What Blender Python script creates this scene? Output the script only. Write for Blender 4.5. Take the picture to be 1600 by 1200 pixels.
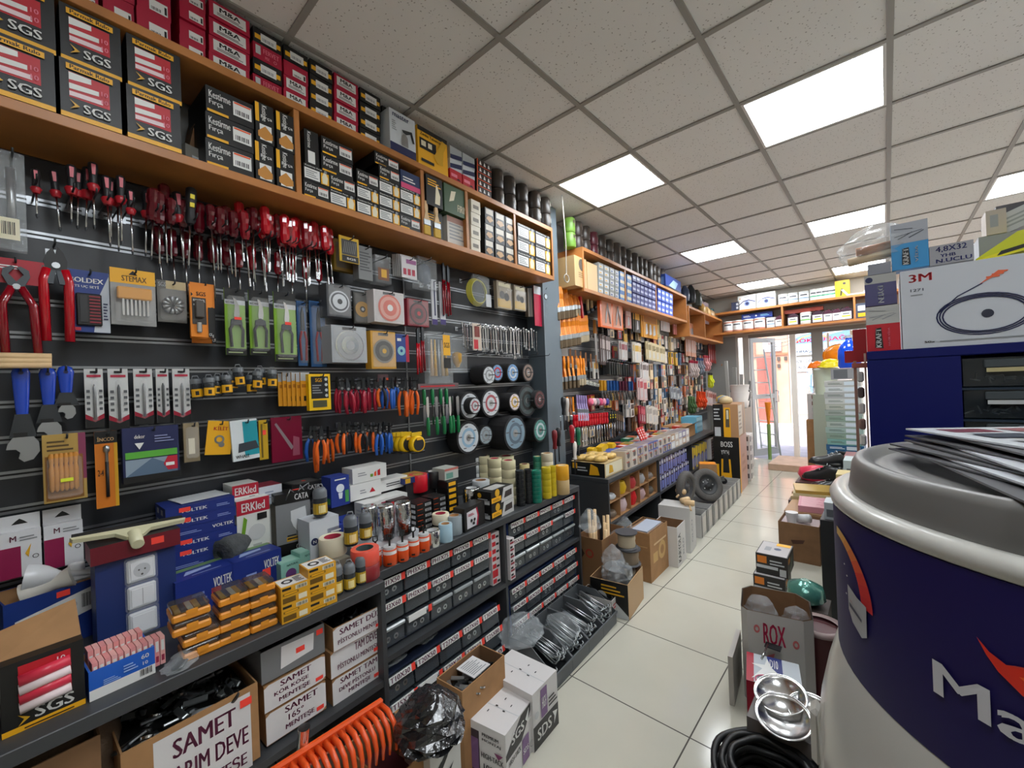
import bpy, math, random
from mathutils import Vector, Matrix
random.seed(7)
SC = bpy.context.scene
for _o in list(bpy.data.objects): bpy.data.objects.remove(_o)
COL = SC.collection
PI = math.pi
# ------------------------------------------------------------------ camera
FPX, YAW, PITCH, ROLL, HC = 650.12, .7334, .0017, -.0406, 1.488
_cy, _sy, _cp, _sp, _cr, _sr = math.cos(YAW), math.sin(YAW), math.cos(PITCH), math.sin(PITCH), math.cos(ROLL), math.sin(ROLL)
CF = Vector((-_sy*_cp, _cy*_cp, _sp)); _rt = Vector((_cy, _sy, 0)); _up = _rt.cross(CF)
CR = _cr*_rt + _sr*_up; CU = -_sr*_rt + _cr*_up
cam_d = bpy.data.cameras.new('camera'); cam = bpy.data.objects.new('camera', cam_d); COL.objects.link(cam)
cam.matrix_world = Matrix(((CR.x, CU.x, -CF.x, 0), (CR.y, CU.y, -CF.y, 0), (CR.z, CU.z, -CF.z, HC), (0, 0, 0, 1)))
cam_d.sensor_width = 36; cam_d.lens = 36*FPX/1600; cam_d.clip_start = .02
SC.camera = cam
# ------------------------------------------------------------------ light and exposure
SC.view_settings.view_transform = 'Standard'; SC.view_settings.look = 'None'
SC.view_settings.exposure = 0.62; SC.view_settings.gamma = 1; SC.view_settings.use_curve_mapping = False
wd = bpy.data.worlds.new('sky'); SC.world = wd; wd.use_nodes = True
bg = wd.node_tree.nodes['Background']
sky = wd.node_tree.nodes.new('ShaderNodeTexSky'); sky.sky_type = 'NISHITA'; sky.sun_disc = False
sky.sun_elevation = math.radians(58); sky.sun_rotation = math.radians(200); sky.air_density = 1; sky.dust_density = 2
wd.node_tree.links.new(sky.outputs[0], bg.inputs[0]); bg.inputs[1].default_value = .42
sun_d = bpy.data.lights.new('sun', 'SUN'); sun_d.energy = 3.6; sun_d.angle = .01; sun_d.color = (1, .95, .88)
sun = bpy.data.objects.new('sun', sun_d); COL.objects.link(sun)
sun.rotation_euler = Vector((.12, .62, -1.0)).to_track_quat('-Z', 'Y').to_euler()
PANEL_POWER = 13.0
CEIL = 2.923
# ------------------------------------------------------------------ measuring helpers: where a line of sight meets a real plane of the shop
AL = math.radians(3.5); OX = -1.97; SA, CA = math.sin(AL), math.cos(AL)
def ray(u, v): return CF + (u-800)/FPX*CR - (v-600)/FPX*CU
def zq(u, v, z):
    d = ray(u, v); k = (z-HC)/d.z; return k*d.x, k*d.y
def yq(u, v, y):
    d = ray(u, v); k = y/d.y; return k*d.x, HC+k*d.z
def xq(u, v, x):
    d = ray(u, v); k = x/d.x; return k*d.y, HC+k*d.z
def st(x, y): return (-(x-OX)*SA + y*CA, (x-OX)*CA + y*SA)
def wq(u, v, t):
    d = ray(u, v); k = (t+OX*CA)/(d.x*CA+d.y*SA); s, _ = st(k*d.x, k*d.y); return s, HC+k*d.z
def wz(u, v, z): return st(*zq(u, v, z))
def W(s, t, z): return Vector((OX-s*SA+t*CA, s*CA+t*SA, z))
def WM(s, t, z, rz=0, rx=0, ry=0, sc=1):      # item frame on the left wall: x along the wall, -y out of it
    return Matrix.Translation(W(s, t, z)) @ Matrix.Rotation(PI/2+AL+rz, 4, 'Z') @ Matrix.Rotation(ry, 4, 'Y') @ Matrix.Rotation(rx, 4, 'X') @ Matrix.Scale(sc, 4)
def GM(x, y, z, rz=0, rx=0, ry=0, sc=1):
    return Matrix.Translation((x, y, z)) @ Matrix.Rotation(rz, 4, 'Z') @ Matrix.Rotation(ry, 4, 'Y') @ Matrix.Rotation(rx, 4, 'X') @ Matrix.Scale(sc, 4)
# ------------------------------------------------------------------ materials
MATS = {}; CRUMPLED = ('crinkled_plastic_bag', 'black_film_bundle', 'thin_crumpled_bag')
def hexc(h):
    c = [int(h[i:i+2], 16)/255 for i in (0, 2, 4)]
    return tuple((x/12.92 if x <= .04045 else ((x+.055)/1.055)**2.4) for x in c)
def mat(name, col, rough=.5, metal=0, bump=0, bscale=200, var=0, vscale=8, trans=0, alpha=1, emit=0, coat=0, spec=.5, ior=1.45):
    if name in MATS: return MATS[name]
    m = bpy.data.materials.new(name); m.use_nodes = True; nt = m.node_tree; b = nt.nodes['Principled BSDF']
    c = (*hexc(col), 1) if isinstance(col, str) else (*col, 1)
    b.inputs['Base Color'].default_value = c; b.inputs['Roughness'].default_value = rough; b.inputs['Metallic'].default_value = metal
    b.inputs['Specular IOR Level'].default_value = spec
    if trans: b.inputs['Transmission Weight'].default_value = trans; b.inputs['IOR'].default_value = ior
    if alpha < 1: b.inputs['Alpha'].default_value = alpha
    if coat: b.inputs['Coat Weight'].default_value = coat; b.inputs['Coat Roughness'].default_value = .1
    if emit: b.inputs['Emission Color'].default_value = c; b.inputs['Emission Strength'].default_value = emit
    if var or bump:
        tc = nt.nodes.new('ShaderNodeTexCoord')
    if var:
        n = nt.nodes.new('ShaderNodeTexNoise'); n.inputs['Scale'].default_value = vscale; n.inputs['Detail'].default_value = 5
        nt.links.new(tc.outputs['Object'], n.inputs['Vector'])
        h = nt.nodes.new('ShaderNodeHueSaturation'); h.inputs['Color'].default_value = c
        mr = nt.nodes.new('ShaderNodeMapRange'); mr.inputs['From Min'].default_value = .3; mr.inputs['From Max'].default_value = .7
        mr.inputs['To Min'].default_value = 1-var; mr.inputs['To Max'].default_value = 1+var
        nt.links.new(n.outputs['Fac'], mr.inputs['Value']); nt.links.new(mr.outputs[0], h.inputs['Value'])
        nt.links.new(h.outputs[0], b.inputs['Base Color'])
    if bump:
        n2 = nt.nodes.new('ShaderNodeTexNoise'); n2.inputs['Scale'].default_value = bscale; n2.inputs['Detail'].default_value = 3
        nt.links.new(tc.outputs['Object'], n2.inputs['Vector'])
        bp = nt.nodes.new('ShaderNodeBump'); bp.inputs['Strength'].default_value = bump; bp.inputs['Distance'].default_value = .01
        nt.links.new(n2.outputs['Fac'], bp.inputs['Height']); nt.links.new(bp.outputs[0], b.inputs['Normal'])
    MATS[name] = m; return m
def K(h, rough=.45, **k): return mat('print_'+h+('' if rough == .45 else '_%d' % int(rough*100)), h, rough, **k)   # printed board / plastic of one colour
BLACK = K('141414'); DARK = K('1d1e20'); WHITE = K('e9e9e6'); YEL = K('f2b21c'); YEL2 = K('f5c400'); RED = K('c01828'); CRIM = K('b01238'); BLUE = K('1a2f7a')
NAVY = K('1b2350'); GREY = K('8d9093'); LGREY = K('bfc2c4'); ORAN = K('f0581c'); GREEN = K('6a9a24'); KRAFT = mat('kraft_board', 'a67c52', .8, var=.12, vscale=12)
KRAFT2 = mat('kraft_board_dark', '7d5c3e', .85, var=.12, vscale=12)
CHROME = mat('chrome_steel', 'd8dadc', .16, 1); STEEL = mat('brushed_steel', 'a9acae', .34, 1); DSTEEL = mat('dark_steel', '4a4d50', .4, .9)
ZINC = mat('zinc_plated_steel', 'b9bfc2', .3, .9)
STICK = mat('price_sticker_red', 'ff4a3c', .5); CREAM = K('e8e0c4'); PINK = K('e77f93')
CLEAR = mat('clear_plastic_film', 'f2f6f8', .12, alpha=.14, spec=.9); CLEAR2 = mat('clear_blister', 'ffffff', .08, alpha=.10, spec=1.0)
BAG = mat('crinkled_plastic_bag', 'e6eef2', .15, alpha=.17, bump=1.0, bscale=40, spec=1.0)
WOOD = mat('varnished_shelf_wood', 'b5763d', .42, var=.18, vscale=6)
GREYLAM = mat('charcoal_laminate', '3b3d40', .45, var=.05, vscale=4)
SLAT = mat('dark_slatwall_board', '2b2e33', .38, var=.06, vscale=3)
ALU = mat('aluminium_rail', '9a9ea2', .3, .85)
DOWEL = mat('pale_dowel_wood', 'd9b98c', .6, var=.1, vscale=20)
RUBBER = mat('black_rubber', '1c1c1d', .7)
INK = K('5a1a3c')
# ------------------------------------------------------------------ text outlines (cached)
_TX = {}
def textmesh(s):
    if s in _TX: return _TX[s]
    cu = bpy.data.curves.new('t', 'FONT'); cu.body = s; cu.size = 1; cu.resolution_u = 2; cu.fill_mode = 'FRONT'
    o = bpy.data.objects.new('t', cu); me = o.to_mesh()
    vs = [(v.co.x, v.co.y) for v in me.vertices]; fs = [tuple(p.vertices) for p in me.polygons]
    o.to_mesh_clear(); bpy.data.objects.remove(o); bpy.data.curves.remove(cu)
    if vs:
        x0 = min(v[0] for v in vs); x1 = max(v[0] for v in vs); y0 = min(v[1] for v in vs); y1 = max(v[1] for v in vs)
        vs = [((v[0]-x0)/(x1-x0 or 1), (v[1]-y0)/(y1-y0 or 1)) for v in vs]
        # make sure faces look along +z
        def area(f):
            return sum(vs[f[i]][0]*vs[f[(i+1) % len(f)]][1]-vs[f[(i+1) % len(f)]][0]*vs[f[i]][1] for i in range(len(f)))
        fs = [f if area(f) > 0 else tuple(reversed(f)) for f in fs]
        n = len(vs); k = .012*4/max(2, len(s)); vs = [(x-k, y) for x, y in vs]+[(x+k, y) for x, y in vs]; fs = fs+[tuple(i+n for i in f) for f in fs]      # bolder strokes
    _TX[s] = (vs, fs); return _TX[s]
# ------------------------------------------------------------------ mesh builder
class MB:
    def __init__(s): s.v = []; s.f = []; s.m = []; s.sm = []; s.ml = []; s.T = None
    def mi(s, m):
        if m not in s.ml: s.ml.append(m)
        return s.ml.index(m)
    def add(s, vs, fs, m, smooth=False):
        b = len(s.v); k = s.mi(m)
        s.v += [tuple(s.T @ Vector(p)) for p in vs] if s.T else [tuple(p) for p in vs]
        s.f += [tuple(b+i for i in f) for f in fs]; s.m += [k]*len(fs); s.sm += [smooth]*len(fs); return s
    def box(s, x0, y0, z0, x1, y1, z1, m, bev=0, skip=''):
        if bev <= 0:
            vs = [(x, y, z) for z in (z0, z1) for y in (y0, y1) for x in (x0, x1)]
            F = {'D': (0, 2, 3, 1), 'T': (4, 5, 7, 6), 'F': (0, 1, 5, 4), 'B': (2, 6, 7, 3), 'L': (0, 4, 6, 2), 'R': (1, 3, 7, 5)}
            return s.add(vs, [F[k] for k in F if k not in skip], m)
        bm = min(bev, (x1-x0)/2.01, (y1-y0)/2.01, (z1-z0)/2.01); vs = []; idx = {}
        for ix, (X, sx) in enumerate(((x0, 1), (x1, -1))):
            for iy, (Y, sy) in enumerate(((y0, 1), (y1, -1))):
                for iz, (Z, sz) in enumerate(((z0, 1), (z1, -1))):
                    for a in range(3):
                        p = [X+sx*bm, Y+sy*bm, Z+sz*bm]; p[a] = (X, Y, Z)[a]
                        idx[(ix, iy, iz, a)] = len(vs); vs.append(tuple(p))
        g = lambda *k: idx[k]; fs = []
        def q(l, out):
            a, b, c = [Vector(vs[i]) for i in l[:3]]; n = (b-a).cross(c-a)
            return tuple(l) if n.dot(Vector(out)) > 0 else tuple(reversed(l))
        for a in range(3):
            o = [i for i in range(3) if i != a]
            for e in (0, 1):
                l = []
                for (p, r) in ((0, 0), (1, 0), (1, 1), (0, 1)):
                    c = [0, 0, 0]; c[a] = e; c[o[0]] = p; c[o[1]] = r; l.append(g(*c, a))
                out = [0, 0, 0]; out[a] = 1 if e else -1; fs.append(q(l, out))
            for p in (0, 1):
                for r in (0, 1):
                    c0 = [0, 0, 0]; c1 = [0, 0, 0]; c0[a] = 0; c1[a] = 1
                    for c in (c0, c1): c[o[0]] = p; c[o[1]] = r
                    out = [0, 0, 0]; out[o[0]] = 1 if p else -1; out[o[1]] = 1 if r else -1
                    fs.append(q([g(*c0, o[0]), g(*c1, o[0]), g(*c1, o[1]), g(*c0, o[1])], out))
        for c in [(a, b, d) for a in (0, 1) for b in (0, 1) for d in (0, 1)]:
            fs.append(q([g(*c, 0), g(*c, 1), g(*c, 2)], [1 if k else -1 for k in c]))
        return s.add(vs, fs, m)
    def quad(s, pts, m): return s.add(pts, [tuple(range(len(pts)))], m)
    def prism(s, poly, y0, y1, m, smooth=False):     # polygon in x,z (counter-clockwise seen from -y), front at y0
        n = len(poly); vs = [(p[0], y0, p[1]) for p in poly]+[(p[0], y1, p[1]) for p in poly]
        fs = [tuple(range(n)), tuple(range(2*n-1, n-1, -1))]+[(i, i+n, (i+1) % n+n, (i+1) % n) for i in range(n)]
        return s.add(vs, fs, m, smooth)
    def lathe(s, prof, m, n=16, c=(0, 0, 0), ax='z', smooth=True, cap=True, sx=1, sy=1):
        vs = []; fs = []; crumple = m.name in CRUMPLED; amp = 0
        if crumple:
            n = 22; smooth = False; amp = .13; q = []
            for (a, b_) in zip(prof, prof[1:]):
                for k in range(4): q.append((a[0]+(b_[0]-a[0])*k/4, a[1]+(b_[1]-a[1])*k/4))
            prof = q+[prof[-1]]
        for (r, h) in prof:
            for k in range(n):
                a = 2*PI*k/n
                if crumple: j = 1+random.uniform(-amp, amp); h2 = h
                else: j = 1
                x, y = r*math.cos(a)*sx*j, r*math.sin(a)*sy*j
                p = {'z': (x, y, h), 'x': (h, x, y), 'y': (y, h, x)}[ax]
                vs.append((c[0]+p[0], c[1]+p[1], c[2]+p[2]))
        for i in range(len(prof)-1):
            for k in range(n):
                k2 = (k+1) % n; fs.append((i*n+k, i*n+k2, (i+1)*n+k2, (i+1)*n+k))
        s.add(vs, fs, m, smooth)
        if cap:
            b = len(prof)-1
            cs = []
            if prof[0][0] > 1e-5: cs.append(tuple(range(n-1, -1, -1)))
            if prof[-1][0] > 1e-5: cs.append(tuple(b*n+k for k in range(n)))
            s.add(vs, cs, m, False)
        return s
    def tube(s, pts, r, m, n=6, cap=True, closed=False):
        P = [Vector(p) for p in pts]; N = len(P); R = r if isinstance(r, (list, tuple)) else [r]*N
        vs = []; up = None
        for i, p in enumerate(P):
            a = P[i-1] if (i or closed) else P[0]; b = P[(i+1) % N] if (i < N-1 or closed) else P[-1]
            t = (b-a).normalized()
            if up is None: up = Vector((0, 0, 1)) if abs(t.z) < .9 else Vector((1, 0, 0))
            up = (up-t*up.dot(t)).normalized(); w = t.cross(up)
            for k in range(n):
                q = 2*PI*k/n; vs.append(tuple(p+R[i]*(math.cos(q)*up+math.sin(q)*w)))
        fs = []
        for i in range(N-1 if not closed else N):
            j = (i+1) % N
            for k in range(n):
                k2 = (k+1) % n; fs.append((i*n+k, i*n+k2, j*n+k2, j*n+k))
        if cap and not closed: fs += [tuple(range(n-1, -1, -1)), tuple((N-1)*n+k for k in range(n))]
        return s.add(vs, fs, m, True)
    def disc(s, c, r, m, n=16, nrm='y', r0=0):      # flat ring facing -y (or +z, -x)
        def P(rr, k):
            a = 2*PI*k/n; x, y = rr*math.cos(a), rr*math.sin(a)
            return {'y': (c[0]+x, c[1], c[2]+y), 'z': (c[0]+x, c[1]+y, c[2]), 'x': (c[0], c[1]-x, c[2]+y)}[nrm]
        if r0 <= 0: return s.add([P(r, k) for k in range(n)], [tuple(range(n))], m)
        return s.add([P(r, k) for k in range(n)]+[P(r0, k) for k in range(n)], [(k, (k+1) % n, (k+1) % n+n, k+n) for k in range(n)], m)
    # printed design on a rectangular face: o origin, r right, u up (Vectors), w,h size
    def art(s, o, r, u, w, h, des, e=.0006):
        o = Vector(o); r = Vector(r); u = Vector(u); n = r.cross(u); lay = 1
        def P(x, y, l): return tuple(o+r*(x*w)+u*(y*h)+n*(e*l))
        for d in des:
            k = d[0]
            if k == 'r': _, x0, y0, x1, y1, m = d; s.add([P(x0, y0, lay), P(x1, y0, lay), P(x1, y1, lay), P(x0, y1, lay)], [(0, 1, 2, 3)], m)
            elif k == 'p': s.add([P(x, y, lay) for x, y in d[1]], [tuple(range(len(d[1])))], d[2])
            elif k in 'co':    # c: x, y, r(in units of w), mat ; o ring: x, y, r, r0, mat
                _, x, y, R = d[:4]; nn = 14; q = w/h
                pts = [P(x+R*math.cos(2*PI*i/nn), y+R*q*math.sin(2*PI*i/nn), lay) for i in range(nn)]
                if k == 'c': s.add(pts, [tuple(range(nn))], d[4])
                else:
                    r0 = d[4]; p2 = [P(x+r0*math.cos(2*PI*i/nn), y+r0*q*math.sin(2*PI*i/nn), lay) for i in range(nn)]
                    s.add(pts+p2, [(i, (i+1) % nn, (i+1) % nn+nn, i+nn) for i in range(nn)], d[5])
            elif k == 't':     # text fitted in the rectangle
                _, tx, x0, y0, x1, y1, m = d; vs, fs = textmesh(tx)
                if d and vs: s.add([P(x0+(x1-x0)*a, y0+(y1-y0)*b, lay) for a, b in vs], fs, m)
            elif k == 'v':     # text reading upward/downward: rotated +-90
                _, tx, x0, y0, x1, y1, m, sg = d; vs, fs = textmesh(tx)
                s.add([P(x0+(x1-x0)*((1-b) if sg > 0 else b), y0+(y1-y0)*(a if sg > 0 else 1-a), lay) for a, b in vs], fs, m)
            elif k == 'l':     # rows of small print
                _, x0, y0, x1, y1, nr, m = d
                for i in range(nr):
                    yy = y0+(y1-y0)*(i+.25)/nr; hh = (y1-y0)*.45/nr; xx = x1-(x1-x0)*(((i*37) % 5)/12)
                    s.add([P(x0, yy, lay), P(xx, yy, lay), P(xx, yy+hh, lay), P(x0, yy+hh, lay)], [(0, 1, 2, 3)], m)
            elif k == 'b':     # barcode
                _, x0, y0, x1, y1, m = d; nb = 9
                for i in range(nb):
                    a = x0+(x1-x0)*i/nb; b2 = a+(x1-x0)/nb*(.35+.35*((i*7) % 3)/2)
                    s.add([P(a, y0, lay), P(b2, y0, lay), P(b2, y1, lay), P(a, y1, lay)], [(0, 1, 2, 3)], m)
            lay += 1
        return s
    def face(s, which, x0, y0, z0, x1, y1, z1, des):
        o, r, u, w, h = {'F': ((x0, y0, z0), (1, 0, 0), (0, 0, 1), x1-x0, z1-z0), 'L': ((x0, y1, z0), (0, -1, 0), (0, 0, 1), y1-y0, z1-z0),
                         'R': ((x1, y0, z0), (0, 1, 0), (0, 0, 1), y1-y0, z1-z0), 'T': ((x0, y0, z1), (1, 0, 0), (0, 1, 0), x1-x0, y1-y0),
                         'D': ((x0, y1, z0), (1, 0, 0), (0, -1, 0), x1-x0, y1-y0)}[which]
        return s.art(o, r, u, w, h, des)
    def mesh(s, name='m'):
        me = bpy.data.meshes.new(name); me.from_pydata(s.v, [], s.f)
        for m in s.ml: me.materials.append(m)
        me.polygons.foreach_set('material_index', s.m); me.polygons.foreach_set('use_smooth', s.sm); me.update(); return me
# ------------------------------------------------------------------ objects
def _tag(o, label=None, cat=None, group=None, kind=None):
    if label:
        for a, b_ in ((' on top of the shelf', ' on the wall shelf'), (' hanging in the row,', ' in the row,'), (' in the tall stack left of the bulb boxes', ' in the tall bench stack'), ('tiny silver and white box in the block on the second shelf', 'tiny silver box on the second shelf'), (' of those left of the divider', ''), ('roll of black cutting discs on a peg', 'roll of black cutting discs'), (' at the right end of the bench, column', ' at the bench end,'), (' at the front edge of the far bench', ' on the far bench edge'), ('near the right end of the first shelf', 'on the first shelf'), (' beside the cutting discs', ''), (' in the glove bundle by the door end', ' in the glove bundle'), (' with white label and yellow brush', ' with yellow brush'), (' with barcode label', ''), (' in its row', ''), (' over the entrance', ' over the door'), ('black and yellow box', 'black box'), ('black and yellow', 'black')):
            if len(label.split()) > 16: label = label.replace(a, b_)
        for a in (' of three', ' of two', ' of nine', ' of five', 'square '):
            if len(label.split()) > 16: label = label.replace(a, '')
    if label: o['label'] = label
    if cat: o['category'] = cat
    if group: o['group'] = group
    if kind: o['kind'] = kind
def top(name, me, M, label, cat, group=None, kind=None):
    if isinstance(me, MB): me = me.mesh(name)
    o = bpy.data.objects.new(name, me); COL.objects.link(o); o.matrix_world = M; _tag(o, label, cat, group, kind); return o
def struct(name, mb, M=None):
    o = bpy.data.objects.new(name, mb.mesh(name)); COL.objects.link(o); o['kind'] = 'structure'
    if M: o.matrix_world = M
    return o
def part(name, me, parent, label=None, kind=None, M=None):
    if isinstance(me, MB): me = me.mesh(name)
    o = bpy.data.objects.new(name, me); COL.objects.link(o); o.parent = parent; _tag(o, label, None, None, kind)
    if M: o.matrix_local = M
    return o
def build(name, cat, P, M, label, group=None):
    """P: list of (part name, mesh or MB, index of parent part or -1 for the thing); a first entry named None is the thing's own mesh"""
    root = None; L = []
    if P[0][0] is None: root = top(name, P[0][1], M, label, cat, group); L.append(root)
    else: root = top(name, None, M, label, cat, group)
    for i, p in enumerate(P):
        if p[0] is None: continue
        if isinstance(p[1], MB): P[i] = p = (p[0], p[1].mesh(p[0]))+tuple(p[2:])
        par = root if (len(p) < 3 or p[2] is None or p[2] < 0) else L[p[2]]
        L.append(part(p[0], p[1], par, p[3] if len(p) > 3 else None))
    if P[0][0] is None: pass
    return root
def fix(P):       # turn builders into shared meshes once
    return [((p[0], p[1].mesh(p[0] or 'body') if isinstance(p[1], MB) else p[1])+tuple(p[2:])) for p in P]
ORD = ['first', 'second', 'third', 'fourth', 'fifth', 'sixth', 'seventh', 'eighth', 'ninth', 'tenth', 'eleventh', 'twelfth', 'thirteenth', 'fourteenth', 'fifteenth',
       'sixteenth', 'seventeenth', 'eighteenth', 'nineteenth', 'twentieth']
def nth(i):
    if i < 20: return ORD[i]
    tens = {2: 'twenty', 3: 'thirty', 4: 'forty', 5: 'fifty', 6: 'sixty'}[(i+1)//10]
    r = (i+1) % 10; return (tens[:-1]+'ieth') if r == 0 else tens+'-'+ORD[r-1]
def pl(i, n, what='left'):     # which of n, counted from the left
    if n == 1: return 'only'
    if i == 0: return 'leftmost'
    if i == n-1: return 'rightmost'
    return nth(i)+' from left'
def tier(i, n):                # which of n, counted from the bottom
    if n == 1: return 'single'
    if i == 0: return 'lowest'
    if i == n-1: return 'topmost'
    return nth(i)+' from bottom'
# ================================================================== the room
X1, Y0, YF = 1.75, -2.2, 8.33
FLOORM = mat('glazed_floor_tile', 'c6c3b4', .16, var=.05, vscale=2)
b = MB(); fx, fy, ts = -1.0703*1.1508, 1.5044*1.1508, .504*1.1508
b.box(-3.0, Y0, -.06, X1, 8.42, 0, FLOORM)
struct('floor', b)
GROUT = mat('dark_grout', '6a655d', .8)
# grout is in the floor material itself: lines from a procedural grid
nt = FLOORM.node_tree; tc = nt.nodes.new('ShaderNodeTexCoord'); sx = nt.nodes.new('ShaderNodeSeparateXYZ'); nt.links.new(tc.outputs['Object'], sx.inputs[0])
def M_(op, a, b2=None):
    n = nt.nodes.new('ShaderNodeMath'); n.operation = op
    for i, q in enumerate((a, b2)):
        if q is None: continue
        if isinstance(q, (int, float)): n.inputs[i].default_value = q
        else: nt.links.new(q, n.inputs[i])
    return n.outputs[0]
def gl(c, off, wd_):
    f_ = M_('FRACT', M_('DIVIDE', M_('SUBTRACT', c, off-wd_/2-50*ts), ts)); return M_('LESS_THAN', f_, wd_/ts)
gx = gl(sx.outputs[0], fx, .006); gy = gl(sx.outputs[1], fy, .006); g_ = M_('MAXIMUM', gx, gy)
bs = nt.nodes['Principled BSDF']; src = bs.inputs['Base Color'].links[0].from_socket
mx = nt.nodes.new('ShaderNodeMix'); mx.data_type = 'RGBA'; nt.links.new(g_, mx.inputs['Factor']); nt.links.new(src, mx.inputs['A']); mx.inputs['B'].default_value = (*hexc('4e4a44'), 1)
nt.links.new(mx.outputs['Result'], bs.inputs['Base Color'])
rm = nt.nodes.new('ShaderNodeMapRange'); rm.inputs['To Min'].default_value = .13; rm.inputs['To Max'].default_value = .8; nt.links.new(g_, rm.inputs['Value']); nt.links.new(rm.outputs[0], bs.inputs['Roughness'])
# ceiling: mineral tiles on a T-bar grid
CX, CYY, CT = -1.7441+.0, 1.2807, .6
tile = mat('mineral_fibre_tile', 'c9beb1', .85)
nt = tile.node_tree; bs = nt.nodes['Principled BSDF']; tc = nt.nodes.new('ShaderNodeTexCoord')
mp = nt.nodes.new('ShaderNodeMapping'); mp.inputs['Scale'].default_value = (1, 1, 1); nt.links.new(tc.outputs['Object'], mp.inputs[0])
nn = nt.nodes.new('ShaderNodeTexNoise'); nn.inputs['Scale'].default_value = 12; nt.links.new(mp.outputs[0], nn.inputs['Vector'])
vo = nt.nodes.new('ShaderNodeTexVoronoi'); vo.inputs['Scale'].default_value = 58; vo.inputs['Randomness'].default_value = 1
ad = nt.nodes.new('ShaderNodeVectorMath'); ad.operation = 'MULTIPLY_ADD'; nt.links.new(nn.outputs['Color'], ad.inputs[0]); ad.inputs[1].default_value = (.06, .06, .06); nt.links.new(mp.outputs[0], ad.inputs[2])
nt.links.new(ad.outputs[0], vo.inputs['Vector'])
cr = nt.nodes.new('ShaderNodeValToRGB'); cr.color_ramp.elements[0].position = .13; cr.color_ramp.elements[1].position = .19
cr.color_ramp.elements[0].color = (*hexc('b0aaa2'), 1); cr.color_ramp.elements[1].color = (*hexc('f2efea'), 1)
nt.links.new(vo.outputs['Distance'], cr.inputs[0]); nt.links.new(cr.outputs[0], bs.inputs['Base Color'])
PAN = {(0, 2), (2, 2), (4, 2), (0, 6), (2, 6), (4, 6), (0, 10), (2, 10), (4, 10), (2, -2), (4, -2)}
b = MB(); wl = -2.75
b.box(wl, Y0, CEIL+.02, X1, YF+.1, CEIL+.05, tile)
for i in range(-2, 6):
    for j in range(-6, 12):
        if (i, j) in PAN: continue
        xa, xb = max(wl, CX+CT*i), min(X1, CX+CT*(i+1)); ya, yb = max(Y0, CYY+CT*j), min(YF+.1, CYY+CT*(j+1))
        if xb-xa > .03 and yb-ya > .03: b.box(xa+.004, ya+.004, CEIL+.004, xb-.004, yb-.004, CEIL+.02, tile)
struct('ceiling', b)
TB = mat('white_t_bar', '9c9890', .5)
b = MB()
for i in range(-1, 6):
    x = CX+CT*i
    b.box(x-.012, Y0, CEIL-.004, x+.012, YF+.1, CEIL+.004, TB)
for j in range(-5, 12):
    y = CYY+CT*j; b.box(wl, y-.012, CEIL-.0035, X1, y+.012, CEIL+.0035, TB)
struct('trim_1', b)
lit = mat('lit_led_diffuser', 'f4faff', .5, emit=PANEL_POWER)
fr = mat('white_panel_frame', 'dcd8d2', .4)
pf = MB()
pf.box(-.29, -.29, -.004, .29, -.275, .008, fr); pf.box(-.29, .275, -.004, .29, .29, .008, fr); pf.box(-.29, -.275, -.004, -.275, .275, .008, fr); pf.box(.275, -.275, -.004, .29, .275, .008, fr)
pd = MB().box(-.275, -.275, -.001, .275, .275, .008, lit)
PP = fix([('frame', pf), ('diffuser', pd)])
cn = {0: 'left-hand row', 2: 'middle row', 4: 'right-hand row'}
rn = {-2: 'behind the camera', 2: 'nearest in view', 6: 'second along', 10: 'last before the shop front'}
for (i, j) in sorted(PAN):
    build('ceiling_light', 'ceiling light', PP, GM(CX+CT*(i+.5), CYY+CT*(j+.5), CEIL), 'square lit white ceiling panel light in the %s, %s' % (cn[i], rn[j]), 'panel lights in the ceiling grid')
# walls
WALLM = mat('grey_wall_paint', '8f8f8c', .8, var=.05, vscale=3)
WPALE = mat('pale_wall_paint', 'c9c4ba', .85, var=.04, vscale=3)
b = MB(); pa, pb = W(-2.4, -.02, 0), W(8.7, -.02, 0); pc, pd_ = W(8.7, -.17, 0), W(-2.4, -.17, 0)
b.add([(p.x, p.y, z) for z in (0, 3.0) for p in (pa, pb, pc, pd_)], [(0, 4, 5, 1), (1, 5, 6, 2), (2, 6, 7, 3), (3, 7, 4, 0), (4, 7, 6, 5), (0, 1, 2, 3)], WALLM)
struct('wall_left', b)
struct('wall_right', MB().box(X1, Y0, 0, X1+.15, 8.5, 3.0, WPALE))
struct('wall_back', MB().box(-2.3, Y0-.15, 0, X1+.15, Y0, 3.0, WPALE))
# pier between the two wall displays
b = MB(); b.box(-.12, -.02, 0, .12, .16, 2.92, mat('blue_grey_pier_paint', '66727b', .5, var=.05, vscale=4))
struct('wall_pier', b, WM(2.70, 0.14, 0))
# ================================================================== shop front, street and the building across
ALF = mat('aluminium_shop_frame', 'b9b6b0', .45, .3); ALG = mat('grey_shop_frame', '8e8b86', .5, .2)
GLASS = mat('window_glass', 'ffffff', .02, alpha=.12, spec=.6)
b = MB()
b.box(-2.75, YF, 2.2, X1, YF+.12, 3.0, WPALE)
struct('wall_front', b)
b = MB(); b.box(-2.75, YF, 0, -2.02, YF+.12, 2.2, WALLM); struct('wall_front_left', b)
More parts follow.
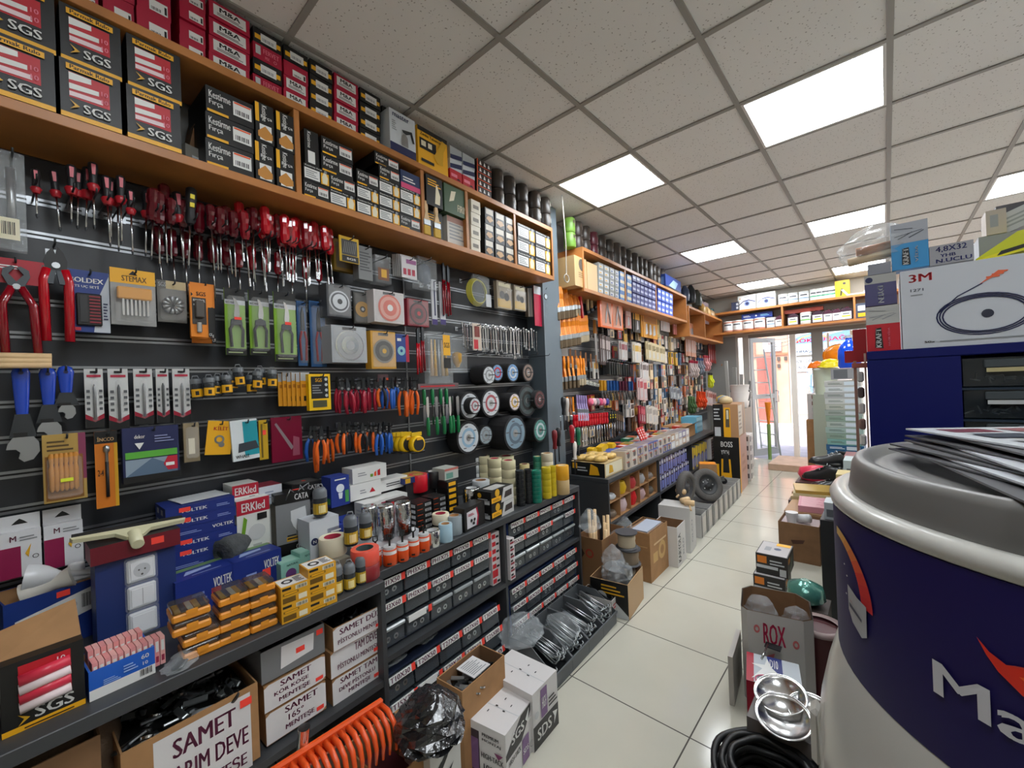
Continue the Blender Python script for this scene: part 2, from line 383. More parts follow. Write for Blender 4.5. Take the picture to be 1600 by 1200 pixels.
# sidelight window, door leaf (open), right windows
def window(n, x0, x1, z0, z1, y, fm, fw=.05):
    fb = MB(); fb.box(x0, y, z0, x0+fw, y+.06, z1, fm); fb.box(x1-fw, y, z0, x1, y+.06, z1, fm); fb.box(x0+fw, y, z1-fw, x1-fw, y+.06, z1, fm); fb.box(x0+fw, y, z0, x1-fw, y+.06, z0+fw, fm)
    o = struct('window_%d' % n, fb); part('pane', MB().box(x0+fw, y+.025, z0+fw, x1-fw, y+.033, z1-fw, GLASS), o); return o
window(1, -2.02, -1.87, .05, 2.2, YF, ALF, .035)
window(2, -.82, -.10, .05, 2.2, YF, ALG, .07)
window(3, -.10, .85, .05, 2.2, YF, ALF, .05)
window(4, .85, X1, .05, 2.2, YF, ALF, .05)
o = struct('door_1', MB().box(-1.87, YF, 0, -1.81, YF+.07, 2.2, ALF).box(-1.20, YF+.02, 0, -1.12, YF+.1, 2.2, mat('sunlit_white_paint', 'f2efe8', .6)).box(-1.81, YF, 2.14, -.82, YF+.07, 2.2, ALG).box(-.90, YF, 0, -.82, YF+.07, 2.14, ALG))
# open leaf swung outwards
lf = MB(); L = .62
lf.box(0, 0, 0, .07, .04, 2.12, ALF); lf.box(L-.07, 0, 0, L, .04, 2.12, ALF); lf.box(.07, 0, 2.04, L-.07, .04, 2.12, ALF); lf.box(.07, 0, 0, L-.07, .04, .12, ALF); lf.box(.07, 0, 1.02, L-.07, .04, 1.10, ALF)
o = top('door_2', lf, GM(-1.80, YF+.08, .03, math.radians(62)), None, None, kind='structure')
part('pane', MB().box(.07, .016, .12, L-.07, .022, 1.02, GLASS).box(.07, .016, 1.10, L-.07, .022, 2.04, GLASS), o)
part('handle', MB().tube([(L-.035, -.001, .95), (L-.035, -.05, .95), (L-.035, -.05, 1.15), (L-.035, -.001, 1.15)], .009, CHROME), o)
# threshold step
top('threshold_step', MB().box(-1.42, 7.46, 0, -.62, 8.3, .10, mat('beige_step_board', 'c9a991', .7, var=.1), .006), GM(0, 0, 0), 'low beige step board lying before the shop doorway', 'step')
# street
PAVE = mat('grey_block_paving', 'a8a3a6', .9, bump=.4, bscale=12, var=.12, vscale=5)
struct('ground_street', MB().box(-9, 8.42, -.12, 8, 15, -.02, PAVE))
struct('ground_kerb', MB().box(-9, 13.1, -.02, 8, 14.0, .08, mat('kerb_stone', 'c9c6c0', .9, var=.06)))
FAC = mat('sunlit_cream_render', 'e8dccb', .9, var=.03, vscale=2); SALM = mat('salmon_stone_cladding', 'dca487', .8, var=.08, vscale=3)
struct('wall_across', MB().box(-9, 14.0, -.1, 8, 14.3, 6.5, FAC))
b = MB(); b.box(-2.95, 13.93, .0, -2.05, 14.0, 2.75, SALM); b.box(-2.95, 13.9, 2.02, -2.05, 13.93, 2.08, K('b87352'))
b.box(-2.95, 13.88, 2.0, -2.85, 13.93, 2.75, K('b87352'))
struct('trim_2', b)
# red panelled door across the street
RD = mat('red_brown_door_paint', '9c4a34', .5, var=.08, vscale=6)
b = MB(); b.box(-2.82, 13.86, .05, -2.36, 13.93, 1.97, RD)
for zz in ((.15, .62), (.70, 1.18), (1.26, 1.88)):
    for xx in (-2.78, -2.575): b.box(xx, 13.845, zz[0], xx+.17, 13.86, zz[1], RD, .01)
o = struct('door_3', b); part('handle', MB().tube([(-2.39, 13.86, 1.0), (-2.39, 13.82, 1.0), (-2.39, 13.82, 1.12)], .012, CHROME), o)
# number plate, meter boxes
top('house_number_plate', MB().box(-2.46, 13.85, 2.0, -2.36, 13.86, 2.08, K('2b4fae')).face('F', -2.46, 13.85, 2.0, -2.36, 13.86, 2.08, [('t', '42', .25, .2, .75, .8, WHITE)]), GM(0, 0, 0), 'small blue house number plate above the red door across the street', 'plate')
for i, (x, z) in enumerate(((-2.31, 1.86), (-2.14, 1.86), (-2.31, 1.66))):
    top('meter_box', MB().box(x, 13.88, z, x+.07, 13.93, z+.11, K('5a5048'), .004), GM(0, 0, 0), 'small dark meter box on the salmon wall across the street, %s' % ('upper left', 'upper right', 'lower one')[i], 'meter box', 'meter boxes across the street')
# signs
sg = MB(); x0, x1, z0, z1 = -1.97, -.68, 1.98, 2.72
sg.box(x0, 13.86, z0, x1, 13.999, z1, K('dfeaf2'))
SKYB = K('6f9bd8'); LIGHTB = K('9fd8ec'); SRED = K('e8284a')
sg.face('F', x0, 13.86, z0, x1, 13.95, z1, [('r', 0, .3, 1, 1, SKYB), ('r', 0, .22, 1, .42, LIGHTB), ('p', [(.0, .8), (.35, .98), (.7, 1), (.5, .86), (.2, .72), (0, .6)], WHITE), ('p', [(.5, .62), (1, .8), (1, .9), (.6, .74)], WHITE),
    ('p', [(.08, .48), (.2, .66), (.38, .74), (.6, .66), (.72, .48), (.69, .48), (.58, .61), (.38, .69), (.22, .62), (.12, .48)], K('f0a060')), ('t', 'GÖKKUŞAĞI', .04, .42, .97, .64, SRED), ('r', .62, .0, .8, .2, K('e8e27a')), ('t', 'KUMAŞ VE DİKİM EVİ', .05, .06, .97, .2, K('2a3550'))])
top('shop_sign', sg, GM(0, 0, 0), 'blue and pink rainbow fabric shop sign across the street', 'sign')
sg = MB(); sg.box(-1.95, 13.93, 1.52, -1.2, 13.99, 1.92, WHITE).face('F', -1.95, 13.93, 1.52, -1.2, 13.99, 1.92, [('t', 'ÖZEL DİKİM', .06, .62, .8, .9, K('3a4048')), ('t', 'TADİLAT İŞLERİ', .1, .15, .95, .45, K('3a4048'))])
top('tailor_sign', sg, GM(0, 0, 0), 'white lettered TADİLAT board below the fabric shop sign across the street', 'sign')
sg = MB(); sg.box(-2.64, 13.86, 2.14, -2.2, 13.92, 2.42, WHITE).face('F', -2.64, 13.86, 2.14, -2.2, 13.92, 2.42, [('l', .2, .6, .85, .92, 2, K('8a5a4a')), ('l', .1, .3, .9, .55, 3, K('c0a090')), ('l', .2, .08, .8, .22, 1, K('6a5048'))])
top('door_notice_sign', sg, GM(0, 0, 0), 'small white notice board above the red door across the street', 'sign')
sg = MB(); sg.box(-.60, 13.88, 1.9, .25, 13.95, 2.72, K('6e6a70')).face('F', -.60, 13.88, 1.9, .25, 13.95, 2.72, [('t', 'TERZİ', .05, .78, .6, .93, WHITE), ('t', 'OTO', .05, .52, .5, .68, WHITE), ('t', 'TAMİR', .05, .28, .6, .42, WHITE)])
top('grey_wall_sign', sg, GM(0, 0, 0), 'grey sign with white lettering at the right beyond the window', 'sign')
# shop window across with hanging shirts
b = MB(); b.box(-1.95, 13.95, .45, -.7, 14.0, 1.5, K('b5a298')); b.box(-1.95, 13.9, .35, -.7, 14.0, .45, K('cbb8ac')); struct('window_5', b)
for i in range(5):
    x = -1.5+i*.075; c = ('8fb4d8', 'e6e6ea', '6f86b0', 'e3a6b0', 'cfd6e0')[i]; m = K(c, .9)
    sh = MB(); sh.prism([(-.03, -.95), (.03, -.95), (.028, -.1), (.06, -.12), (.07, -.3), (.1, -.28), (.07, .0), (.02, .04), (-.02, .04), (-.07, 0), (-.1, -.28), (-.07, -.3), (-.06, -.12), (-.028, -.1)], -.025, .025, m)
    top('hanging_garment', sh, GM(x, 13.66, 1.42, 1.1), 'garment hanging on the rail outside the shop across the street, %s' % pl(i, 5), 'garment', 'garments on the rail across the street')
top('garment_rail', MB().tube([(-1.6, 13.7, 1.5), (-1.1, 13.7, 1.5)], .012, CHROME).tube([(-1.6, 13.7, 1.5), (-1.6, 13.7, .08)], .012, CHROME).tube([(-1.1, 13.7, 1.5), (-1.1, 13.7, .08)], .012, CHROME), GM(0, 0, 0), 'metal clothes rail outside the shop across the street', 'rail')
# white cables draped across above the doorway
for i in range(4):
    xa, xb = -1.6, -1.15; pts = []
    for k in range(13):
        q = k/12; pts.append((xa+(xb-xa)*q, 8.75+.02*i, 2.2-.05*i+.02*i*q-.25*(.4+.25*i)*4*q*(1-q)*.35))
    top('white_cable', MB().tube(pts, .006, WHITE, 5), GM(0, 0, 0), 'white cable drooping above the doorway outside, %s' % tier(3-i, 4), 'cable', 'cables above the doorway')
# ladder leaning outside
lb = MB(); A, B = Vector((-1.66, 8.75, 1.95)), Vector((-1.42, 8.55, -.02)); A2, B2 = A+Vector((-.22, .1, 0)), B+Vector((-.36, .35, 0))
root = top('step_ladder', None, GM(0, 0, 0), 'light metal ladder leaning beside the open shop door', 'ladder')
LAD = mat('ladder_aluminium', 'c5cabf', .4, .5)
part('rail', MB().tube([A, B], .014, LAD, 6), root); part('rail', MB().tube([A2, B2], .014, LAD, 6), root)
for i in range(8):
    q = (i+.6)/8.4; part('rung', MB().tube([A.lerp(B, q), A2.lerp(B2, q)], .010, LAD, 6), root)
# orange broom bundle by the door
root = top('street_broom', None, GM(-1.56, 8.38, 0), 'upright orange and green broom standing by the doorway', 'broom')
part('bristles', MB().lathe([(.02, .62), (.045, .95), (.05, 1.0)], K('f08a1c', .8), 10), root)
part('handle', MB().lathe([(.028, 0), (.03, .62)], K('7c9a54', .7), 10), root)
# ------------------------------------------------------------------ shelf above the shop front
SY = 8.0
def fz(u, v): return yq(u, v, SY)
z_lo = fz(1240, 508)[1]; z_up = fz(1240, 473)[1]
xl, xr = -2.28, .1
root = top('front_wall_shelf', None, GM(0, 0, 0), 'long wooden shelf unit above the shop entrance', 'shelf')
for z in (z_lo, z_up): part('shelf_board', MB().box(xl, SY, z-.035, xr+1.2, YF-.005, z, WOOD), root)
for (u, v) in ((1222, 490), (1335, 478)):
    x, _ = fz(u, v); part('divider', MB().box(x-.012, SY+.005, z_lo+.0005, x+.012, YF-.01, z_up-.0355, WOOD), root)
# paint cans and jugs
def can_parts(r, h, body, lab):
    a = MB().lathe([(r*.97, 0), (r, .008), (r, h-.01), (r*.96, h)], body, 14)
    l = MB(); n = 8
    for k in range(n): pass
    return a
def label_arc(mb, r, z0, z1, a0, a1, m, n=6, y=-1):
    vs = []
    for k in range(n+1):
        a = a0+(a1-a0)*k/n; vs += [(r*math.sin(a), -r*math.cos(a), z0), (r*math.sin(a), -r*math.cos(a), z1)]
    mb.add(vs, [(2*k, 2*k+2, 2*k+3, 2*k+1) for k in range(n)], m, True); return mb
def paint_can(r, h, body, strip, lid=WHITE, bail=True):
    a = MB().lathe([(r*.97, 0), (r, .006), (r, h*.93)], K(body, .4), 16)
    label_arc(a, r*1.006, h*.15, h*.8, -1.2, 1.2, K('f0f2f0')); label_arc(a, r*1.012, h*.3, h*.42, -1.1, 1.1, K(strip)); label_arc(a, r*1.012, h*.58, h*.7, -.7, .7, K('4a5058'))
    li = MB().lathe([(r*1.03, h*.93), (r*1.03, h*.98), (r*.9, h)], lid, 16)
    P = [(None, a), ('lid', li)]
    if bail: P.append(('handle', MB().tube([(r*math.cos(t)*1.02, -.3*r*math.sin(t), h*.85-r*.9*math.sin(t)) for t in [PI*k/8 for k in range(9)]], .002, CHROME, 4)))
    return fix(P)
def jug(w, h, body, cap, strip):
    a = MB(); a.prism([(-w/2, 0), (w/2, 0), (w/2, h*.72), (w*.30, h*.9), (-w*.12, h*.93), (-w/2, h*.66)], -.05, .05, K(body, .4))
    a.art((-w*.42, -.051, h*.08), (1, 0, 0), (0, 0, 1), w*.84, h*.56, [('r', 0, 0, 1, 1, K('eef0ec')), ('r', .1, .3, .9, .5, K(strip)), ('r', .2, .65, .8, .8, K('5a6068'))])
    return fix([(None, a), ('cap', MB().lathe([(w*.16, h*.9), (w*.16, h)], K(cap), 10, c=(w*.08, 0, 0))), ('handle', MB().tube([(-w*.12, 0, h*.9), (-w*.3, 0, h*.97), (-w*.46, 0, h*.85), (-w*.46, 0, h*.7)], .008, K(body, .4), 6))])
C1 = paint_can(.075, .19, 'd8d2c8', '7cbf6a'); C2 = paint_can(.085, .19, 'c98d78', 'e8e8e8'); C3 = paint_can(.07, .17, 'cfd6d8', '8fb0c8'); J1 = jug(.15, .2, '3a2030', '5a1830', 'c8d832'); J2 = jug(.12, .19, '4a1f33', '6a1f3a', 'd0d4d8')
G = 'paint tins and jugs over the shop entrance'
def place_row(P, name, cat, us, z, lab, t=.10, v=500):
    for i, u in enumerate(us):
        x, _ = fz(u, v); build(name, cat, P, GM(x, SY+t, z), lab % pl(i, len(us)), G)
place_row(C2, 'paint_tin', 'paint tin', [1136, 1150, 1167, 1185], z_lo, 'white labelled orange tin on the lower shelf over the entrance, %s of those left of the divider')
place_row(C3, 'paint_tin', 'paint tin', [1203], z_lo, 'pale tin beside the small jug on the lower entrance shelf, %s one there')
place_row(J2, 'paint_jug', 'jug', [1216], z_lo, 'small dark jug left of the divider on the lower entrance shelf, %s jug there')
place_row(J1, 'paint_jug', 'jug', [1238, 1277, 1322], z_lo, 'dark jug with yellow-green label on the lower entrance shelf, %s of three')
place_row(C1, 'paint_tin', 'paint tin', [1258], z_lo, 'orange and white tin between two jugs on the entrance shelf, %s tin there')
place_row(J2, 'paint_jug', 'jug', [1293, 1307], z_lo, 'dark jug with plain white label on the lower entrance shelf, %s of the pair')
place_row(C3, 'paint_tin', 'paint tin', [1222, 1238, 1255], z_up, 'white lettered tin on the upper entrance shelf, %s of three', v=465)
gb = paint_can(.05, .18, 'e6efe8', '4fae84')
place_row(gb, 'green_tin', 'paint tin', [1270, 1279, 1288, 1296, 1304], z_up, 'white and green slim tin on the upper entrance shelf, %s of five', v=462)
def carton(w, d, h, base, F=(), L=(), T=(), R=(), bev=0):
    m = MB().box(-w/2, -d/2, 0, w/2, d/2, h, base, bev)
    for k, de in (('F', F), ('L', L), ('T', T), ('R', R)):
        if de: m.face(k, -w/2, -d/2, 0, w/2, d/2, h, de)
    return m
eye = carton(.27, .15, .24, K('dfe0dc'), F=[('t', 'CAMERA', .35, .85, .7, .92, K('6a6a70')), ('p', [(.03, .3), (.3, .55), (.6, .6), (.97, .45), (.99, .52), (.6, .68), (.3, .62), (.03, .36)], K('2a3568')), ('c', .52, .4, .17, K('7f8fb8')), ('c', .52, .4, .1, K('1b2350')), ('r', .08, .75, .16, .83, K('c8a070'))]).mesh('eye')
for i, u in enumerate((1166, 1196)):
    x, _ = fz(u, 465); top('camera_box', eye, GM(x, SY+.1, z_up), 'white box printed with a large blue eye on the entrance shelf, %s' % ('left', 'right')[i], 'box', 'eye-printed boxes over the entrance')
x, _ = fz(1148, 470); top('navy_box', carton(.13, .15, .15, K('39415a'), F=[('r', .6, .6, .9, .85, LGREY), ('r', .6, .2, .9, .45, LGREY)]), GM(x, SY+.1, z_up), 'dark navy box left of the eye-printed boxes over the entrance', 'box')
x, _ = fz(1180, 490); top('blue_pump_box', carton(.46, .12, .09, K('22398a'), F=[('l', .06, .3, .3, .7, 2, WHITE), ('c', .48, .5, .03, WHITE), ('l', .62, .3, .9, .7, 2, K('8fd0e8'))]), GM(x, SY+.16, z_lo+.195), 'long dark blue box lying on top of the paint tins over the entrance', 'box')
x, _ = fz(1263, 480); top('red_long_box', carton(.55, .12, .06, K('a04030')), GM(x-.1, SY+.18, z_lo+.205), 'long brick-red box lying above the jugs over the entrance', 'box')
x, _ = fz(1316, 455); top('yellow_tool_box', carton(.17, .14, .24, K('f0c814'), F=[('p', [(.3, .05), (.4, .5), (.55, .5), (.45, .05)], K('4a4418')), ('c', .65, .8, .12, K('3a3420'))]), GM(x, SY+.1, z_up), 'yellow tool box on the upper entrance shelf by the white tray', 'box')
x, _ = fz(1334, 455)
tr = MB().prism([(-.10, .0), (.10, .0), (.17, .12), (.14, .12), (.085, .02), (-.085, .02), (-.14, .1), (-.17, .1)], -.08, .08, K('dcdcd4')); top('white_tray', tr, GM(x+.02, SY+.1, z_up), 'white paint tray on the upper entrance shelf', 'tray')
x, _ = fz(1346, 485); top('mixed_box', carton(.14, .15, .22, K('3c4456'), F=[('r', .2, .5, .8, .85, LGREY), ('r', .2, .1, .8, .35, YEL)]), GM(x, SY+.1, z_lo), 'dark box with white and yellow label at the right end of the entrance shelf', 'box')
# ================================================================== left wall: shelves, slatwall, benches
def su(u, z, t):        # distance along the wall at which pixel column u meets the line (t, z)
    A = W(0, t, z)-Vector((0, 0, HC)); B = Vector((-SA, CA, 0)); k = (u-800)/FPX
    return -(A.dot(CR)-k*A.dot(CF))/(B.dot(CR)-k*B.dot(CF))
def wood_unit(label, s0, s1, t1, zb, zt, divs, th=.03, d=None):
    root = top('wall_shelf', None, WM(0, 0, 0), label, 'shelf'); t0 = .012
    P = lambda a, b_, c, d_, e, f: MB().box(a, -d_, e, b_, -c, f, WOOD, .0015)
    part('shelf_board', P(s0, s1, t0, t1, zb-th, zb), root); part('shelf_board', P(s0, s1, t0, t1, zt-th, zt), root)
    part('end_panel', P(s1, s1+.02, t0, t1, zb-th, zt+.0), root); part('end_panel', P(s0-.02, s0, t0, t1, zb-th, zt), root)
    for s in divs: part('divider', P(s-.011, s+.011, t0, t1-.003, zb+.0002, zt-th-.0002), root)
    return root
UZ0, UZ1, UT = 2.29, 2.655, .29
wood_unit('long wooden wall shelf above the screwdrivers, near the ceiling', -.95, 2.53, UT, UZ0, UZ1, [su(u, 2.45, UT) for u in (466, 662, 731, 806)])
VZ0, VZ1 = 2.28, 2.625
wood_unit('second wooden wall shelf beyond the grey pier', 3.03, 5.95, UT, VZ0, VZ1, [su(u, 2.45, UT) for u in (978, 1026)])
def sb(name, label, cat, u0, u1, z, h, d, t, base, group=None, F=(), L=(), T=(), rz=0, gap=.0015, bev=0):
    s0, s1 = su(u0, z+h*.3, t), su(u1, z+h*.3, t); w = abs(s1-s0)-gap*2
    m = carton(w, d, h-.0012, base, F, L, T, bev=bev); return top(name, m, WM((s0+s1)/2, t-d/2, z+.0006, rz), label, cat, group)
GOLD = K('d9a520'); MAROON = K('7a1226')
SGSF = [('r', 0, 0, 1, .085, YEL), ('r', .14, .36, .8, .80, RED), ('p', [(.14, .66), (.5, .70), (.5, .79), (.14, .79)], WHITE), ('p', [(.14, .50), (.62, .54), (.62, .62), (.14, .60)], WHITE), ('p', [(.14, .38), (.68, .40), (.68, .48), (.14, .46)], K('f0d8dc')),
        ('t', '10', .66, .42, .77, .5, PINK), ('t', '10', .66, .56, .77, .64, PINK), ('r', .1, .83, .86, .93, YEL), ('t', 'Parmak Rulo', .16, .85, .8, .92, BLACK), ('t', 'SGS', .36, .14, .8, .29, WHITE),
        ('p', [(.14, .3), (.3, .22), (.14, .14), (.22, .22)], GOLD)]
G = 'paint roller boxes on the wall shelf'
for c, (u0, u1) in enumerate(((-150, -42), (-35, 88), (93, 191), (198, 284))):
    for r in range(2):
        if c == 3 and r == 1: pass
        sb('roller_box', 'black roller refill box with red window, %s column, %s row' % (pl(c, 4), ('lower', 'upper')[r]), 'box', u0, u1, UZ0+.166*r, .164, .2, UT-.012*r, BLACK, G, F=SGSF, L=[('r', 0, 0, 1, .085, YEL)])
KF = [('r', .02, .02, .45, .12, YEL), ('t', 'Kestirme', .06, .58, .5, .85, WHITE), ('t', 'Fırça', .06, .28, .34, .52, WHITE), ('r', .55, .25, .95, .8, WHITE), ('b', .6, .32, .9, .5, BLACK), ('r', .57, .72, .93, .78, ORAN)]
KV = [('r', .0, .5, .2, .98, YEL), ('t', 'Fırça', .3, .6, .9, .7, WHITE), ('v', 'Kestirme', .35, .55, .62, .95, WHITE, -1), ('r', .2, .05, .85, .45, WHITE), ('p', [(.1, .25), (.5, .42), (.9, .25), (.9, .12), (.5, .06), (.1, .12)], K('c98a3c'))]
KW = [('r', .03, .12, .62, .78, WHITE), ('l', .08, .2, .55, .7, 4, GREY), ('r', .66, .05, .98, .78, YEL), ('p', [(.72, .1), (.9, .1), (.94, .5), (.86, .8), (.78, .8), (.7, .5)], CREAM), ('t', 'Kestirme Fırça', .05, .84, .7, .96, WHITE), ('c', .84, .86, .06, GREY)]
for i in range(3): sb('brush_box', 'black brush box with white name and barcode, left stack of the shelf, %s of three' % tier(i, 3), 'box', 321, 397, UZ0+.093*i, .092, .2, UT-.01, BLACK, 'black brush boxes', F=KF)
for c, (u0, u1) in enumerate(((399, 429), (432, 461))):
    for r in range(2): sb('brush_box', 'upright black brush box with brush picture, %s column, %s' % (('left', 'right')[c], ('lower', 'upper')[r]), 'box', u0, u1, UZ0+.15*r, .149, .2, UT-.006, BLACK, 'upright brush boxes', F=KV)
# small dark tool pieces lying between the boxes
top('grey_hinge_bag', carton(.07, .05, .08, K('7e7c76'), F=[('r', .3, .3, .7, .6, LGREY)]), WM(su(303, UZ0, .2), .18, UZ0, .3), 'small grey bagged part standing between roller boxes and brush boxes', 'bag')
top('brown_carton_flap', MB().prism([(-.05, 0), (.05, 0), (.03, .21), (0, .25)], -.05, .05, KRAFT2), WM(su(309, UZ0, .12), .1, UZ0), 'dark brown torn carton standing behind the roller boxes', 'box')
grid = [(474, 515, 2), (515, 556, 2), (557, 592, 3), (592, 625, 4), (625, 657, 3)]
for c, (u0, u1, n) in enumerate(grid):
    for r in range(n): sb('brush_box', 'small brush box with white label and yellow brush, column %s, %s' % (pl(c, 5), tier(r, n)), 'box', u0, u1, UZ0+.068*r, .067, .19, UT-.008, BLACK, 'small brush boxes', F=KW if (c*3+r) % 4 else KF)
sb('brush_box', 'upright black box at the left of the second compartment', 'box', 476, 499, UZ0+.137, .15, .18, UT-.02, BLACK, F=[('v', 'Kestirme', .2, .5, .45, .95, WHITE, -1), ('r', .2, .08, .7, .42, WHITE)])
for r in range(2): sb('brush_box', 'wide black brush box lying over the white-labelled ones, %s' % ('lower', 'upper')[r], 'box', 502, 552, UZ0+.137+.075*r, .074, .18, UT-.015, BLACK, 'wide brush boxes', F=KF)
sb('brush_box', 'black brush box on top of the middle columns of small boxes', 'box', 585, 624, UZ0+.272, .06, .17, UT-.02, BLACK, F=KF)
sb('pink_blue_box', 'dark blue and pink box on the rightmost column of small brush boxes', 'box', 626, 658, UZ0+.204, .09, .17, UT-.01, K('28385e'), F=[('r', 0, 0, 1, .3, K('d84a7a')), ('t', 'Bosch', .1, .35, .7, .6, WHITE)] and [('r', 0, 0, 1, .3, K('d84a7a')), ('l', .1, .4, .7, .7, 2, WHITE)])
BR = [('l', .1, .65, .9, .9, 3, YEL), ('p', [(.5, .1), (.8, .1), (.85, .4), (.66, .75), (.6, .75)], CREAM)]
for r in range(2): sb('tool_set_box', 'dark box with yellow print and brush picture, %s of two, right of the divider' % ('lower', 'upper')[r], 'box', 666, 692, UZ0+.165*r, .16, .16, UT-.04*(1-r), BLACK, 'dark brush set boxes', F=BR)
# two loose brushes in front
def brush(wd, hl, fl, bl, hm, bm, hang=True):
    h = MB(); h.prism([(-.006, 0), (.006, 0), (.011, -hl*.35), (.008, -hl*.6), (wd*.42, -hl), (-wd*.42, -hl), (-.008, -hl*.6), (-.011, -hl*.35)], -.006, .006, hm)
    f = MB().box(-wd/2, -.009, -hl-fl, wd/2, .009, -hl, ZINC, .002); bb = MB().box(-wd*.49, -.008, -hl-fl-bl, wd*.49, .008, -hl-fl, bm, .003)
    return fix([('handle', h), ('ferrule', f), ('bristles', bb)])
BW = brush(.045, .10, .03, .05, DOWEL, K('d8b050', .8)); 
for i, u in enumerate((668, 684)): build('paint_brush', 'brush', BW, WM(su(u, 2.3, UT), UT-.008, UZ0+.18, 0, -.03), 'pale-handled brush propped on the shelf edge, %s of two' % ('left', 'right')[i], 'propped brushes')
sb('green_picture_box', 'dark green box with a white tool picture, high in the third compartment', 'box', 694, 731, UZ0+.17, .16, .17, UT-.01, K('3f5a3c'), F=[('p', [(.2, .4), (.3, .8), (.5, .85), (.4, .5)], CREAM), ('t', 'FIRIN', .55, .15, .95, .4, CREAM)])
sb('white_carton', 'white and pink box under the green picture box', 'box', 699, 729, UZ0+.0, .165, .17, UT-.03, K('cfc9c0'), F=[('l', .1, .2, .9, .8, 5, GREY), ('r', 0, .8, 1, 1, K('a07060'))])
for r in range(4): sb('tan_slim_box', 'slim pale box in the pile beside the divider, %s of four' % tier(r, 4), 'box', 736, 751, UZ0+.078*r, .076, .17, UT-.012, K('d8d0bc'), 'slim pale boxes', F=[('r', .2, .3, .8, .6, K('6a6050'))])
for c, (u0, u1) in enumerate(((758, 772), (774, 789), (790, 804))):
    for r in range(3): sb('sandpaper_box', 'narrow black box with a pale picture, %s column, %s' % (pl(c, 3), tier(r, 3)), 'box', u0, u1, UZ0+.1*r, .099, .17, UT-.012, BLACK, 'narrow black picture boxes', F=[('r', .1, .6, .9, .95, K('d8d2c4')), ('p', [(.5, .1), (.9, .3), (.7, .5), (.3, .5), (.1, .3)], K('c9a070'))])
for c, (u0, u1) in enumerate(((809, 836), (837, 860))):
    for r in range(3): sb('brush_box', 'brush box at the far end of the first wall shelf, %s column, %s' % (('left', 'right')[c], tier(r, 3)), 'box', u0, u1, UZ0+.098*r, .097, .17, UT-.01, K('2a2c2e'), 'brush boxes at the shelf end', F=KW)
# --- on top of the first shelf
MA = [('r', .1, .2, .9, .85, WHITE), ('t', 'M&A', .25, .5, .75, .78, BLACK), ('l', .18, .26, .82, .44, 2, K('6a5a5e'))]
FER = [('t', 'FERVET', .35, .5, .9, .8, PINK), ('r', .08, .3, .25, .85, LGREY), ('t', 'MIX', .4, .15, .55, .35, PINK), ('o', .75, .25, .06, .04, PINK)]
RB = [('r', .35, .15, .9, .6, WHITE), ('b', .4, .2, .7, .32, BLACK), ('r', .8, .2, .87, .5, BLACK)]
YB = [('r', .05, .3, .95, .6, YEL), ('r', .25, .2, .8, .75, WHITE), ('b', .3, .3, .7, .5, GREY)]
Z = UZ1
stacks = [(-130, -60, 3, CRIM, RB), (-60, 20, 3, CRIM, RB), (25, 95, 4, CRIM, RB), (100, 155, 4, CRIM, RB), (160, 211, 3, CRIM, RB), (213, 268, 3, CRIM, RB), (280, 322, 4, CRIM, RB), (326, 391, 4, CRIM, MA), (395, 441, 4, CRIM, FER), (443, 482, 4, CRIM, MA), (484, 520, 4, BLACK, YB), (522, 560, 4, CRIM, MA), (562, 595, 4, BLACK, YB), (597, 618, 3, BLACK, YB), (620, 648, 4, BLACK, YB)]
for c, (u0, u1, n, base, F) in enumerate(stacks):
    h = .262/n-.004
    for r in range(n):
        F2, b2 = F, base
        if (c, r) in ((8, 1), (9, 3), (8, 3)): F2, b2 = YB, BLACK
        if (c, r) == (9, 2): F2, b2 = RB, CRIM
        j = random.uniform(-.006, .006)
        cn_ = 'crimson' if b2 is CRIM else 'black and yellow'; kd = 'M&A white label' if F2 is MA else ('pale red print' if F2 is FER else 'barcode label')
        sb('fitting_box', '%s box with %s, stack %s on the wall shelf, %s' % (cn_.replace('black and yellow', 'black'), kd.replace('M&A ', ''), pl(c, len(stacks)), tier(r, n)), 'box', u0, u1, Z+h*r, h, .2, UT-.02+j-(.02 if c < 13 else .06), b2, 'boxes piled up to the ceiling', F=F2, L=[('r', .1, .3, .9, .7, b2)])
sb('spray_gun_box', 'white box with a spray gun picture on the wall shelf', 'box', 609, 650, Z, .205, .1, UT-.002, K('cdd2d6'), F=[('r', 0, 0, 1, .2, NAVY), ('t', 'master', .12, .84, .75, .94, NAVY), ('l', .08, .5, .25, .75, 5, GREY), ('p', [(.42, .22), (.7, .22), (.68, .45), (.6, .52), (.52, .52), (.44, .45)], STEEL), ('p', [(.45, .6), (.85, .66), (.95, .4), (.86, .38), (.78, .58), (.62, .52), (.5, .54)], DSTEEL)])
sb('staple_gun_box', 'yellow box with a large staple gun picture on the wall shelf', 'box', 653, 700, Z, .2, .12, UT-.002, YEL, F=[('r', 0, .88, 1, 1, BLACK), ('t', 'Zımba Tabancası', .08, .78, .8, .86, BLACK), ('p', [(.05, .42), (.6, .42), (.6, .7), (.05, .7)], BLACK), ('r', .1, .5, .25, .64, CREAM), ('r', .32, .5, .45, .64, CREAM), ('p', [(.62, .2), (.8, .2), (.85, .6), (.98, .85), (.8, .9), (.7, .7), (.5, .35)], GOLD), ('r', .08, .08, .5, .16, BLACK)])
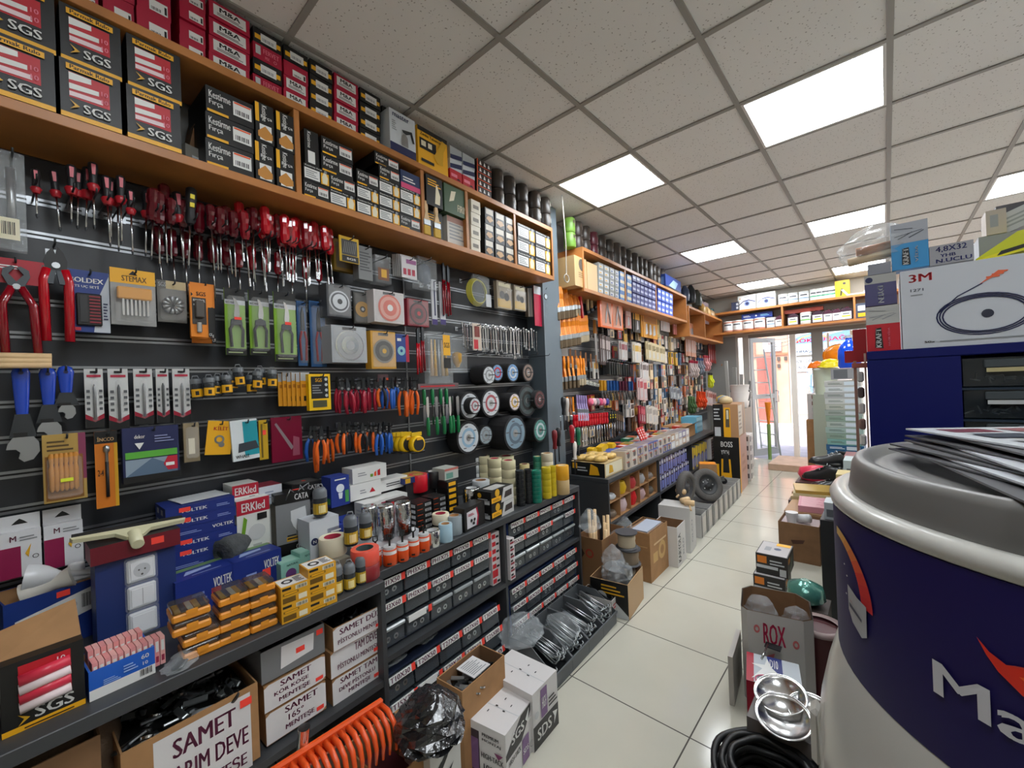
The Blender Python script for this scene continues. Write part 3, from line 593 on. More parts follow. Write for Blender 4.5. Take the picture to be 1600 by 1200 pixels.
for c, (u0, u1) in enumerate(((703, 722), (723, 742))):
    cc = ('left', 'right')[c]
    sb('silicone_box', 'pale box with navy band above the red one, %s column' % cc, 'box', u0, u1, Z+.062, .062, .16, UT-.01, K('c9ced4'), 'navy banded boxes', F=[('p', [(0, .1), (1, .35), (1, .8), (0, .5)], NAVY)])
    sb('silicone_box', 'pale box with navy wave on top of the pile, %s column' % cc, 'box', u0, u1, Z+.124, .075, .16, UT-.015, K('aeb4b6'), 'navy banded boxes', F=[('p', [(0, .0), (1, .2), (1, .55), (0, .35)], NAVY)])
    sb('red_box', 'red box at the foot of the navy banded boxes, %s of two' % cc, 'box', u0, u1, Z, .06, .17, UT-.003, RED, 'red boxes under navy ones', F=[('r', .1, .3, .6, .6, PINK), ('p', [(.5, .1), (.9, .1), (.7, .3)], BLACK)])
for r in range(5): sb('hook_box', 'small dark box with orange edge and three white hooks, %s of five' % tier(r, 5), 'box', 745, 768, Z+.042*r, .041, .14, UT-.008, K('2a1c14'), 'small hook boxes', F=[('r', 0, 0, 1, .1, ORAN), ('r', .0, .0, .05, 1, ORAN)]+[('p', [(.15+.28*k, .25), (.3+.28*k, .25), (.24+.28*k, .8), (.2+.28*k, .8)], WHITE) for k in range(3)])
# wrapped rolls of sacks: dark film cylinders with a bright wrap
SACK = mat('brown_sack_roll', '3a322c', .35, var=.15, vscale=12); SACKG = mat('green_sack_roll', '6f9a3a', .4, var=.25, vscale=14); SACKR = mat('wine_sack_roll', '5a1f2c', .35, var=.15, vscale=12)
SILV = mat('silver_wrap', 'd4d8da', .12, .6)
def sack(r, h, m, two=True):
    n = 2 if two else 1; b_ = MB()
    hh = h/n
    for k in range(n): b_.lathe([(r*.9, hh*k+.002), (r, hh*k+.012), (r, hh*(k+1)-.012), (r*.9, hh*(k+1)-.002)], m, 16)
    l = MB(); label_arc(l, r*1.01, .015, h-.015, 1.0, 1.75, SILV, 4)
    tg = MB()
    for k in range(n): label_arc(tg, r*1.012, hh*(k+.45), hh*(k+.72), .2, .5, K('c8c4ba'), 2); label_arc(tg, r*1.012, hh*(k+.6), hh*(k+.8), -.35, .15, K('55493f'), 3)
    return fix([(None, b_), ('wrap', l), ('label', tg)])
SK1, SK2, SK3, SK4 = sack(.05, .25, SACK), sack(.052, .25, SACKG), sack(.048, .24, SACKR), sack(.06, .25, SACK, False)
for i, u in enumerate((777, 796, 816, 836, 852)): build('sack_roll', 'roll of sacks', SK1, WM(su(u, 2.8, .22), .21, UZ1), 'brown wrapped roll of sacks near the right end of the first shelf, %s of five' % pl(i, 5), 'sack rolls on the first wall shelf')
us = [891, 903, 915, 928, 940, 952, 962, 972, 981, 990, 999, 1006, 1013, 1020, 1027, 1033]
for i, u in enumerate(us): build('sack_roll', 'roll of sacks', (SK2, SK1, SK1, SK3)[i] if i < 4 else (SK1 if i % 3 else SK4), WM(su(u, 2.78, .2), .19, VZ1), 'wrapped roll of sacks standing on the second wall shelf, %s' % pl(i, len(us)), 'sack rolls on the second wall shelf')
# --- second wall shelf content
sb('kraft_carton', 'plain kraft carton with dark printed mark at the left end of the second shelf', 'box', 898, 917, VZ0, .25, .2, UT-.01, K('c9a774'), F=[('c', .6, .75, .25, K('5a5148')), ('l', .3, .3, .8, .5, 3, K('8a6f48'))])
sb('kraft_carton', 'plain kraft carton beside the printed one on the second shelf', 'box', 918, 934, VZ0, .24, .2, UT-.01, K('cfae7c'))
for c, (u0, u1) in enumerate(((935, 943), (944, 952), (953, 960), (961, 967))):
    for r in range(5): sb('small_part_box', 'tiny silver and white box in the block on the second shelf, column %s, row %s' % (pl(c, 4), tier(r, 5)), 'box', u0, u1, VZ0+.056*r, .055, .17, UT-.01, K('8a8c88'), 'silver and white boxes', F=[('r', .1, .2, .9, .75, LGREY), ('r', .2, .3, .6, .5, (GOLD, BLUE)[c > 1])])
for c, (u0, u1) in enumerate(((969, 976), (980, 987))):
    for r in range(4): sb('blue_gold_box', 'blue and cream box on the second shelf, %s column, %s' % (('left', 'right')[c], tier(r, 4)), 'box', u0, u1, VZ0+.072*r, .071, .17, UT-.01, K('4a7fc0'), 'blue and cream boxes', F=[('r', 0, .35, 1, .8, K('d8cfae'))])
k = 0
for c in range(6):
    for r in range(5): sb('violet_box', 'dark violet-blue box on the second shelf, column %s, %s' % (pl(c, 6), tier(r, 5)), 'box', 988.5+6.1*c, 994+6.1*c, VZ0+.06*r, .059, .17, UT-.012*(r % 2), K('3a3f86'), 'violet-blue boxes', F=[('r', .1, .4, .9, .8, K('a8aed0')), ('r', .2, .1, .5, .3, K('20244e'))])
for c in range(4):
    for r in range(4): sb('bright_blue_box', 'bright blue box on the second shelf, column %s, %s' % (pl(c, 4), tier(r, 4)), 'box', 1028+6*c, 1033.4+6*c, VZ0+.072*r, .071, .17, UT-.01*(r % 2), K('2a50c0'), 'bright blue boxes', F=[('r', .1, .3, .8, .7, K('c8d6f0'))])
sb('blue_tool_box', 'large glossy blue boxed tool on top of the second shelf', 'box', 1040, 1064, VZ1, .16, .22, UT, K('1f3f8c'), F=[('p', [(.2, .2), (.5, .8), (.8, .7), (.6, .1)], K('9fc0e8')), ('r', 0, 0, 1, .12, BLACK)], L=[('r', .1, .2, .9, .8, K('5a7fc0'))])
for i, (u, c, hh) in enumerate(((1074, '33415e', .22), (1083, '22262c', .28), (1092, '3a3f38', .26), (1100, 'b08a4a', .2), (1106, 'c9a060', .18), (1112, 'a88a64', .16), (1118, '8a7a66', .16), (1124, 'b8b0a4', .14), (1130, '9a2a34', .12))):
    s_ = su(u, 2.6, .2); bb = MB().lathe([(.07, 0), (.085, hh*.3), (.075, hh*.7), (.03, hh)], K(c, .35), 9, sy=.8); top('bagged_goods', bb, WM(s_, .17, VZ1 if u < 1096 else 2.5, i), 'bagged goods heaped on the far end of the second shelf, %s' % pl(i, 9), 'bag', 'bags on the far shelf end')
wood_unit('short far wooden shelf board with stacked bags', 6.05, 8.1, .3, 2.1, 2.5, [6.9])
# ------------------------------------------------------------------ slatwall
def slatwall(label, s0, s1, z0, z1, zs, t=.006):
    root = top('slatwall_panel', MB().box(s0, -.012, z0, s1, -.0005, z1, SLAT), WM(0, 0, 0), label, 'display panel')
    for z in zs: part('aluminium_rail', MB().box(s0, -.0155, z-.011, s1, -.0125, z-.003, ALU).box(s0, -.0155, z+.003, s1, -.0125, z+.011, ALU).box(s0, -.0135, z-.003, s1, -.0125, z+.003, BLACK), root)
    return root
RZ = [2.12-.105*k for k in range(13)]
slatwall('dark slatwall panel behind the screwdrivers and pliers', -1.6, 1.365, .80, 2.255, RZ)
slatwall('dark slatwall panel behind the wrenches and cutting discs', 1.375, 2.56, .80, 2.255, RZ)
slatwall('dark slatwall panel beyond the pier, behind the paint brushes', 2.85, 4.6, .72, 2.25, RZ)
slatwall('farthest dark slatwall panel near the shop front', 4.62, 8.0, .72, 2.1, RZ[1:])
top('aluminium_panel_joint', MB().box(1.3655, -.017, .8, 1.3745, -.0005, 2.255, ALU), WM(0, 0, 0), 'thin vertical aluminium strip between two slatwall panels', 'strip')
top('aluminium_panel_joint', MB().box(4.602, -.02, .72, 4.618, -.0005, 2.25, ALU), WM(0, 0, 0), 'vertical aluminium strip in the far slatwall behind the scrapers', 'strip')
# ------------------------------------------------------------------ benches (open drawer shelving)
BZ = .785; LAM = GREYLAM; DK = mat('dark_laminate_inside', '26282a', .6)
def bench(label, s0, s1, t1, ztop, shelves, divs, left_panel=True, th=.035, back=.02, front_end=True):
    root = top('shelving_bench', None, WM(0, 0, 0), label, 'bench')
    part('bench_top', MB().box(s0, -t1, ztop-th, s1, -back, ztop, LAM, .002), root)
    for z in shelves: part('shelf_board', MB().box(s0+.0185, -t1+.005, z-.022, s1-.0185, -back, z, LAM), root)
    part('end_panel', MB().box(s0, -t1+.002, 0, s0+.018, -back, ztop-th-.0003, LAM), root); part('end_panel', MB().box(s1-.018, -t1+.002, 0, s1, -back, ztop-th-.0003, LAM), root)
    zs = sorted(shelves)
    for dv in divs:
        zz = [0]+zs+[ztop-th]
        for a in range(len(zz)-1): part('divider', MB().box(dv-.009, -t1+.004, zz[a]+(.0003 if a else 0), dv+.009, -back, zz[a+1]-(.0225 if a < len(zz)-2 else .0003), LAM), root)
    part('back_board', MB().box(s0+.019, -back, 0, s1-.019, -.013, ztop-th, DK), root)
    return root
T1, T0 = .54, .62
bench('left end of the dark bench, holding hinge boxes below', -1.2, .772, T0, BZ, [.424], [])
bench('middle dark bench with small-parts drawers under it', .774, 2.36, T1, BZ, [.44], [1.565])
B2Z, B2T = .735, .54
bench('far dark bench below the brushes and scrapers', 2.80, 6.22, B2T, B2Z, [.38], [3.93, 5.05])
# ================================================================== goods hung on the slatwall
HK = MB().tube([(0, 0, 0), (0, -.20, 0), (0, -.21, .012)], .0028, DSTEEL, 5).box(-.012, 0, -.012, .012, .003, .014, ALU).mesh('hook')
def hook(s, z, ln=.2, lab=None):
    o = top('display_hook', HK, WM(s, .0165, z), lab or 'metal display hook', 'hook', 'slatwall hooks'); o.scale.y = ln/.2
    return o
# --- screwdrivers
HR, HB, HT, HY = K('b51f2c', .3), K('1f1f22', .5), mat('translucent_dark_red', '5c0c1a', .12, coat=.6), K('e8d51c', .4)
HBR = mat('glossy_bright_red', 'c40f22', .15, coat=.6); HBR2 = mat('glossy_deep_red', '8e0d1e', .15, coat=.6)
def driver(kind, hl, sl):
    h = MB(); s = hl/.1
    if kind == 'A':
        h.lathe([(.006*s, 0), (.010*s, -.004), (.011*s, -.02*s), (.0085*s, -.05*s), (.0095*s, -.075*s)], HB, 10, sx=1.25, sy=1.25); h.lathe([(.011*s, -.075*s), (.014*s, -.082*s), (.009*s, -hl)], HR, 10, sx=1.25, sy=1.25)
        h.prism([(-.004*s, -.045*s), (.004*s, -.045*s), (.0055*s, -.01*s), (-.0055*s, -.01*s)], -.0142*s, -.009*s, K('d0606c'))
    elif kind == 'Y':
        h.lathe([(.008*s, 0), (.0125*s, -.006), (.013*s, -.03*s), (.0105*s, -.06*s), (.0125*s, -.09*s), (.009*s, -hl)], HB, 10)
        for z in (-.022, -.045): h.prism([(-.005*s, z*s-.012*s), (.005*s, z*s-.012*s), (.005*s, z*s), (-.005*s, z*s)], -.0145*s, -.01*s, HY)
    else:
        m = {'C': HT, 'D': HBR, 'E': HBR2}[kind]
        h.lathe([(.007*s, 0), (.012*s, -.008*s), (.0125*s, -.03*s), (.010*s, -.045*s), (.0125*s, -.07*s), (.0115*s, -.09*s), (.007*s, -hl)], m, 8, smooth=False, sx=1.3, sy=1.3)
    sh = MB(); sh.tube([(0, 0, -hl+.003), (0, 0, -hl-sl)], .0028*s**.5, CHROME, 6)
    if kind in 'DE': sh.lathe([(.0055, -hl-sl-.016), (.0055, -hl-sl+.016)], CHROME, 6)
    else: sh.lathe([(.0015, -hl-sl-.012), (.0035, -hl-sl-.004), (.0028, -hl-sl)], DSTEEL, 6)
    return fix([('handle', h), ('shaft', sh)])
_D = {}
def drv(k, hl, sl):
    key = (k, round(hl/.01), round(sl/.015))
    if key not in _D: _D[key] = driver(k, key[1]*.01, key[2]*.015)
    return _D[key]
SD = [(55, 264, 303, 338, 'A'), (83, 266, 306, 352, 'A'), (111, 258, 302, 338, 'A'), (122, 268, 310, 352, 'A'), (145, 254, 300, 352, 'A'), (137, 262, 310, 352, 'A'), (165, 275, 320, 378, 'A'), (173, 282, 322, 372, 'A'), (188, 275, 318, 374, 'A'), (183, 285, 325, 392, 'A'), (203, 297, 337, 395, 'A'), (229, 300, 342, 396, 'A'), (240, 295, 345, 400, 'C'),
      (256, 288, 338, 410, 'C'), (248, 300, 348, 410, 'C'), (276, 300, 347, 408, 'A'), (267, 310, 352, 408, 'C'), (285, 312, 356, 412, 'C'), (299, 294, 352, 418, 'Y'), (312, 318, 362, 420, 'C'), (328, 320, 356, 418, 'C'), (336, 325, 366, 424, 'C'), (344, 324, 366, 424, 'C'), (352, 322, 368, 428, 'C'), (364, 330, 372, 436, 'C'), (373, 316, 358, 398, 'D'), (380, 330, 372, 438, 'E'), (388, 325, 362, 440, 'C'), (396, 324, 360, 436, 'C'), (404, 330, 366, 438, 'E'),
      (413, 323, 365, 415, 'D'), (409, 328, 372, 446, 'D'), (422, 336, 372, 420, 'E'), (432, 335, 370, 415, 'E'), (444, 336, 382, 432, 'D'), (439, 342, 386, 440, 'E'), (453, 344, 384, 436, 'E'), (462, 340, 380, 432, 'D'), (458, 342, 386, 436, 'D'), (470, 346, 388, 440, 'D'), (477, 347, 386, 438, 'E'), (490, 347, 388, 430, 'D'), (484, 352, 392, 442, 'E'), (499, 353, 392, 434, 'E'), (506, 353, 391, 438, 'D'), (513, 357, 396, 436, 'D')]
for i, (u, v0, v1, v2, k) in enumerate(SD):
    t = .17 if i % 2 == 0 else .13
    s, z = wq(u, v0, t); z1 = wq(u, v1, t)[1]; z2 = wq(u, v2, t)[1]
    nm = {'A': 'black and red handled', 'C': 'dark translucent red handled', 'D': 'glossy bright red handled', 'E': 'deep red handled', 'Y': 'large black and yellow handled'}[k]
    P = drv(k, max(.07, z-z1), max(.03, z1-z2))
    build('screwdriver', 'screwdriver', P, WM(s, t, z, 0, 0, random.uniform(-.06, .06)), '%s screwdriver in the top rack, %s' % (nm, pl(i, len(SD))) if k != 'Y' else 'large black and yellow handled screwdriver among red ones in the top rack', 'hanging screwdrivers')
    if i % 2 == 0: hook(s, 2.118+.0, .2, 'metal hook holding the %s screwdriver of the top rack' % pl(i, len(SD)))
# back row of shafts behind
for i in range(9, 22):
    u = 60+i*21; k = 'A' if u < 230 else ('C' if u < 370 else 'E'); s = su(u, 2.1, .09)
    build('screwdriver', 'screwdriver', drv(k, .1, .13), WM(s, .07, 2.105, 0, 0, random.uniform(-.05, .05)), 'screwdriver hanging in the rear row close to the slatwall, %s' % pl(i-9, 13), 'screwdrivers in the rear row')
# --- flat carded goods: design on the front, optional blister
def px(u0, v0, u1, v1, t):
    s0, z0 = wq(u0, v0, t); s1, z1 = wq(u1, v1, t); return s0, z0, s1, z1      # top-left, bottom-right
def hung(name, label, cat, q, t, d, base, F=(), group=None, extra=None, L=(), hooked=True, rim=None, ry=0):
    s0, zt, s1, zb = px(*q, t); w = max(.01, s1-s0); h = max(.02, abs(zt-zb))
    um = (q[0]+q[2])/2; vm = (q[1]+q[3])/2; sm, zm = wq(um, vm, t)
    m = MB().box(-w/2, 0, -h/2, w/2, d, h/2, base)
    if F: m.face('F', -w/2, 0, -h/2, w/2, d, h/2, F)
    if L: m.face('L', -w/2, 0, -h/2, w/2, d, h/2, L)
    P = [(None, m)]
    if extra: P += extra(w, h)
    o = build(name, cat, P, WM(sm, t, zm, 0, 0, ry), label, group)
    if hooked: hook(sm+.004, zm+h/2-.012, max(.05, t-.012+.02), 'small metal hook carrying the '+' '.join(label.split()[:8]))
    return o, w, h
def blister(w, h, x0, z0, x1, z1, dep, m=CLEAR2):
    return ('blister', MB().box(-w/2+w*x0, -dep, -h/2+h*z0, -w/2+w*x1, -.0015, -h/2+h*z1, m, min(.006, dep*.4)))
def mcard(w, h): return lambda x, z: (-w/2+w*x, -h/2+h*z)
# BOLDEX bit set
def ex_bold(w, h):
    c = mcard(w, h); a = MB(); x0, z0 = c(.2, .1); x1, z1 = c(.8, .62)
    a.box(x0, -.012, z0, x1, -.002, z1, BLACK, .003)
    for i in range(9): a.box(x0+(x1-x0)*.5, -.015, z0+(z1-z0)*(.08+.1*i), x1-.004, -.012, z0+(z1-z0)*(.13+.1*i), K('8a2432'))
    a.box(x0+.008, -.015, z0+.01, x0+(x1-x0)*.42, -.012, z1-.008, K('2c2c2e'))
    return [('bit_holder', a)]
hung('bit_set_card', 'blue and white screwdriver bit set card on the slatwall beside the bolt cutter', 'tool set', (103, 420, 174, 522), .12, .02, K('1d3a86'), [('p', [(.6, 0), (1, 0), (1, .95), (.75, .6)], K('c3c9d2')), ('t', 'BOLDEX', .08, .8, .86, .88, WHITE), ('t', 'BİTS UÇ SETİ', .08, .71, .75, .77, WHITE), ('r', .05, .02, .3, .07, RED), ('l', .84, .2, .95, .5, 6, NAVY)], extra=ex_bold)
def ex_keys(w, h):
    c = mcard(w, h); a = MB()
    for i in range(7): x = -w*.28+w*.09*i; a.box(x, -.02, -h*.34, x+w*.045, -.005, -h*.02-h*.04*(i % 2), CHROME)
    a.box(-w*.38, -.024, -h*.05, w*.38, -.004, h*.16, K('e09a28'), .003)
    return [('key_holder', a), blister(w, h, .06, .05, .94, .68, .034)]
hung('hex_key_card', 'yellow topped clear blister of hex keys with orange holders', 'tool set', (172, 418, 246, 512), .13, .012, K('9a9a98'), [('r', 0, .74, 1, 1, YEL), ('t', 'STEMAX', .25, .78, .8, .88, K('6a4a10')), ('p', [(.4, .9), (.5, .98), (.6, .9)], BLACK)], extra=ex_keys)
def ex_flower(w, h):
    a = MB()
    for i in range(11):
        t = 2*PI*i/11; cx, cz = 0, -h*.1; p0 = (cx+w*.06*math.cos(t), -.012, cz+w*.06*math.sin(t)); p1 = (cx+w*.38*math.cos(t), -.016, cz+w*.38*math.sin(t)); a.tube([p0, p1], [.003, .008], STEEL, 6)
    return [('bit_ring', a), blister(w, h, .05, .04, .95, .78, .03)]
hung('spade_bit_blister', 'clear blister with steel bits fanned out like a flower', 'tool set', (245, 437, 293, 506), .11, .01, K('6a6862'), [('r', .3, .8, 1, 1, K('c9b68c')), ('t', 'SGS', .05, .85, .3, .95, LGREY)], extra=ex_flower)
def ex_tester(w, h):
    return [('tester', MB().box(-w*.3, -.016, -h*.12, w*.1, -.002, h*.22, K('55504c'), .003).box(-w*.25, -.012, -h*.42, -w*.0, -.002, -h*.2, CHROME, .003))]
for i in range(3):
    hung('tester_card', 'orange current tester card left of the green pruner cards, %s of three' % ('rear', 'middle', 'front')[i], 'tool card', (297-2*i if i < 2 else 296, 441+3*i, 338-3*i, 534-3*i if i else 538), .09+.03*i, .006, K('ee8a1c'), [('p', [(.05, .88), (.15, .84), (.05, .80)], BLACK), ('t', 'SGS', .3, .82, .75, .9, BLACK), ('r', .08, .25, .75, .78, K('3a3430')), ('t', 'KONTROL', .15, .7, .7, .75, WHITE), ('t', 'KALEMİ', .15, .62, .6, .67, WHITE), ('r', .82, .0, 1, .6, BLACK), ('t', 'CE', .84, .03, .98, .08, WHITE)], 'orange tester cards', ex_tester if i == 2 else None, hooked=(i == 0))
def ex_pruner(w, h):
    bl = MB(); bl.prism([(-.004, 0), (.006, 0), (.012, h*.12), (.010, h*.24), (0, h*.34), (-.010, h*.36), (-.004, h*.24), (-.008, h*.1)], -.012, -.004, CHROME)
    bl.prism([(-.02, -.012), (.02, -.012), (.017, .008), (0, .016), (-.017, .008)], -.014, -.004, DSTEEL)
    hd = MB(); hd.tube([(-.012, -.01, -.01), (-.022, -.01, -.03), (-.018, -.01, -h*.38)], .0055, HB, 6); h2 = MB().tube([(.012, -.01, -.01), (.022, -.01, -.03), (.018, -.01, -h*.38)], .0055, HB, 6)
    return [('pruner_blade', bl), ('pruner_handle', hd), ('pruner_handle', h2), blister(w, h, .08, .06, .92, .88, .026)]
PR = [('r', 0, .0, 1, .1, BLACK), ('r', 0, .83, 1, 1, BLACK), ('r', .0, .76, 1, .83, LGREY), ('t', 'BAĞ MAKASI', .05, .775, .6, .815, BLACK), ('l', .1, .02, .8, .06, 1, K('a8b48a'))]
for i, q in enumerate(((350, 450, 386, 556), (388, 453, 423, 556), (427, 456, 465, 566))):
    o, w, h = hung('pruner_card', 'green card with a garden pruner, %s of the three' % pl(i, 3), 'pruner card', q, .13 if i < 2 else .16, .006, K('7fae22'), PR, 'green pruner cards', ex_pruner)
    if i != 1: part('price_sticker', MB().box(-.012, -.0275, h*.02, .012, -.0262, h*.06, STICK), o)
def ex_plcard(w, h):
    return [('pliers_jaws', MB().prism([(-.008, h*.05), (.008, h*.05), (.006, h*.3), (0, h*.4), (-.006, h*.3)], -.012, -.003, DSTEEL)), ('pliers_handle', MB().tube([(-.006, -.01, h*.03), (-.014, -.01, -h*.1), (-.01, -.01, -h*.42)], .005, K('9e1c2c'), 6)), ('pliers_handle', MB().tube([(.006, -.01, h*.03), (.014, -.01, -h*.1), (.01, -.01, -h*.42)], .005, K('9e1c2c'), 6)), blister(w, h, .06, .04, .94, .92, .024)]
for i, q in enumerate(((463, 470, 481, 572), (483, 470, 511, 574))):
    hung('pliers_card', 'blue card with red-handled pliers, %s of two' % ('left', 'right')[i], 'pliers card', q, .10, .006, K('2f5f96'), [('r', .05, .9, .95, .98, K('244a78'))], 'blue pliers cards', ex_plcard)
# bolt cutter, pincers, clear bag at the far left
s, z = wq(86, 392, .14)
bc = MB().prism([(-.022, -.06), (.022, -.06), (.024, -.03), (.016, -.004), (.004, .012), (0, -.012), (-.006, .008), (-.018, -.01), (-.024, -.03)], -.008, .008, BLACK).lathe([(.009, -.011), (.009, .011)], STEEL, 10, ax='y', c=(0, 0, -.045))
bh = lambda sg_: MB().tube([(sg_*.018, 0, -.055), (sg_*.026, 0, -.09), (sg_*.024, 0, -.27)], .0115, HBR, 8)
ne = MB().prism([(-.024, -.10), (-.006, -.10), (0, -.06), (.006, -.10), (.024, -.10), (.028, -.05), (-.028, -.05)], -.007, .007, DSTEEL)
build('bolt_cutter', 'bolt cutter', [('jaws', bc), ('neck', ne), ('handle', bh(-1)), ('handle', bh(1))], WM(s, .14, z), 'bolt cutter with black jaws and long red handles at the left', 'hanging tools'); hook(s, z+.02, .13, 'hook carrying the red-handled bolt cutter')
s, z = wq(24, 404, .15)
pc = MB().prism([(-.010, -.09), (.010, -.09), (.018, -.07), (.026, -.05), (.024, -.032), (.008, -.022), (.002, -.026), (.014, -.045), (0, -.066), (-.014, -.045), (-.002, -.026), (-.008, -.022), (-.024, -.032), (-.026, -.05), (-.018, -.07)], -.007, .007, DSTEEL).lathe([(.008, -.009), (.008, .009)], STEEL, 10, ax='y', c=(0, 0, -.08))
build('red_pincers', 'pincers', [('jaws', pc), ('handle', MB().tube([(-.008, 0, -.08), (-.028, 0, -.13), (-.024, 0, -.27)], .010, HBR2, 8)), ('handle', MB().tube([(.008, 0, -.08), (.03, 0, -.13), (.036, 0, -.27)], .010, HBR2, 8)), ('header_card', MB().box(-.055, .006, -.07, .055, .010, .0, K('b0182c')).face('F', -.055, .006, -.07, .055, .01, 0, [('l', .2, .55, .6, .75, 2, WHITE)]))], WM(s, .15, z), 'pincers with red handles under a red header card at the far left', 'hanging tools')
hook(s, z-.01, .14, 'hook carrying the pincers on the red card')
hung('bagged_tool', 'clear plastic bag with barcode label at the upper left edge', 'bag', (-8, 232, 44, 395), .17, .03, BAG, [('r', .05, .1, .75, .32, CREAM), ('b', .12, .15, .6, .28, BLACK)], extra=lambda w, h: [('caulking_gun', MB().tube([(0, .015, -h*.3), (0, .015, h*.35)], .009, STEEL, 8))])
# adjustable wrenches with blue handles
BH = mat('glossy_blue_grip', '1c46b8', .2, coat=.5)
def adj(L):
    h = MB().lathe([(.012, -L*.5), (.0135, -L*.42), (.0165, -L*.2), (.0185, -.018), (.014, -.004), (.006, 0)], BH, 16, sy=.5); h.lathe([(.005, -.0125), (.005, .0125)], NAVY, 10, ax='y', c=(0, 0, -.018))
    n = MB().prism([(-.014, -L*.5), (-.026, -L*.74), (.026, -L*.74), (.014, -L*.5)], -.006, .006, DSTEEL)
    q = L/.34
    j = MB().prism([(-.024*q, -L*.74), (-.036*q, -L*.80), (-.040*q, -L*.86), (-.018*q, -L*.865), (-.008*q, -L*.90), (-.012*q, -L*.96), (.0, -L*1.0), (.022*q, -L*.98), (.038*q, -L*.90), (.036*q, -L*.80), (.024*q, -L*.74)], -.009, .009, STEEL)
    j.prism([(-.018, -L*.735), (.008, -L*.735), (.008, -L*.69), (-.018, -L*.69)], -.011, .011, BLACK)
    return fix([('grip', h), ('shank', n), ('jaw', j)])
for i, (u, v0, v1) in enumerate(((32, 573, 722), (74, 575, 690), (102, 572, 655))):
    s, z = wq(u, v0, .12); z1 = wq(u, v1, .12)[1]; build('adjustable_wrench', 'wrench', adj(max(.1, z-z1)), WM(s, .12, z), 'blue-handled adjustable wrench, %s of three by size' % ('largest', 'middle', 'smallest')[i], 'blue-handled wrenches'); hook(s, z-.012, .12, 'hook carrying the %s blue-handled wrench' % ('largest', 'middle', 'smallest')[i])
for i, v in enumerate((556, 564, 572)):
    s, z = wq(18, v, .16); top('wooden_stick', MB().tube([(-.12, 0, 0), (.075, 0, .002*i)], .009, DOWEL, 8), WM(s, .16, z), 'pale wooden handle lying sideways in a clear sleeve, %s' % ('upper', 'middle', 'lower')[i], 'handle', 'wooden handles in a sleeve')
# white drill-bit cards
DB = [('r', 0, 0, 1, .16, BLACK), ('p', [(.0, .16), (.5, .1), (1, .16), (1, .24), (.5, .16), (0, .24)], K('a01030')), ('p', [(0, .24), (.5, .17), (1, .24), (1, .3), (0, .3)], K('d4d5d4')), ('r', .12, .86, .88, .90, K('c0304a')), ('r', .3, .93, .7, .965, BLACK)]+[('r', .08, .3+.1*k, .26, .345+.1*k, K('5a5c60')) for k in range(4)]+[('r', .74, .3+.1*k, .92, .345+.1*k, K('5a5c60')) for k in range(4)]
for i, q in enumerate(((131, 577, 164, 668), (168, 577, 203, 670), (208, 577, 241, 662), (243, 577, 266, 660), (269, 577, 299, 660))):
    o, w, h = hung('drill_bit_card', 'white and black card with a single drill bit, %s of five' % pl(i, 5), 'drill bit card', q, .10, .004, K('d4d5d4'), DB, 'white drill bit cards', lambda w, h: [('drill_bit', MB().tube([(0, -.006, -h*.36), (0, -.006, h*.18), (0, -.006, h*.24)], [.004, .004, .001], (STEEL, DSTEEL)[i % 2], 7)), blister(w, h, .34, .1, .66, .82, .014)])
# little capped jars
def jar(r, h):
    a = MB().lathe([(r*.9, 0), (r, .004), (r, h*.72), (r*.9, h*.78)], mat('smoky_clear_jar', '3c4044', .15, alpha=.75), 12); label_arc(a, r*1.02, h*.12, h*.5, -1.3, 1.3, YEL, 6); label_arc(a, r*1.03, h*.2, h*.4, -.5, .1, BLACK, 3)
    return fix([(None, a), ('lid', MB().lathe([(r*1.02, h*.76), (r*1.02, h*.95), (r*.85, h)], mat('grey_jar_lid', '6f7478', .35), 12)), ('hang_loop', MB().tube([(-r*.6, 0, h), (-r*.4, 0, h*1.14), (r*.4, 0, h*1.14), (r*.6, 0, h)], .002, GREY, 4))])
JP = jar(.018, .075); js = [(308, 592), (326, 590), (337, 588), (354, 586), (362, 580), (374, 574), (392, 586), (400, 580), (407, 576), (424, 578)]
for i, (u, v) in enumerate(js):
    t = .10+.03*(i % 2); s, z = wq(u, v, t); build('capped_jar', 'jar', JP, WM(s, t, z-.075, .1*(i % 3), 0, .04*((i*7) % 5-2)), 'small clear jar with grey cap and yellow label hanging in the row, %s' % pl(i, len(js)), 'hanging capped jars')
for i in range(6): hung('anchor_pack', 'orange anchor pack beside the yellow case, %s' % pl(i, 6), 'pack', (434+7*i, 584-i % 2*2, 455+6*i, 634), .08+.012*i, .006, K('e8a024'), [('r', 0, .75, 1, 1, LGREY), ('r', .3, .15, .7, .3, BLACK), ('r', .1, .55, .8, .65, K('b87010'))], 'orange anchor packs', hooked=(i == 0))
hung('bit_case', 'yellow and black case of bits beside the crimson pliers', 'tool case', (482, 585, 518, 640), .17, .025, YEL2, [('r', .1, .32, .9, .93, BLACK), ('t', 'SGS', .3, .78, .6, .88, YEL), ('l', .15, .45, .6, .72, 4, GREY), ('r', .15, .08, .8, .27, K('4a4a30'))]+[('c', .78, .85-.15*k, .07, LGREY) for k in range(4)], rim=None)
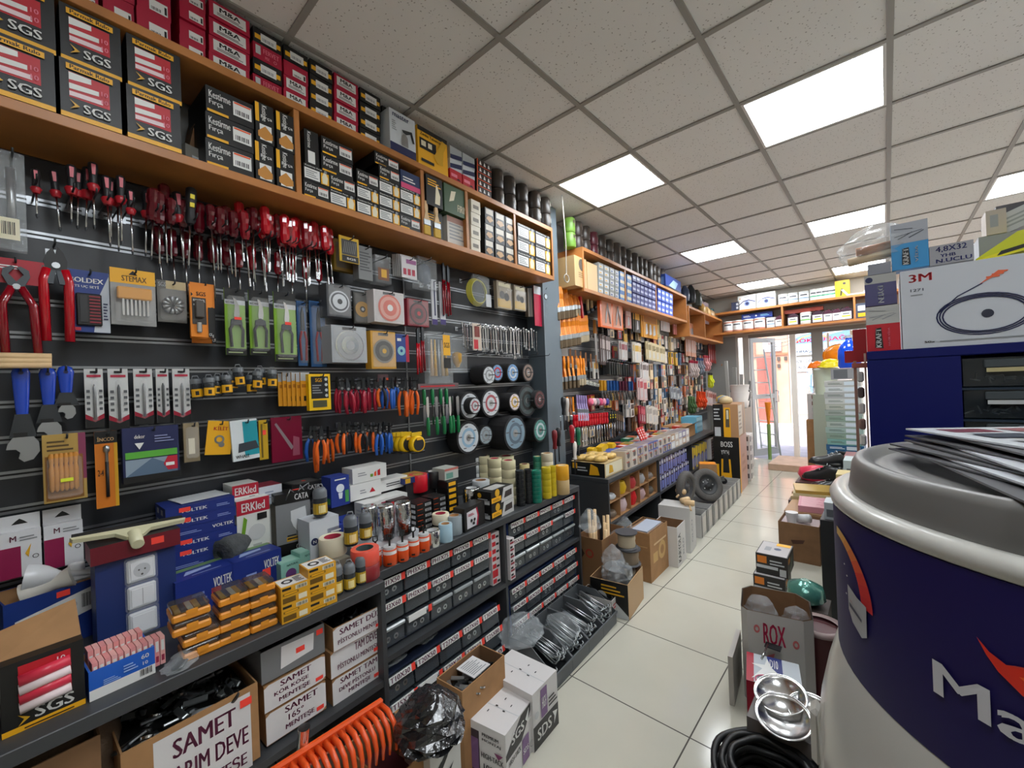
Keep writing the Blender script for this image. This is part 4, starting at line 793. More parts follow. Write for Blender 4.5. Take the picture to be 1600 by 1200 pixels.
# lower row
def ex_wood(w, h):
    a = MB()
    for i in range(6): x = -w*.32+w*.11*i; a.lathe([(.002, -h*.34), (.006, -h*.3), (.007, -h*.02), (.004, h*.05), (.007, h*.18), (.004, h*.22)], K('c9862c', .5), 7, c=(x, -.011, 0))
    return [('carving_tools', a), blister(w, h, .08, .06, .88, .66, .022), ('price_sticker', MB().box(-.012, -.0245, -h*.2, .014, -.0225, -h*.15, K('e6f03a')))]
hung('carving_tool_card', 'gold card of wooden-handled carving tools with a yellow sticker', 'tool set', (66, 682, 138, 778), .13, .006, K('b8964e'), [('r', .82, .3, 1, 1, K('8a3a5a')), ('l', .1, .74, .7, .92, 3, K('5a4420')), ('r', .05, .03, .92, .68, K('8a5a20'))], extra=ex_wood)
hung('rotary_bit_card', 'narrow orange and black card with one burr bit', 'tool card', (147, 676, 187, 790), .13, .006, K('d97a1c'), [('r', 0, .84, 1, 1, BLACK), ('t', 'İNCCO', .12, .87, .85, .93, K('d0a878')), ('r', .84, 0, 1, .84, K('d8a020')), ('t', '2-4', .1, .42, .35, .5, BLACK)], extra=lambda w, h: [('burr_bit', MB().tube([(0, -.006, -h*.36), (0, -.006, h*.1)], .0045, HB, 7).lathe([(.004, h*.1), (.004, h*.22), (.008, h*.24), (.008, h*.3), (0, h*.32)], STEEL, 8, c=(0, -.006, 0)))])
hung('squeegee_case', 'navy and green tile tool case with hand grip beside the burr bit card', 'tool case', (192, 672, 283, 745), .14, .03, K('232a55'), [('r', 0, 0, 1, .12, BLACK), ('r', .04, .12, .96, .42, K('8fa0b0')), ('p', [(.04, .12), (.5, .42), (.96, .2), (.96, .12)], K('5a7088')), ('p', [(.7, .28), (.78, .42), (.96, .42), (.96, .16), (.78, .16)], K('c02038')), ('r', .74, .24, .9, .3, WHITE), ('r', .04, .44, .96, .56, K('5fb040')), ('t', 'dekor', .2, .8, .38, .87, WHITE), ('p', [(.2, .72), (.36, .72), (.28, .6)], WHITE), ('l', .55, .7, .9, .85, 3, K('8890b8'))])
hung('foil_pack', 'small clear and gold blister right of the navy case', 'pack', (286, 662, 313, 720), .11, .02, mat('foil_gold', 'b8a888', .25, .6), [('r', .3, .2, .7, .6, CREAM)], extra=lambda w, h: [blister(w, h, .1, .1, .9, .9, .02)])
hung('lock_card', 'small yellow card in a clear sleeve with a round lock part', 'tool card', (322, 660, 364, 708), .12, .004, YEL, [('t', 'KİLİT', .25, .72, .8, .86, RED), ('o', .5, .45, .2, .12, STEEL), ('c', .6, .3, .12, STEEL)], ry=.12)
hung('teal_pack', 'white and teal pack hanging left of the gold strip card', 'pack', (361, 658, 405, 716), .13, .012, K('dfe6e8'), [('r', .45, .1, 1, .95, K('1f9aa8')), ('p', [(.2, .2), (1, .25), (.9, .45), (.25, .42)], K('3a4048')), ('t', 'WHALE', .1, .06, .6, .14, BLACK)], ry=-.05)
hung('gold_strip_card', 'narrow gold card with a red sticker beside the teal pack', 'tool card', (404, 657, 420, 717), .12, .004, K('c8a01c'), [('r', .3, .62, .8, .74, STICK), ('r', .2, .05, .4, .9, K('6a5410'))])
hung('crimson_card', 'translucent crimson pack with a grey soldering tool', 'tool card', (424, 654, 474, 717), .12, .012, K('7a1030', .25), [('p', [(.1, .85), (.16, .88), (.7, .3), (.62, .24)], K('8a7a80')), ('p', [(.66, .1), (.9, .1), (.9, .5), (.7, .55)], K('9a4a60'))])
# right part of the first panel and the second panel
hung('drill_bit_pack', 'yellow edged drill bit case, rear one under the shelf', 'tool case', (521, 372, 556, 428), .10, .03, K('8a6a18'), [('r', .1, .1, .9, .9, K('6a5a40'))], hooked=False)
hung('drill_bit_pack', 'yellow drill bit card hanging in front under the shelf', 'tool case', (530, 367, 562, 414), .18, .006, K('d8b018'), [('r', .1, .28, .9, .88, K('4a4a48')), ('r', .1, .02, .95, .26, BLACK), ('t', 'SGS', .35, .1, .8, .18, WHITE)]+[('p', [(.15+.09*k, .35), (.2+.09*k, .35), (.3+.09*k, .8), (.25+.09*k, .8)], K('7a7a78')) for k in range(7)])
hung('drill_bit_pack', 'grey striped drill bit box behind the yellow card', 'tool case', (559, 383, 583, 440), .16, .05, K('7d7f80'), [('l', .1, .25, .9, .85, 7, K('4c4e50'))])
hung('bit_box', 'clear box with copper coloured bits under the shelf', 'tool case', (586, 397, 612, 445), .15, .06, CLEAR, [('r', .15, .1, .85, .55, K('7a4a2c')), ('r', .35, .2, .7, .5, GOLD)])
hung('white_pink_pack', 'white pack with pink squares, in the bundle under the shelf', 'pack', (627, 400, 652, 438), .18, .004, K('dcd8da'), [('r', .1, .15, .3, .45, CRIM), ('r', .38, .15, .58, .45, CRIM), ('r', .66, .15, .86, .45, CRIM), ('r', .3, .7, .95, .9, K('a05a90'))])
for i in range(5): hung('white_pink_pack', 'white pack stacked behind the pink-square one, %s' % pl(i, 5), 'pack', (613+3*i, 397, 636+3*i, 436), .09+.016*i, .004, K('c8c6c6'), [('r', .1, .2, .5, .4, K('a06878'))], 'white packs in a bundle', hooked=(i == 0))
hung('safety_goggles_bag', 'clear bag of grey goggles under the shelf', 'bag', (652, 400, 684, 455), .16, .05, BAG, extra=lambda w, h: [('goggles', MB().lathe([(.01, -h*.35), (w*.32, -h*.2), (w*.3, h*.25), (.01, h*.35)], K('5a6470', .2), 9, c=(0, .025, 0), sy=.5))])
def discpack(u0, v0, u1, v1, t, d, base, cols, label, rim=LGREY, nm='saw_blade_pack'):
    def ex(w, h):
        a = MB(); R = min(w, h)*.42
        for j, (f, c) in enumerate(cols): a.lathe([(0, -.003-.0012*j-.0012), (R*f, -.003-.0012*j), (R*f, -.0005)], c, 20, ax='y', smooth=False) if False else a.disc((0, -.003-.0012*j, -h*.03), R*f, c, 22)
        return [('disc', a), blister(w, h, .04, .04, .96, .96, .012)]
    return hung(nm, label, 'disc pack', (u0, v0, u1, v1), t, d, base, [('r', .3, .88, .7, .96, BLACK)], 'carded discs', ex)
discpack(510, 442, 550, 498, .17, .07, K('4a4c50'), [(1, STEEL), (.86, DSTEEL), (.7, STEEL), (.25, BLACK)], 'clear pack with a toothed steel saw blade, upper left disc')
discpack(552, 456, 580, 508, .12, .01, K('3c3a34'), [(1, K('c0903c')), (.4, K('4a4030')), (.2, LGREY)], 'gold abrasive disc hanging between two clear packs', nm='flap_disc')
discpack(584, 452, 633, 508, .18, .08, K('cfc9c8'), [(1, K('d86a58')), (.85, K('e0a090')), (.6, K('d86a58')), (.25, WHITE)], 'clear pack with a red and white diamond disc')
discpack(636, 466, 671, 512, .15, .04, K('8a1f2e'), [(1, K('3a2024')), (.85, K('7a2430')), (.5, K('3a2024')), (.2, RED)], 'red card with a dark red ribbed disc')
discpack(518, 508, 575, 568, .20, .09, K('a8acb0'), [(1, CHROME), (.9, STEEL), (.6, CHROME), (.3, STEEL)], 'thick clear pack with a bright silver diamond disc')
discpack(579, 517, 620, 577, .18, .05, K('d09a30'), [(1, K('8a8478')), (.85, K('3c3a36')), (.5, K('6a6458')), (.2, GOLD)], 'orange card pack with a grey and black cutting disc')
hung('small_disc_card', 'blue and red card with a small disc beside the orange disc pack', 'disc pack', (618, 522, 640, 566), .17, .004, K('1c3f8a'), [('r', .75, 0, 1, 1, CRIM), ('o', .4, .4, .3, .1, K('8ac0c8')), ('r', .1, .75, .4, .85, WHITE)])
for i, q in enumerate(((673, 436, 684, 508), (686, 440, 697, 508))): hung('saw_blade_card', 'white and navy card with a jigsaw blade, %s of two' % ('left', 'right')[i], 'tool card', q, .13, .006, K('c9cbd0'), [('r', 0, 0, 1, .12, K('3a2a70')), ('r', .45, .2, .7, .95, NAVY)], 'saw blade cards')
for i, (u, v0, v1, c) in enumerate(((692, 410, 492, HBR2), (699, 414, 494, HBR2), (652, 512, 585, HBR), (659, 508, 582, HBR2))):
    s, z = wq(u, v0, .14); L = z-wq(u, v1, .14)[1]
    build('water_pump_pliers', 'pliers', fix([('jaws', MB().prism([(-.008, -L*.35), (.008, -L*.35), (.010, -L*.1), (0, 0), (-.008, -.01)], -.005, .005, DSTEEL)), ('handle', MB().tube([(-.006, 0, -L*.33), (-.009, 0, -L)], .006, c, 6)), ('handle', MB().tube([(.006, 0, -L*.33), (.011, 0, -L*.97)], .006, c, 6))]), WM(s, .14, z), 'long red-handled pliers hanging in the slatwall middle, %s' % ('upper left', 'upper right', 'lower left', 'lower right')[i], 'long red pliers')
def ex_brushes(w, h):
    L = []
    for i in range(5): L.append(('wire_brush', MB().tube([(-w*.3+w*.14*i, .012, h*.35), (-w*.32+w*.15*i, .012, -h*.35)], [.004, .011], (DOWEL, GOLD, STEEL)[i % 3], 7)))
    return L
hung('brush_bag', 'clear bag of small wire brushes with yellow label', 'bag', (668, 518, 709, 600), .16, .035, BAG, [('r', .62, .55, .92, .95, YEL), ('t', 'SGS', .66, .7, .88, .8, BLACK), ('r', .62, .3, .92, .5, BLACK)], extra=ex_brushes)
hung('brush_bag', 'clear bag of gold wire cup brushes', 'bag', (706, 522, 731, 583), .15, .05, BAG, extra=lambda w, h: [('cup_brush', MB().lathe([(.01, -h*.35), (.028, -h*.2), (.03, 0), (.012, h*.05)], K('c9962c', .6), 9, c=(0, .025, 0)))])
# coiled hose bag, bit cards, gauge
s, z = wq(742, 458, .14)
hb = MB()
for k in range(5): hb.tube([((.085-.004*k)*math.cos(a)-.01, -.006*k, (.085-.003*k)*math.sin(a)) for a in [2*PI*i/24 for i in range(24)]], .0045, K('c8c04a', .4), 6, closed=True)
build('coiled_hose', 'hose', [(None, hb), ('bag', MB().box(-.06, -.036, -.09, .10, .012, .11, BAG, .02)), ('label', MB().box(.04, -.038, -.09, .09, -.0365, -.01, LGREY))], WM(s, .16, z), 'coil of yellow hose in a clear bag right of the red pliers', 'hanging goods'); hook(s, z+.1, .16, 'hook carrying the coiled yellow hose')
for i, q in enumerate(((776, 438, 800, 485), (803, 445, 822, 487))): hung('blister_pack', 'clear blister with dark bits over a yellow card, %s of two' % ('left', 'right')[i], 'pack', q, .15, .03, K('a89c88'), [('r', .05, .05, .95, .35, K('d0ac58')), ('c', .35, .5, .18, BLACK), ('c', .65, .45, .18, BLACK), ('r', .1, .8, .9, .95, CREAM)], 'bit blisters', lambda w, h: [blister(w, h, .05, .05, .95, .8, .02)])
for i in range(4): hung('flat_pack', 'thin dark pack seen edge-on beside the bit blisters, %s' % pl(i, 4), 'pack', (824+2*i, 450, 829+2*i, 495), .13, .03, (K('6a5f50'), K('3c3a38'))[i % 2], group='thin dark packs', hooked=False)
def ex_gauge(w, h):
    g = MB().lathe([(.026, 0), (.026, -.018), (.022, -.02)], HB, 16, ax='y', c=(0, -.002, h*.27)).disc((0, -.0225, h*.27), .019, K('b8c4cc'), 16).lathe([(.021, -.02), (.019, -.024)], CHROME, 16, ax='y', c=(0, 0, h*.27), cap=False)
    gun = MB().prism([(-.008, -h*.28), (.004, -h*.28), (.012, 0), (.022, h*.05), (.0, h*.12), (-.02, h*.04)], -.02, -.005, STEEL)
    hs = MB().tube([(.02, -.01, h*.2), (.036, -.012, h*.05), (.03, -.012, -h*.2), (.0, -.012, -h*.3)], .004, LGREY, 6)
    return [('gauge', g), ('inflator', gun), ('hose', hs)]
hung('tyre_inflator_card', 'crimson card with a tyre inflator and round gauge, at the panel end', 'tool card', (834, 447, 866, 514), .14, .004, K('b81c40'), [('r', 0, .8, 1, 1, K('c9ccd0'))], extra=ex_gauge)
# ring and open-end wrenches hanging in a row
def spanner(L, r):
    b_ = MB().prism([(-r*.35, -L+r), (r*.35, -L+r), (r*.3, -r), (-r*.3, -r)], -.0025, .0025, CHROME)
    b_.lathe([(r*.6, -.003), (r, -.0035), (r, .0035), (r*.6, .003)], CHROME, 10, ax='y', c=(0, 0, -r*.6), cap=False)
    b_.prism([(-r*.3, -L+r*1.1), (-r*1.1, -L+r*.5), (-r*1.0, -L-r*.5), (-r*.45, -L-r*.7), (-r*.4, -L), (r*.4, -L), (r*.45, -L-r*.7), (r*1.0, -L-r*.5), (r*1.1, -L+r*.5), (r*.3, -L+r*1.1)], -.003, .003, STEEL)
    return b_.mesh('wrench')
WR = [spanner(.14+.012*k, .009+.0012*k) for k in range(6)]
ws = list(range(722, 842, 4))
for i, u in enumerate(ws):
    v = 500+(u-722)*.09+(i % 3)*2; t = .08+.02*((i*5) % 6); s, z = wq(u, v+4, t)
    top('combination_wrench', WR[(i//4) % 6], WM(s, t, z, random.uniform(-.5, .5), 0, random.uniform(-.04, .04)), 'chrome combination wrench in the long hanging row, %s' % pl(i, len(ws)), 'wrench', 'hanging chrome wrenches')
for i in range(7): s = su(724+i*19, 1.69, .1); hook(s, 1.70, .2, 'hook in the chrome wrench row, %s' % pl(i, 7))
hung('knife_card', 'red and white carded knife left of the chrome wrenches', 'tool card', (738, 505, 753, 548), .2, .004, K('c8b8a8'), [('r', .1, .05, .6, .4, RED), ('r', .2, .5, .8, .9, K('7a2a20'))])
# cutting and grinding discs threaded on pegs: each a fat roll of discs
DISK = mat('black_abrasive_disc', '252426', .75, bump=.3, bscale=300)
def discroll(r, ln, face, ring, hub=BLACK):
    n = max(3, int(ln/.006)); b_ = MB(); st_ = ln/n
    for k in range(n): b_.lathe([(r*.985, -k*st_), (r, -k*st_-.0008), (r, -(k+1)*st_+.0008), (r*.985, -(k+1)*st_)], DISK, 24, ax='y', cap=False, smooth=False)
    b_.lathe([(r*.985, -ln), (0, -ln)], DISK, 24, ax='y', cap=False, smooth=False); b_.lathe([(r*.985, 0), (0, 0)], DISK, 24, ax='y', cap=False, smooth=False)
    lab = MB(); y = -ln-.001; lab.disc((0, y, 0), r*.86, face, 24, r0=r*.2); lab.disc((0, y-.0006, 0), r*.6, ring, 24, r0=r*.42); lab.disc((0, y-.0006, 0), r*.22, STEEL, 14)
    for k in range(5): a = .6+k*1.2; lab.box(r*.7*math.cos(a)-r*.12, y-.0012, r*.7*math.sin(a)-r*.03, r*.7*math.cos(a)+r*.12, y-.0006, r*.7*math.sin(a)+r*.03, K('5a5a60'))
    return [(None, b_), ('label', lab), ('peg', MB().tube([(0, -ln, 0), (0, -ln-.05, 0)], .003, DSTEEL, 5))]
LB, WH2, RS = K('6f9ac8'), K('c9ced2'), K('a8545a')
DL = [(766, 586, 13.5, WH2, GREY, .13), (779, 582, 12.5, LB, RED, .12), (803, 582, 13.5, LB, WH2, .12), (827, 582, 13, K('8a7468'), BLACK, .13),
      (736, 634, 20, WH2, BLACK, .10), (744, 634, 12, WH2, RS, .15), (769, 630, 20, WH2, RS, .13), (806, 628, 13, K('d8ccd0'), K('c8a030'), .15), (826, 626, 22, K('3c4a4c'), BLACK, .13), (845, 624, 13, K('5a2a2e'), BLACK, .17),
      (734, 684, 23, WH2, K('8fb0c8'), .10), (761, 680, 14, K('9aa8b0'), GREY, .10), (807, 677, 25, K('7f98a8'), K('5a6a78'), .17), (846, 672, 17, K('5f9a90'), K('c8d4d8'), .13)]
for i, (u, v, rp, f, rg, ln) in enumerate(DL):
    t = .02+ln; s, z = wq(u, v, t); r = abs(wq(u, v-rp, t)[1]-z)*1.12
    build('cutting_discs', 'cutting discs', discroll(r, ln-.012, f, rg), WM(s, .022, z), 'roll of black cutting discs on a peg, %s row, %s in its row' % (('upper', 'middle', 'lower')[0 if i < 4 else (1 if i < 10 else 2)], pl(i if i < 4 else (i-4 if i < 10 else i-10), 4 if i < 4 or i > 9 else 6)), 'threaded rolls of cutting discs')
# --- pliers rows
def pliers(L, m, m2=None, jw=.010):
    j = MB().prism([(-jw, -L*.36), (jw, -L*.36), (jw*.9, -L*.22), (jw*.35, 0), (-jw*.35, 0), (-jw*.9, -L*.22)], -.006, .006, DSTEEL); j.lathe([(.006, -.0075), (.006, .0075)], STEEL, 8, ax='y', c=(0, 0, -L*.3))
    def hd(sg): return MB().tube([(sg*.006, 0, -L*.34), (sg*.016, 0, -L*.5), (sg*.019, 0, -L*.72), (sg*.013, 0, -L)], [.0055, .008, .0085, .0065], m if sg < 0 or not m2 else m2, 7)
    return fix([('jaws', j), ('handle', hd(-1)), ('handle', hd(1))])
HC_, HO, HBl = mat('crimson_grip', 'a51432', .3, coat=.3), mat('orange_grip', 'f06a1c', .35), mat('blue_grip', '2563c0', .35)
PL = {'c': pliers(.165, HC_), 'o': pliers(.165, HO), 'b': pliers(.155, HBl), 'k': pliers(.14, HO, HB), 'O': pliers(.2, HO)}
names = {'c': 'crimson-handled', 'o': 'orange-handled', 'b': 'blue-handled', 'k': 'orange and black handled', 'O': 'long orange-handled'}
rows = [('upper pliers row', [(527, 'c'), (534, 'c'), (542, 'c'), (551, 'c'), (560, 'c'), (568, 'c'), (576, 'c'), (585, 'c'), (594, 'k'), (600, 'o'), (601, 'b'), (612, 'b'), (619, 'b'), (628, 'O'), (634, 'O'), (641, 'O'), (648, 'O')], 592),
        ('lower pliers row', [(486, 'b'), (492, 'O'), (502, 'o'), (513, 'o'), (530, 'k'), (538, 'k'), (546, 'k'), (556, 'k'), (566, 'k'), (575, 'k'), (583, 'k'), (593, 'b'), (600, 'b'), (608, 'b')], 662)]
for rn_, L, v in rows:
    for i, (u, k) in enumerate(L):
        t = .12+.03*(i % 3); vv = v+(4 if (rn_[0] == 'l' and u < 520) else -3+i % 3); s, z = wq(u, vv, t)
        build('pliers', 'pliers', PL[k], WM(s, t, z, random.uniform(-.9, .9), 0, random.uniform(-.07, .07)), '%s pliers in the %s, %s' % (names[k], rn_, pl(i, len(L))), 'hanging pliers')
        if i % 3 == 0: hook(s, z-.02, .17, 'hook in the %s, at the %s pliers' % (rn_, pl(i, len(L))))
hung('price_tag_pack', 'small pink and grey pack with an orange tag above the blue pliers', 'pack', (590, 585, 607, 596), .1, .004, K('6a4a50'), [('r', .5, .1, 1, .5, ORAN)], hooked=False)
# green chisels
def chisel(L, up):
    g = mat('green_handle', '0f7a44', .25, coat=.4)
    h = MB().lathe([(.006, 0), (.010, .004), (.011, L*.2), (.009, L*.42), (.006, L*.47)], g, 10); bl = MB().prism([(-.005, L*.47), (.005, L*.47), (.009, L*.6), (.009, L*.97), (.004, L), (-.009, L*.97), (-.009, L*.6)], -.0018, .0018, CHROME)
    return fix([('handle', h), ('blade', bl)])
CH = chisel(.22, 1)
cs = [(662, 'u'), (668, 'd'), (675, 'u'), (682, 'd'), (688, 'u'), (693, 'd'), (697, 'u'), (703, 'd'), (709, 'd'), (715, 'd')]
for i, (u, o_) in enumerate(cs):
    t = .14; v = 604 if o_ == 'u' else 682-(u-660)*.12; s, z = wq(u, v, t); M = WM(s, t+.01*(i % 2), z, .4*(i % 3-1), 0, PI if o_ == 'u' else .0)
    build('wood_chisel', 'chisel', CH, M, 'green-handled wood chisel hanging beside the cutting discs, %s, %s' % (pl(i, len(cs)), 'blade down' if o_ == 'u' else 'blade up'), 'green-handled chisels')
hung('chisel_rack', 'grey and red rack strip holding the green chisels', 'rack', (655, 600, 718, 606), .15, .02, K('6a5a5c'), [('l', .05, .2, .9, .8, 1, RED)], hooked=False)
# tape measures
def tapem():
    b_ = MB().lathe([(.030, -.014), (.036, -.010), (.036, .010), (.030, .014)], YEL2, 20, ax='y').lathe([(.026, -.0165), (.026, -.0142)], HB, 18, ax='y').box(-.036, -.0138, -.036, .036, .0138, -.026, HB, .004)
    return fix([(None, b_), ('label', MB().box(-.012, -.0185, .018, .014, -.0168, .029, YEL)), ('header_card', MB().box(-.026, -.003, .0342, .026, .003, .05, K('d9b41a')))])
TM = tapem()
for i, u in enumerate((616, 622, 628, 635, 651)):
    t = .08+.035*i; s, z = wq(u, 694, t); build('tape_measure', 'tape measure', TM, WM(s, t, z, 0, 0, 0, 1.25), 'yellow and black tape measure hanging in line, %s' % ('rearmost', 'fourth from the front', 'third from the front', 'second from the front', 'frontmost')[i], 'hanging tape measures')
# ================================================================== goods standing on the benches and the floor
def PW(u, v, z):
    x, y = zq(u, v, z); return Vector((x, y, z))
def dep(P): return (P-Vector((0, 0, HC))).dot(CF)
def zup(P, v):            # height above P of the point that shows at pixel row v (straight above P)
    A = P-Vector((0, 0, HC)); k = -(v-600)/FPX
    return (k*A.dot(CF)-A.dot(CU))/(CU.z-k*CF.z)
def frame(C, B, z):        # item frame with x from C to B
    d = (B-C); a = math.atan2(d.y, d.x); return a, d.length
def fbox(name, label, cat, C, B, vt, d, base, z=BZ, F=(), L=(), T=(), R=(), group=None, h=None, top_plane=False, open_top=False, inside=None, lift=0, P=None, w=None, bev=0):
    """carton whose lower front edge runs from pixel C to pixel B on the plane z; vt is the pixel row of its top above C"""
    zz = z+h if top_plane else z
    c, b_ = PW(*C, zz), PW(*B, zz); c.z = b_.z = z+lift; a, W_ = frame(c, b_, z)
    if w: W_ = w
    H = h or zup(c, vt)
    m = MB()
    if not open_top: m.box(0, 0, 0, W_, d, H, base, bev)
    else:
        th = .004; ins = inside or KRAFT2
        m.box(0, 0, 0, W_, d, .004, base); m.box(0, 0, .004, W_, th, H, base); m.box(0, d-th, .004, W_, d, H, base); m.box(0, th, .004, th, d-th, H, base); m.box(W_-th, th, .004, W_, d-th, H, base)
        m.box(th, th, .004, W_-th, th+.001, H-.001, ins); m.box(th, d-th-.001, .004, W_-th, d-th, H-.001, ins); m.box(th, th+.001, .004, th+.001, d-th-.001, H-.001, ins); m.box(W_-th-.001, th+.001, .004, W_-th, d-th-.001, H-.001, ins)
    for k, de in (('F', F), ('L', L), ('T', T), ('R', R)):
        if de: m.face(k, 0, 0, 0, W_, d, H, de)
    LI = [(None, m)]
    if P: LI += P(W_, d, H)
    o = build(name, cat, LI, GM(c.x, c.y, z+lift+.0006, a), label, group)
    return o, W_, H, c, a
def fcyl(name, label, cat, u, v, rp, vt, z, mk, group=None, rz=0):
    """upright round thing: (u, v) is the lowest visible point of its base, rp its radius in pixels, vt the pixel row of its top; mk(r, h) gives its parts"""
    P_ = PW(u, v, z); D = dep(P_); r = rp*D/FPX; d = Vector((P_.x, P_.y, 0)).normalized(); c = P_+d*r; h = zup(P_+d*r, vt)
    return build(name, cat, mk(r, h), GM(c.x, c.y, z+.0006, rz+math.atan2(-d.x, d.y)), label, group)
_R = {}
def cached(key, fn):
    if key not in _R: _R[key] = fix(fn())
    return _R[key]
def roll(col, core='b08050', corecol2=None, rings=1, rough=.4):
    def mk(r, h):
        def f():
            b_ = MB(); n = rings
            for k in range(n): b_.lathe([(r*.97, h*k/n+.0003), (r, h*k/n+.002), (r, h*(k+1)/n-.002), (r*.97, h*(k+1)/n-.0003)], col if not isinstance(col, (list, tuple)) else col[k % len(col)], 20, cap=False)
            b_.lathe([(r*.97, h), (r*.62, h)], col if not isinstance(col, (list, tuple)) else col[-1], 20, cap=False, smooth=False); b_.lathe([(r*.97, .0002), (r*.62, .0002)], BLACK, 20, cap=False)
            return [(None, b_), ('core', MB().lathe([(r*.62, h), (r*.60, h), (r*.60, .001)], K(core, .8), 20, cap=False))]
        return cached(('roll', str(col), core, round(r, 3), round(h, 3), rings), f)
    return mk
# roller box, open, bottom left of the picture
def ex_rollers(W_, d, H):
    fl = MB().quad([(-.004, d*.2, H), (W_, d*.2, H), (W_*.98, d*.55, H+.07), (W_*.02, d*.5, H+.05)], KRAFT)
    fl.quad([(W_*.02, d*.5, H+.0502), (W_*.98, d*.55, H+.0702), (W_, d*.2, H+.0002), (-.004, d*.2, H+.0002)], KRAFT)
    rs = []
    for i in range(4): rs.append(('roller_sleeve', MB().tube([(W_*.2, -.004+.0*i, H*(.34+.13*i)), (W_*.82, -.004, H*(.38+.13*i))], .012, (K('e9d8da', .3), K('d4324a', .3))[i % 2], 7)))
    return [('flap', fl)]+rs
fbox('open_roller_box', 'open black roller box with kraft flap at the lower left corner of the bench', 'box', (3, 1157), (134, 1099), 1045, .16, BLACK, F=[('r', 0, 0, 1, .08, YEL), ('r', .2, .32, .83, .93, RED), ('t', 'SGS', .38, .12, .85, .28, WHITE), ('p', [(.18, .25), (.32, .17), (.18, .09), (.25, .17)], GOLD), ('l', .25, .02, .85, .06, 1, BLACK), ('t', '10', .66, .8, .76, .88, WHITE), ('t', '10', .66, .6, .76, .68, WHITE)], P=ex_rollers)
def ex_pinks(W_, d, H):
    L = []
    for r in range(2):
        for i in range(12 if r == 0 else 9):
            L.append(('toothpick_pack', MB().box(.008+i*.0115, .012+r*.045, .008, .018+i*.0115, .05+r*.045, H+.012+.014*r, K('f0b4ae' if i % 2 else 'e89a98')).art((.008+i*.0115, .0118+r*.045, .01), (1, 0, 0), (0, 0, 1), .01, H+.01+.012*r, [('r', .2, .1, .8, .3, K('a02848')), ('r', .2, .45, .8, .8, WHITE)])))
    return L
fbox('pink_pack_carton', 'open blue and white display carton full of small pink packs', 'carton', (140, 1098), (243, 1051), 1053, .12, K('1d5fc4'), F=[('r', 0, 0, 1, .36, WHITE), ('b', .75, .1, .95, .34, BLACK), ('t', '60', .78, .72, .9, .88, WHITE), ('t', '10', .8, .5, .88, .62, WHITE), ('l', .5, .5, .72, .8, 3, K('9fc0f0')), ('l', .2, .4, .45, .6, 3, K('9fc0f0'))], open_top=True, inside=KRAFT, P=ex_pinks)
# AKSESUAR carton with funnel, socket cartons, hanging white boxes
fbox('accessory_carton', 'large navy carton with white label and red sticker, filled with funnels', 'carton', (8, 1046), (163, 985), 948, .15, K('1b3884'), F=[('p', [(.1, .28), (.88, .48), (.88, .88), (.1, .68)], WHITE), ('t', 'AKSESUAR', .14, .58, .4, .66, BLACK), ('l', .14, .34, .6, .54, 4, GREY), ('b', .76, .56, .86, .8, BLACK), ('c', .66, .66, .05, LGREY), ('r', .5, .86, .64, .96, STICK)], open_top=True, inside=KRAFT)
WPL = mat('white_moulded_plastic', 'dfe1e4', .3, coat=.2)
s, t = wz(80, 905, .99); 
fn = MB().lathe([(.036, -.02), (.035, .0), (.028, .02), (.010, .05), (.006, .14)], WPL, 20)
top('white_funnel', fn, WM(-.05, .15, .995, 0, .2, 1.75), 'white plastic funnel lying over the navy carton, spout to the right', 'funnel')
top('white_scoop', MB().lathe([(.034, 0), (.032, .02), (.018, .06), (.03, .10)], mat('off_white_plastic', 'd3cfc6', .4), 14), WM(-.075, .15, .952, 0, .2, 1.3), 'off-white plastic funnel lying inside the navy carton', 'funnel')
for i, (C, B, vt) in enumerate((((0, 900), (70, 880), 797), ((71, 893), (135, 876), 788))):
    s0, s1 = su(C[0], 1.0, .10), su(B[0], 1.0, .10); w = s1-s0-.004
    m = MB().box(0, 0, 0, w, .05, .13, K('dcdde0')).box(0, .024, .13, w, .026, .175, K('dcdde0')).face('F', 0, 0, 0, w, .05, .13, [('r', 0, 0, .5, .68, K('8e1248')), ('t', 'M', .25, .8, .4, .92, K('5a1030')), ('l', .48, .78, .9, .9, 2, GREY), ('p', [(.6, .5), (.75, .7), (.68, .4)], GOLD), ('o', .85, .4, .08, .06, BLACK)]).art((0, .0238, .13), (1, 0, 0), (0, 0, 1), w, .045, [('p', [(.3, .4), (.7, .4), (.6, .6), (.5, .75), (.4, .6)], BLACK)])
    top('socket_hang_box', m, WM(s0, .085, .99), 'white and crimson hang-tab box behind the funnels, %s of two' % ('left', 'right')[i], 'box', 'hang-tab boxes')
top('plug_splitter', MB().box(-.055, -.02, 0, .055, .02, .028, WPL, .008).lathe([(.018, .028), (.018, .05), (.012, .052)], WPL, 14), WM(.03, .15, .955), 'white triple plug adapter on top of the navy carton', 'plug adapter')
